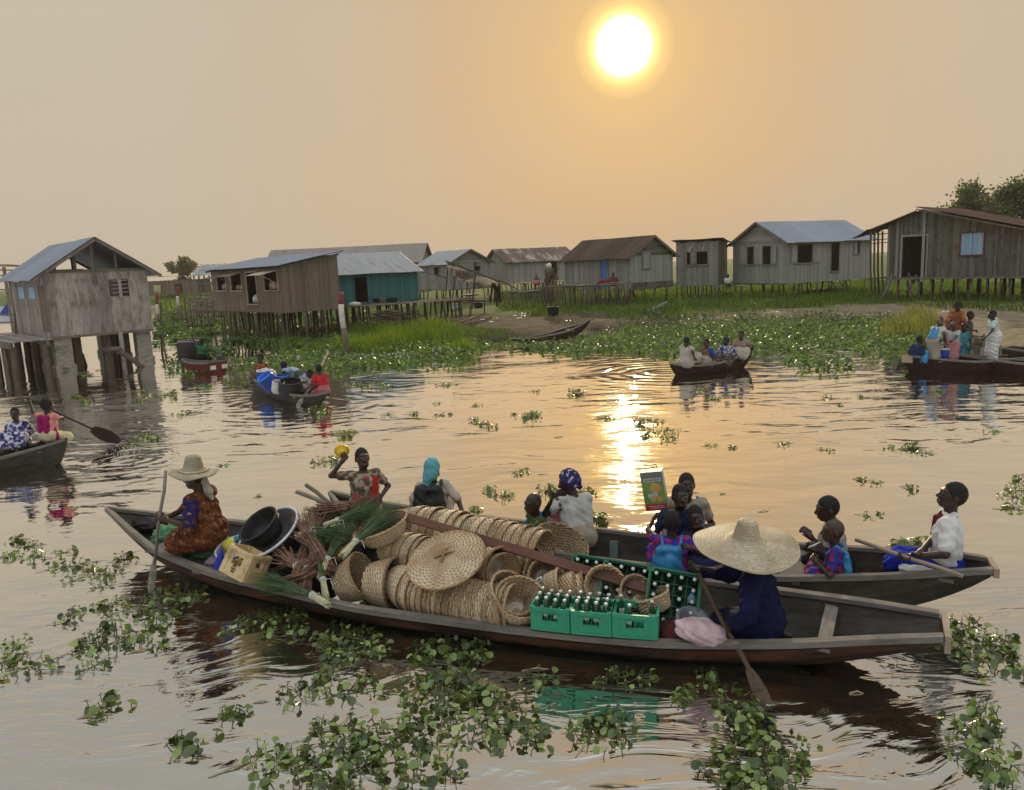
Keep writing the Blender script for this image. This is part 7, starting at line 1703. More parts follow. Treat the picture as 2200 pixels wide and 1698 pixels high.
FLOR = PRINT('beige_floral', (.10, .08, .06), (.38, .31, .22), (.40, .05, .05), 16, (.45, .55), 7, (.60, .63)); ANKG = PRINT('green_yellow_print', (.03, .07, .03), (.10, .13, .03), (.42, .33, .06), 10, (.45, .55), 12, (.56, .6)); REDB = PRINT('red_blue_jersey', (.03, .03, .22), (.28, .02, .05), (.03, .03, .25), 11, (.48, .52), 6, (.6, .62)); KALE = PRINT('purple_red_print', (.04, .03, .36), (.30, .03, .10), (.42, .03, .30), 12, (.46, .54), 9, (.56, .6)); BWP = PRINT('navy_white_print', (.02, .02, .10), (.10, .09, .28), (.62, .60, .66), 12, (.4, .6), 15, (.5, .55)); ORP = PRINT('orange_blue_print', (.36, .12, .03), (.24, .07, .03), (.03, .03, .32), 8, (.45, .55), 7, (.60, .64)); TEALP = PRINT('teal_print', (.03, .14, .18), (.08, .28, .34), (.42, .46, .20), 10, (.45, .55), 9, (.60, .66)); WRAPP = PRINT('navy_white_headwrap', (.025, .022, .10), (.05, .04, .16), (.55, .52, .52), 14, (.45, .55), 17, (.58, .62)); BROWNP = PRINT('brown_print', (.07, .045, .03), (.17, .11, .07), (.30, .22, .14), 12); DKP = PRINT('dark_grey_print', (.04, .035, .03), (.10, .085, .07), (.28, .22, .16), 14)
mb = MB()
# woman in the bow
top = atY(412, 1003, 7.9)
seat = at(402, 1168, .50)
pw_top = atY(356, 1012, 7.55); pw_bot = at(323, 1275, -.05)
pdv = (pw_bot-pw_top).normalized(); pl = lambda f: pw_top.lerp(pw_bot, f)
bow, J = person('woman in a rust sunburst dress and straw hat paddling in the pointed bow', top, 80, 1.0, 1.0, (3, 0), (14, -6), 'fold', LH=pl(.37), RH=pl(.40), poleL=-pdv, poleR=-pdv, Lel=(-.6, .2, -.8), Rel=(.9, -.1, -.5),
    clothes=[('shirt', RUSTP, dict(sleeve=1.15, e=.026, fold=.008)), ('skirt', RUSTP, dict(len=.7, e=.035, fold=.009))], hair='short', res=.007, skin=SKIN2)
s = J['s']; f = Field(.009); f.wr = (.003, 60, 0)
f.cap(J['sh'][1]+(J['el'][1]-J['sh'][1])*.05, J['sh'][1]+(J['el'][1]-J['sh'][1])*.95, .083, .074, .02); f.cap(J['sh'][-1]+(J['el'][-1]-J['sh'][-1])*.05, J['sh'][-1]+(J['el'][-1]-J['sh'][-1])*.95, .083, .074, .02); vv, ff = f.mesh(); npmesh('sleeve', vv, ff, NAVYP, smooth=True, parent=bow)
f = Field(.009); f.wr = (.003, 60, 0); f.cap(J['HP']((0, -.09, -.01)), J['hl']((0, -.10, .46)), .042, .04, .03); f.cap(J['hl']((0, -.10, .46)), J['hl']((.0, -.13, .38)), .045, .02, .03); vv, ff = f.mesh(); npmesh('head_scarf', vv, ff, CREAM, smooth=True, parent=bow)
straw_hat(J, 'wide straw hat with a tall flat crown on the woman in the bow', .245, .105, .155, .03, -2, 3)
paddle(pw_top, pw_bot, 'long grey paddle pole held upright by the woman in the bow', .42, .075, .017, W_HUT, 'bar')
NETG = MAT('green_net', (.06, .20, .09), (.12, .32, .16), 30, .7, (.4, .6), bump=.02, bscale=70, rv=.3, c3=(.30, .40, .20), s3=40, t3=(.6, .66))
o = blob('fishing_net', 'heap of green fishing net under the woman in the bow', 'net', at(368, 1160, .28), .24, .20, .17, NETG, .16, (0, 0, -.5), 26, 3, 8)
blob('fishing_net', 'coil of green fishing net round the seat of the woman in the bow', 'net', at(440, 1172, .32), .33, .25, .12, NETG, .14, (0, 0, -.5), 26, 5, 9)
# woman in dark blue
pt_, pb_ = at(1487, 1212, .66), at(1660, 1535, -.05); pl2 = lambda f: pt_.lerp(pb_, f); pdv = (pb_-pt_).normalized()
top = atY(1598, 1150, 5.82); w2, J2 = person('woman in dark navy under a very wide straw hat paddling near the stern', top, 62, 1.0, 1.0, (8, 0), (5, -12), 'kneel', LH=pl2(.46), RH=pl2(.03), poleL=pdv, poleR=pdv, Lel=(-.9, -.3, -.3), Rel=(.6, -.2, -.6),
    clothes=[('shirt', NAVYC, dict(sleeve=1.75, e=.03, fold=.006)), ('skirt', NAVYC, dict(len=.5, e=.02, drape=False)), ('bracelet', CREAM, dict(side=-1))], hair='short', res=.007)
straw_hat(J2, 'huge round straw hat with a domed crown on the woman in navy', .405, .105, .165, .05, 7, 2)
paddle(pt_, pb_, 'dark paddle held across the gunwale by the woman in navy', .36, .10, .019, PLANK('dark_paddle', (.075, .045, .03), (.15, .10, .07), (.04, .03, .02), 0))
# ------------------------------------------------------------------ passengers of the canoe behind
bowl_p = atY(733, 975, 7.95)
g1, J = person('child in a floral dress standing among the goods and waving a yellow bowl', atY(776, 963, 8.05), 205, .78, 1.18, (-4, 0), (12, 12), 'half', RH=None, LH=None, clothes=[('shirt', FLOR, dict(sleeve=.55, hem=-.05, e=.018)), ('skirt', FLOR, dict(len=.15, e=.02))], hair='crop', res=.0075, mouth=True) if False else person('child in a floral dress among the stalk bundles waving a yellow bowl, mouth open', atY(776, 963, 8.05), 198, .78, 1.18, (-3, 0), (8, 8), 'half', RH=bowl_p+V((.035, -.0, -.05)), LH=atY(812, 1078, 7.95), Rel=(1., -.2, -.7), Lel=(-.7, -.4, -.3), gripL=False, clothes=[('shirt', FLOR, dict(sleeve=.55, hem=-.05, e=.018)), ('skirt', FLOR, dict(len=.15, e=.02))], hair='crop', res=.0075, mouth=True, skin=SKIN2)
f = Field(.01); f.cap(J['hl']((-.14, .09, .36)), J['hl']((-.10, .115, .10)), .03, .035, .02); vv, ff = f.mesh(); npmesh('red_sash', vv, ff, CLOTH('scarlet_cloth', (.5, .02, .02)), smooth=True, parent=g1)
YB = MAT('yellow_bowl_plastic', (.78, .48, .01), (.84, .54, .02), 6, .35); bowl('plastic_bowl', 'bright yellow bowl held up by the waving child', 'bowl', bowl_p+V((0, .03, -.02)), (-.15, .85, .5), .068, .045, .07, YB, YB, YB, .006)
g2, J = person('girl in a turquoise veil with a black backpack facing away', atY(928, 986, 8.75), 8, .88, 1.14, (4, 0), (-35, 0), 'low', LH=(-.1, .3, .1, 0), RH=atY(1000, 1118, 8.45), Rel=(.9, -.3, -.5), clothes=[('shirt', CREAM, dict(sleeve=.95, hem=-.03)), ('skirt', CREAM, dict(len=.75, e=.025)), ('veil', TEALV, dict(tail=[((0, -.09, -.07), (-.05, -.15, -.24), .06, .035), ((-.05, -.15, -.24), (-.11, -.18, -.40), .04, .02)]))], hair='crop', res=.0075, gripR=False)
backpack(J, 'black backpack on the girl with the turquoise veil', MAT('black_backpack_cloth', (.010, .011, .015), (.02, .022, .028), 12, .6, bump=.003), .19, .23, .12, .20, -.07, res=.010)
blob('cloth_bundle', 'dark red bundle on the lap of the girl with the veil', 'cloth', atY(985, 1112, 8.5), .14, .10, .07, CLOTH('dark_red_bundle', (.10, .025, .02)), .1)
g3, J = person('small bald child in a green and yellow print with a blue plastic cape', atY(1142, 1061, 7.65), 118, .70, 1.32, (2, 0), (5, -6), 'low', clothes=[('shirt', ANKG, dict(sleeve=.5, hem=-.05)), ('skirt', ANKG, dict(len=.5, e=.02))], hair='none', res=.0075)
backpack(J, 'blue plastic bag tied on the back of the child in the green print', BAGB, .16, .22, .08, .16, -.10, True, -.14, [((.05, -.12, .40), (.02, -.02, .56), .05, .02)], 'plastic_bag')
g4, J4 = person('woman in a patterned headwrap and white shirt turning away from the glitter', atY(1214, 1013, 7.95), 30, .95, 1.05, (16, 6), (62, -14), 'low', LH=atY(1185, 1075, 7.6), RH=(.1, .4, .05, 0), Lel=(-.8, .2, -.5), gripL=False, clothes=[('shirt', WHG, dict(sleeve=.5, hem=.02)), ('trousers', KHAKI, dict(len=.6)), ('sash', BLACKC, dict(z=.0)), ('scarf', WRAPP, dict(tail=[((.0, -.08, .0), (.02, -.10, -.10), .05, .03)]))], hair='none', res=.0075)
g5, J = person('child in a pink top looking out between the headwrap and the blue bag', atY(1204, 1054, 7.86), 160, .72, 1.28, (0, 0), (10, 0), 'fold', clothes=[('shirt', PINKC, dict(sleeve=.6, hem=-.03)), ('skirt', PINKC, dict(len=.4))], hair='crop', res=.0075)
# the four children with the box
bx = atY(1406, 1052, 7.35)
g6, J = person('tall boy in a khaki shirt behind the child with the box', atY(1475, 1018, 7.45), 172, .92, 1.06, (3, 0), (2, 6), 'low', clothes=[('shirt', KHAKI, dict(sleeve=.6)), ('trousers', KHAKI, dict(len=.2))], hair='short', res=.0075)
backpack(J, 'blue bag strapped over the shoulder of the tall boy', BAGB, .12, .14, .06, .22, .12, True, -.14, None, 'plastic_bag')
g7, J = person('boy looking straight out just below the tall boy', atY(1461, 1042, 7.22), 178, .84, 1.14, (2, 0), (4, 2), 'low', clothes=[('shirt', DARKB, dict(sleeve=.6)), ('trousers', DARKB, dict(len=.2))], hair='crop', res=.0075, mouth=True)
g8, J8 = person('child seen from behind in a purple print holding up the drink carton', atY(1443, 1096, 6.92), -12, .78, 1.2, (4, 0), (-4, 0), 'low', LH=bx+V((.0, -.02, -.27)), RH=atY(1478, 1175, 6.7), Lel=(-1, -.2, -.2), Rel=(.8, .2, -.6), clothes=[('shirt', KALE, dict(sleeve=.7, hem=-.04)), ('skirt', KALE, dict(len=.4))], hair='crop', res=.0075)
backpack(J8, 'sky blue school bag on the back of the child holding the carton', BAGB, .19, .22, .085, .13, -.05, True, -.13, [((-.10, -.13, .33), (.08, -.13, .33), .06, .06), ((-.1, -.12, -.06), (.06, -.12, -.06), .08, .08), ((-.02, -.13, .02), (-.02, -.14, .22), .115, .10)], 'plastic_bag', .0095)
g9, J = person('child in dark blue looking right beside the wide straw hat', atY(1494, 1088, 7.02), 205, .74, 1.26, (2, 0), (-30, 0), 'low', clothes=[('shirt', DARKB, dict(sleeve=.6)), ('skirt', DARKB, dict(len=.4))], hair='crop', res=.0075)
blob('black_bag', 'shiny black plastic bag beside the wide straw hat', 'bag', atY(1516, 1142, 7.1), .09, .08, .07, MAT('shiny_black_plastic', (.012, .012, .014), (.05, .05, .055), 14, .18), .15)
# drink carton: printed front, handle on top
u_ = (atY(1378, 1018, 7.35)-atY(1392, 1100, 7.35)).normalized(); x_ = V((.93, -.30, .18)); x_ = (x_-u_*x_.dot(u_)).normalized(); n_ = x_.cross(u_)
if n_.y > 0: n_ = -n_
root = thing('drink_carton', 'tall printed carton with a handle held up before the sun glitter', 'carton', bx)
CG, CR, CW, CD, CO = MAT('carton_green', (.10, .24, .06), (.20, .34, .09), 5, .4, c3=(.34, .36, .12), s3=4), MAT('carton_red', (.42, .03, .02)), MAT('carton_white', (.52, .52, .52), (.42, .42, .44), 6, .4), MAT('carton_grey', (.16, .18, .17)), MAT('carton_orange', (.62, .25, .05), (.55, .36, .12), 8)
W2_, H2_, D2_ = .215, .40, .11; ax_ = (x_, n_, u_)
mb = MB(); mb.box(bx, (W2_, D2_, H2_), ax_, 0); mb.build('box', CW, root)
def face(name, u0, u1, v0, v1, m, o): mb = MB(); mb.box(bx+x_*(u0+u1)/2+u_*(v0+v1)/2+n_*(D2_/2+o), (u1-u0, .004, v1-v0), ax_); return mb.build(name, m, root)
face('green_panel', -W2_/2, W2_/2, -.13, .10, CG, .001); face('grey_panel', -W2_/2, W2_/2, .10, .2, CD, .001); face('red_panel', -W2_/2, W2_/2, -.2, -.13, CR, .001); face('title_strip', -.085, .09, .10, .135, CW, .004)
for k in range(9): face('title_letter', -.07+k*.017, -.059+k*.017, .108+.003*(k % 3), .127, CD, .0065)
face('slogan_line', -.07, .07, -.156, -.150, CW, .003); face('slogan_line', -.05, .08, -.175, -.170, CW, .003)
mb = MB(); mb.lathe([(0, .003), (.05, .003), (.055, .0)], 20, Matrix.Translation(bx+x_*.02+u_*.03+n_*(D2_/2+.004)) @ Matrix(((x_.x, u_.x, n_.x, 0), (x_.y, u_.y, n_.y, 0), (x_.z, u_.z, n_.z, 0), (0, 0, 0, 1)))); mb.build('orange_picture', CO, root)
for du, dv, r_ in ((-.04, -.045, .026), (.012, -.03, .028), (-.015, -.08, .03), (.05, -.08, .03)):
    mb = MB(); mb.lathe([(0, .002), (r_, .002), (r_, .0)], 14, Matrix.Translation(bx+x_*du+u_*dv+n_*(D2_/2+.005)) @ Matrix(((x_.x, u_.x, n_.x, 0), (x_.y, u_.y, n_.y, 0), (x_.z, u_.z, n_.z, 0), (0, 0, 0, 1)))); mb.build('pale_picture', CW if r_ < .03 else CO, root)
mb = MB(); t0 = bx+u_*H2_/2; 
for o_, w_, h_ in ((0, .06, .055), (.012, .04, .03)): mb.tube([t0-x_*w_+n_*o_, t0-x_*(w_-.004)+u_*h_+n_*o_, t0+x_*(w_-.004)+u_*h_+n_*o_, t0+x_*w_+n_*o_], .005, 6)
mb.build('handle', GREEND, root, True)
# right end of the passenger canoe
g10, J = person('boy in a grey shirt eating with one hand behind the blue-caped child', atY(1773, 1068, 6.98), 66, .92, 1.08, (6, 0), (16, -8), 'tuck', LH=atY(1733, 1143, 6.75), RH=atY(1738, 1150, 6.9), Lel=(-.8, .1, -.6), Rel=(.7, -.2, -.7), clothes=[('shirt', GREYC, dict(sleeve=.7, hem=-.03)), ('trousers', BLACKC, dict(len=.6))], hair='short', res=.0075)
mb = MB(); mb.tube([atY(1728, 1133, 6.8), atY(1742, 1148, 6.8)], .006, 5); tag(mb.build('stick', W_HUT), 'small pale stick in the hand of the boy in grey', 'stick')
g11, J = person('small child in a red and blue jersey with a blue cape, eating', atY(1791, 1116, 6.66), 68, .74, 1.24, (3, 0), (16, 2), 'tuck', RH=atY(1752, 1178, 6.5), LH=(-.10, .26, .30, 0), Rel=(.7, -.2, -.7), Lel=(-.7, -.1, -.7), clothes=[('shirt', REDB, dict(sleeve=.65, hem=-.05)), ('skirt', REDB, dict(len=.3))], hair='none', res=.0075, skin=SKIN2)
backpack(J, 'sky blue plastic cape on the back of the child in the jersey', BAGB, .13, .26, .06, .15, -.07, True, -.13, None, 'plastic_bag')
mb = MB(); q0 = atY(1748, 1172, 6.45); mb.tube([q0+V((.06, 0, .03)), q0, q0+V((-.05, 0, -.02))], [.004, .007, .003], 6); tag(mb.build('sweet', WHITEC), 'white wrapped sweet held by the child in the jersey', 'sweet')
pa, pb = atY(1838, 1160, 6.75), at(2068, 1238, .52)
g12, J = person('boy in a white shirt and blue trousers in the stern, head back', atY(2055, 1038, 6.46), 62, .98, 1.05, (-4, 0), (14, 13), 'seat', LH=pa.lerp(pb, .50), RH=pa.lerp(pb, .58), poleL=(pb-pa), poleR=(pb-pa), Lel=(-.6, -.2, -.8), Rel=(.8, -.4, -.6), clothes=[('shirt', WHITEC, dict(sleeve=.75, hem=.06, e=.022)), ('trousers', ROYAL, dict(len=.3, e=.008)), ('collar', WHITEC), ('scarf_neck', MAROON)], hair='short', res=.007, mouth=True)
paddle(pb, pa, 'pale wooden paddle across the lap of the boy in the white shirt', 0, rad=.019, mat=PLANK('pale_paddle_wood', (.26, .21, .15), (.38, .31, .23), (.14, .11, .08), 0))
blob('cloth_bundle', 'white cloth lying at the feet of the boy in the white shirt', 'cloth', atY(1985, 1222, 6.45), .20, .10, .05, WHITEC, .12, (0, 0, -.2))
# ------------------------------------------------------------------ farther boats
FR = .013
pa, pb = atY(62, 858, 13.9), at(258, 955, .0)+V((0, 0, .05))
g, J = person('child in a magenta cape and salmon shirt paddling with raised arms at left', atY(100, 857, 13.7), -20, .86, 1.15, (2, 0), (-4, 0), 'kneel', LH=pa.lerp(pb, .0), RH=pa.lerp(pb, .40), poleL=(pb-pa), poleR=(pb-pa), Lel=(-1, 0, -.6), Rel=(1, -.1, -.8), clothes=[('shirt', SALM, dict(sleeve=.5)), ('skirt', PALEY, dict(len=.1, e=.012, drape=False))], hair='puff', res=FR)
f = Field(.013); f.wr = (.004, 30, 0); [f.cap(J['hl']((sx*.08, -.10, .38)), J['hl']((sx*.085, -.12, .12)), .06, .06, .05) for sx in (-1, 1)]; f.cap(J['hl']((-.15, -.02, .2)), J['hl']((-.24, .02, -.18)), .035, .05, .03); f.cap(J['hl']((.15, -.02, .2)), J['hl']((.22, .02, -.18)), .035, .05, .03); vv, ff = f.mesh(); npmesh('cape', vv, ff, MAG, smooth=True, parent=g)
paddle(pa, pb, 'long dark paddle with a broad leaf blade swung out of the left canoe', .62, .26, .018, PLANK('black_paddle', (.028, .022, .018), (.06, .048, .04), (.02, .015, .012), 0))
g, J = person('child in a navy and white print facing us at the left edge', atY(30, 876, 13.75), 190, .80, 1.18, (0, 0), (8, 0), 'low', clothes=[('shirt', BWP, dict(sleeve=.9)), ('skirt', BWP, dict(len=.6, e=.03))], hair='crop', res=FR, skin=SKIN2)
SPL = MAT('splash_water', (.62, .61, .56), (.72, .71, .66), 20, .15, transl=.3); mb = MB(); q = at(268, 972, 0)
for k in range(70): a = random.uniform(0, 6.28); d = random.random()**.6*.28; c = q+V((d*math.cos(a)*1.2, d*math.sin(a), random.random()**2*.24*(1-d*2))); r_ = random.uniform(.004, .014); mb.lathe([(0, -r_), (r_, 0), (0, r_*1.8)], 5, Matrix.Translation(c) @ Matrix.Rotation(random.uniform(-1, 1), 4, 'X'))
tag(mb.build('splash', SPL, smooth=True), kind='stuff')
# canoe with blue barrels
g, J = person('child in an orange top sitting in the pale bow of the barrel canoe', atY(558, 762, 21.7), 170, .84, 1.12, (4, 0), (0, 0), 'low', clothes=[('shirt', PRINT('orange_brown_print', (.36, .13, .05), (.22, .08, .04), (.08, .03, .02)), dict(sleeve=.5)), ('skirt', BROWNP, dict(len=.4))], hair='puff', res=FR, skin=SKIN2)
g, J = person('boy in a pale blue shirt bending over the blue barrels', atY(606, 778, 20.6), 68, .95, 1.0, (66, 0), (0, -10), ((( -.10, .02, -.40), (-.10, -.05, -.72)), ((.10, .06, -.40), (.10, -.02, -.74))), LH=atY(604, 800, 20.3), RH=atY(598, 805, 20.1), gripL=False, gripR=False, clothes=[('shirt', LBLUE, dict(sleeve=1.4, hem=-.06, e=.028)), ('trousers', OLIVE, dict(len=.1, e=.025))], hair='crop', res=FR)
g, J = person('small child in a cream top sitting close behind the boy in red', atY(664, 794, 19.7), 120, .72, 1.22, (4, 0), (0, 0), 'low', clothes=[('shirt', CREAM, dict(sleeve=.5)), ('skirt', KHAKI, dict(len=.3))], hair='crop', res=FR)
pa, pb = at(702, 757, 1.15), at(638, 876, -.02); pa = atY(704, 758, 20.3)
g, J = person('boy in a red shirt paddling at the stern of the barrel canoe', atY(684, 783, 19.25), 40, .88, 1.1, (10, 0), (0, 0), 'kneel', LH=atY(652, 842, 18.7), RH=atY(662, 846, 18.8), poleL=(.4, .3, .8), poleR=(.4, .3, .8), clothes=[('shirt', REDC, dict(sleeve=.6, hem=-.04)), ('trousers', PINKC, dict(len=.2))], hair='short', res=FR)
paddle(atY(662, 838, 18.75), at(637, 877, -.05), 'short grey paddle dipped beside the barrel canoe', .3, .12, .018, W_HUT)
mb = MB(); mb.tube([atY(683, 800, 19.9), atY(706, 756, 20.4)], [.03, .022], 6); tag(mb.build('pole', PALEW), 'pale pole slanting up behind the boy in red', 'pole')
BLU = MAT('blue_barrel', (.010, .045, .30), (.015, .06, .38), 3, .35); BLL = MAT('bright_blue_lid', (.03, .20, .72), (.06, .28, .8), 3, .4)
def barrel(px, py, Y, r, h, m, label, ax=(0, 0, 1), rimm=None, name='barrel', openm=None):
    p = atY(px, py, Y); M = axes_m(ax, p); root = thing(name, label, 'barrel' if name == 'barrel' else name, p); mb = MB()
    mb.lathe([(0, 0), (r*.9, 0), (r, h*.08), (r*1.03, h*.5), (r, h*.88), (r*.93, h*.97), (r*.93, h)], 20, M); mb.lathe([(r*1.03, h*.3), (r*1.06, h*.33), (r*1.03, h*.36)], 20, M); mb.build('body', m, root, True)
    mb = MB(); mb.lathe([(r*.86, h), (r*.86, h*.2), (0, h*.2)], 18, M); mb.build('inside', openm or m, root, True)
    mb = MB(); mb.lathe([(r*.86, h), (r*.9, h+.02), (r*1.0, h), (r*.98, h-.03), (r*.93, h-.03)], 20, M); mb.build('rim', rimm or m, root, True); return root
barrel(571, 830, 20.9, .22, .44, BLU, 'deep blue barrel with a pale rim standing next to the child in orange', rimm=PLW, openm=DARKIN)
barrel(591, 836, 20.2, .22, .46, BLU, 'blue barrel tipped on edge under the hands of the bending boy', (-.45, -.35, .82), BLL, openm=BLL)
barrel(610, 838, 20.3, .20, .38, BLU, 'blue barrel half hidden behind the tipped one', rimm=BLL, openm=DARKIN)
barrel(597, 843, 19.5, .16, .28, PLW, 'white plastic bucket wedged before the blue barrels', (.2, -.2, .95), name='bucket')
barrel(625, 846, 19.4, .30, .34, PLB, 'wide black tub in front of the boy in red', (.1, -.2, .97), name='tub', openm=DARKIN)
blob('white_sack', 'white sack leaning on the deep blue barrel', 'sack', atY(576, 803, 21.1), .24, .10, .14, PLW, .15, (0, .3, 0))
# boy in green
pa, pb = atY(410, 717, 28.), atY(477, 778, 27.8)
g, J = person('boy in a green shirt seen from behind paddling the red-sterned canoe', atY(433, 728, 27.9), -8, .90, 1.05, (3, 0), (0, 0), 'kneel', LH=atY(411, 718, 28.), RH=atY(452, 752, 27.8), Rel=(.9, -.2, -.6), clothes=[('shirt', GREENC, dict(sleeve=.6, hem=-.05)), ('trousers', BLACKC, dict(len=.2))], hair='crop', res=.016)
paddle(atY(446, 746, 27.9), atY(482, 785, 27.5), 'black round-bladed paddle held out by the boy in green', .42, .40, .022, PLB)
barrel(410, 774, 28.6, .42, .72, PLB, 'big black tub in front of the boy in green', name='tub', rimm=GREYIN, openm=DARKIN)
# four in the slim canoe
paddle(atY(1497, 755, 21.2), at(1485, 800, -.05), 'pale thin paddle held by the first person of the slim canoe', .25, .06, .014, PALEW)
g, J = person('person in a pale dress paddling in the bow of the slim canoe, back turned', atY(1476, 724, 21.2), -40, .95, 1.02, (4, 0), (-8, 0), 'low', LH=atY(1497, 757, 21.3), RH=atY(1493, 772, 21.0), clothes=[('shirt', CREAM, dict(sleeve=.5)), ('skirt', CREAM, dict(len=.5, e=.03))], hair='short', res=FR)
g, J = person('person in a brown wrap with a blue sleeve sitting second in the slim canoe', atY(1517, 729, 21.6), 120, .95, 1.02, (6, 0), (0, 0), 'low', clothes=[('shirt', BROWNP, dict(sleeve=.6)), ('skirt', KHAKI, dict(len=.5, e=.03))], hair='short', res=FR, skin=SKIN2)
f = Field(.014); q = J['sh'][-1]; f.cap(q, q+(J['el'][-1]-q)*.55, .075, .07, .02); vv, ff = f.mesh(); npmesh('blue_sleeve', vv, ff, CLOTH('bright_blue_cloth', (.02, .07, .30)), smooth=True, parent=g)
g, J = person('person in a navy jacket with white lapels sitting third in the slim canoe', atY(1560, 725, 22.0), 150, .95, 1.02, (3, 0), (0, 0), 'low', clothes=[('shirt', BWP, dict(sleeve=.7)), ('skirt', DKP, dict(len=.6, e=.03)), ('scarf', DARKB), ('collar', WHITEC)], hair='none', res=FR)
g, J = person('person in a beige top sitting last in the raised stern of the slim canoe', atY(1592, 711, 22.3), 150, .98, 1.02, (4, 0), (0, 0), 'low', LH=atY(1612, 742, 22.4), RH=atY(1570, 755, 22.0), clothes=[('shirt', CLOTH('dusty_rose_cloth', (.32, .22, .18)), dict(sleeve=.4)), ('skirt', CREAM, dict(len=.5, e=.03))], hair='short', res=FR, skin=SKIN2)
# right hand canoes
barrel(2026, 779, 20.1, .22, .38, BLU, 'deep blue barrel amid the children in the brown canoe', rimm=PLW, openm=DARKIN)
g, J = person('woman in an orange and blue print top standing tallest in the brown canoe', atY(2060, 649, 20.6), 200, 1.0, .98, (10, 0), (-30, -14), 'stand', LH=atY(2080, 700, 20.3), RH=atY(2040, 705, 20.3), clothes=[('shirt', ORP, dict(sleeve=.9, hem=-.05, e=.025)), ('skirt', ORP, dict(len=.6, e=.04, fold=.008))], hair='puff', res=FR)
g, J = person('girl in pale clothes standing in the long low canoe holding a paddle', atY(2131, 667, 19.75), 78, .90, 1.08, (3, 0), (0, -4), 'stand', LH=atY(2112, 730, 19.5), RH=atY(2116, 722, 19.7), clothes=[('shirt', AQUA, dict(sleeve=.5, hem=-.08, e=.025)), ('skirt', WHITEC, dict(len=.55, e=.05, fold=.008))], hair='crop', res=FR)
paddle(atY(2118, 718, 19.6), atY(2108, 765, 19.4), 'dark paddle hanging from the hands of the girl in pale clothes', .25, .1, .016, W_DARK)
g, J = person('child in a blue cape and headscarf leaning over the blue barrel', atY(2022, 682, 20.0), -60, .86, 1.1, (28, 0), (0, -6), 'stand', LH=atY(2024, 738, 19.6), RH=atY(2034, 740, 19.6), clothes=[('shirt', WHG, dict(sleeve=.5)), ('skirt', KHAKI, dict(len=.2)), ('scarf', BROWNP)], hair='none', res=FR)
backpack(J, 'sky blue cape on the child leaning over the barrel', BAGB, .14, .2, .06, .2, 0, False, -.12, None, 'plastic_bag', .014)
g, J = person('child in dark blue crouching lowest in the brown canoe by its pale bow', atY(1977, 722, 20.1), -70, .80, 1.12, (14, 0), (-10, 0), 'low', clothes=[('shirt', DARKB, dict(sleeve=.9)), ('skirt', DARKB, dict(len=.5))], hair='crop', res=FR, skin=SKIN2)
backpack(J, 'sky blue bag beside the crouching child in the brown canoe', BAGB, .12, .2, .07, .12, .28, False, .05, None, 'plastic_bag', .014)
g, J = person('child in a salmon skirt and blue cape standing before the woman in orange', atY(2049, 691, 19.9), 150, .76, 1.2, (6, 0), (0, 0), 'stand', LH=atY(2040, 738, 19.6), clothes=[('shirt', WHG, dict(sleeve=.5)), ('skirt', PINKP, dict(len=.1, e=.03))], hair='none', res=FR, skin=SKIN2)
backpack(J, 'sky blue cape hanging from the child in the salmon skirt', BAGB, .1, .2, .06, .16, -.12, False, -.08, None, 'plastic_bag', .014)
g, J = person('child in a teal print standing between the orange woman and the dark boy', atY(2072, 697, 20.3), 170, .76, 1.1, (8, 0), (0, -10), 'stand', clothes=[('shirt', TEALP, dict(sleeve=.6, e=.03)), ('skirt', TEALP, dict(len=.4, e=.04))], hair='crop', res=FR)
g, J = person('boy in a dark print shirt standing behind, facing right', atY(2086, 669, 20.9), -120, .86, 1.06, (2, 0), (0, 0), 'stand', LH=(-.12, .22, .12, 0), clothes=[('shirt', DKP, dict(sleeve=.9)), ('trousers', OLIVE, dict(len=.6))], hair='crop', res=FR)
mb = MB(); mb.tube([atY(2082, 720, 20.2), atY(2112, 724, 20.)], .02, 5); tag(mb.build('pole', W_DARK), 'short dark pole pointing right from the group in the brown canoe', 'pole')
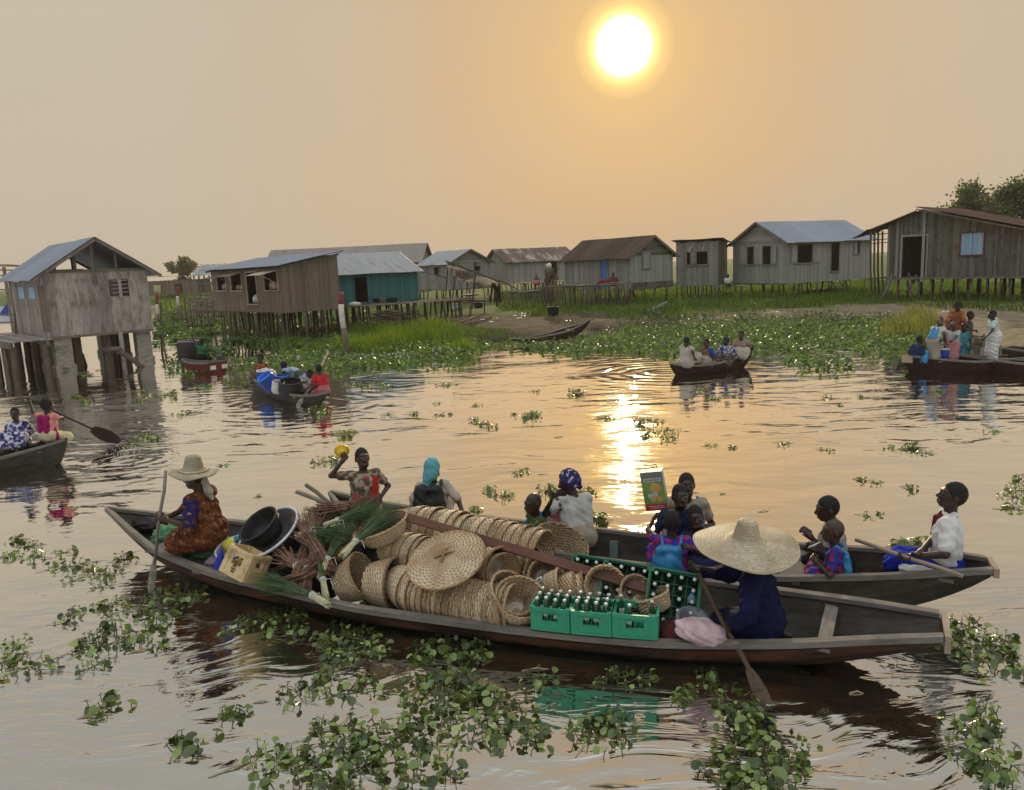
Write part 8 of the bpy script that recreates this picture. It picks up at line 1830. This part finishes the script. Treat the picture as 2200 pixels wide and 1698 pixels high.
# people by the houses
g, J = person('person in a red check shirt squatting on the pole platform by the blue door', atY(1317, 586, 50.3), 150, 1.0, 1., (10, 0), (0, 0), 'low', clothes=[('shirt', PRINT('red_check', (.20, .02, .025), (.10, .015, .02), (.3, .1, .1)), dict(sleeve=.9)), ('skirt', MAROON, dict(len=.5, e=.03))], hair='short', res=.02)
blob('cloth_bundle', 'dark red bundle beside the person in the red check shirt', 'cloth', atY(1299, 607, 50.2), .45, .3, .2, PRINT('red_check', (.20, .02, .025), (.10, .015, .02), (.3, .1, .1)), .15)
g, J = person('child in a white top sitting under the gap by the blue-roofed house', atY(1564, 589, 50.5), 170, .9, 1.05, (8, 0), (0, 0), 'sit', clothes=[('shirt', WHITEC, dict(sleeve=.6)), ('trousers', OLIVE, dict(len=.3))], hair='short', res=.02)
mb = MB(); p = J['pel']; mb.beam((p[0]-1., p[1]+.1, p[2]-.14), (p[0]+1.2, p[1]+.1, p[2]-.14), .35, .06)
root = thing('plank_bench', 'plank bench below the gap between the small and the blue-roofed house', 'bench', (p[0], p[1], .4)); mb.build('seat', W_BEAM, root)
for dx in (-.8, .9): mb = MB(); mb.beam((p[0]+dx, p[1]+.1, .2), (p[0]+dx, p[1]+.1, p[2]-.16), .08, .08); mb.build('leg', W_BEAM, root)
g, J = person('person sitting before the mottled-roofed house among basins', atY(1152, 590, 61), 170, .95, 1., (8, 0), (0, 0), 'low', clothes=[('shirt', BROWNP, dict(sleeve=.6)), ('skirt', PINKC, dict(len=.5))], hair='short', res=.024)
drum('barrel', 1164, 606, 1.3, .3, .6, MAT('faded_green_barrel', (.05, .14, .12)), 'faded green barrel on the pole bench', 'barrel')
mb = MB(); p = atY(1179, 575, 60.); mb.lathe([(0, 0), (.1, .02), (.2, .2), (.24, .4), (.1, .5), (0, .52)], 12, Matrix.Translation(p-V((0, 0, .2)))); tag(mb.build('hung_cloth', PLW, smooth=True), 'white cloth hung on the brushwood bundle', 'cloth')
# ------------------------------------------------------------------ hazy air
m, t = nt('haze_air'); b = NB(t); pv_ = b.n('VolumePrincipled'); pv_.inputs['Color'].default_value = (.93, .86, .76, 1); pv_.inputs['Density'].default_value = .00045; pv_.inputs['Anisotropy'].default_value = .3
om = b.n('OutputMaterial'); t.links.new(pv_.outputs[0], om.inputs['Volume'])
hz = MB().box((0, 350, 6.4), (1860, 1140, 16.8)).build('haze', m); tag(hz, kind='stuff')
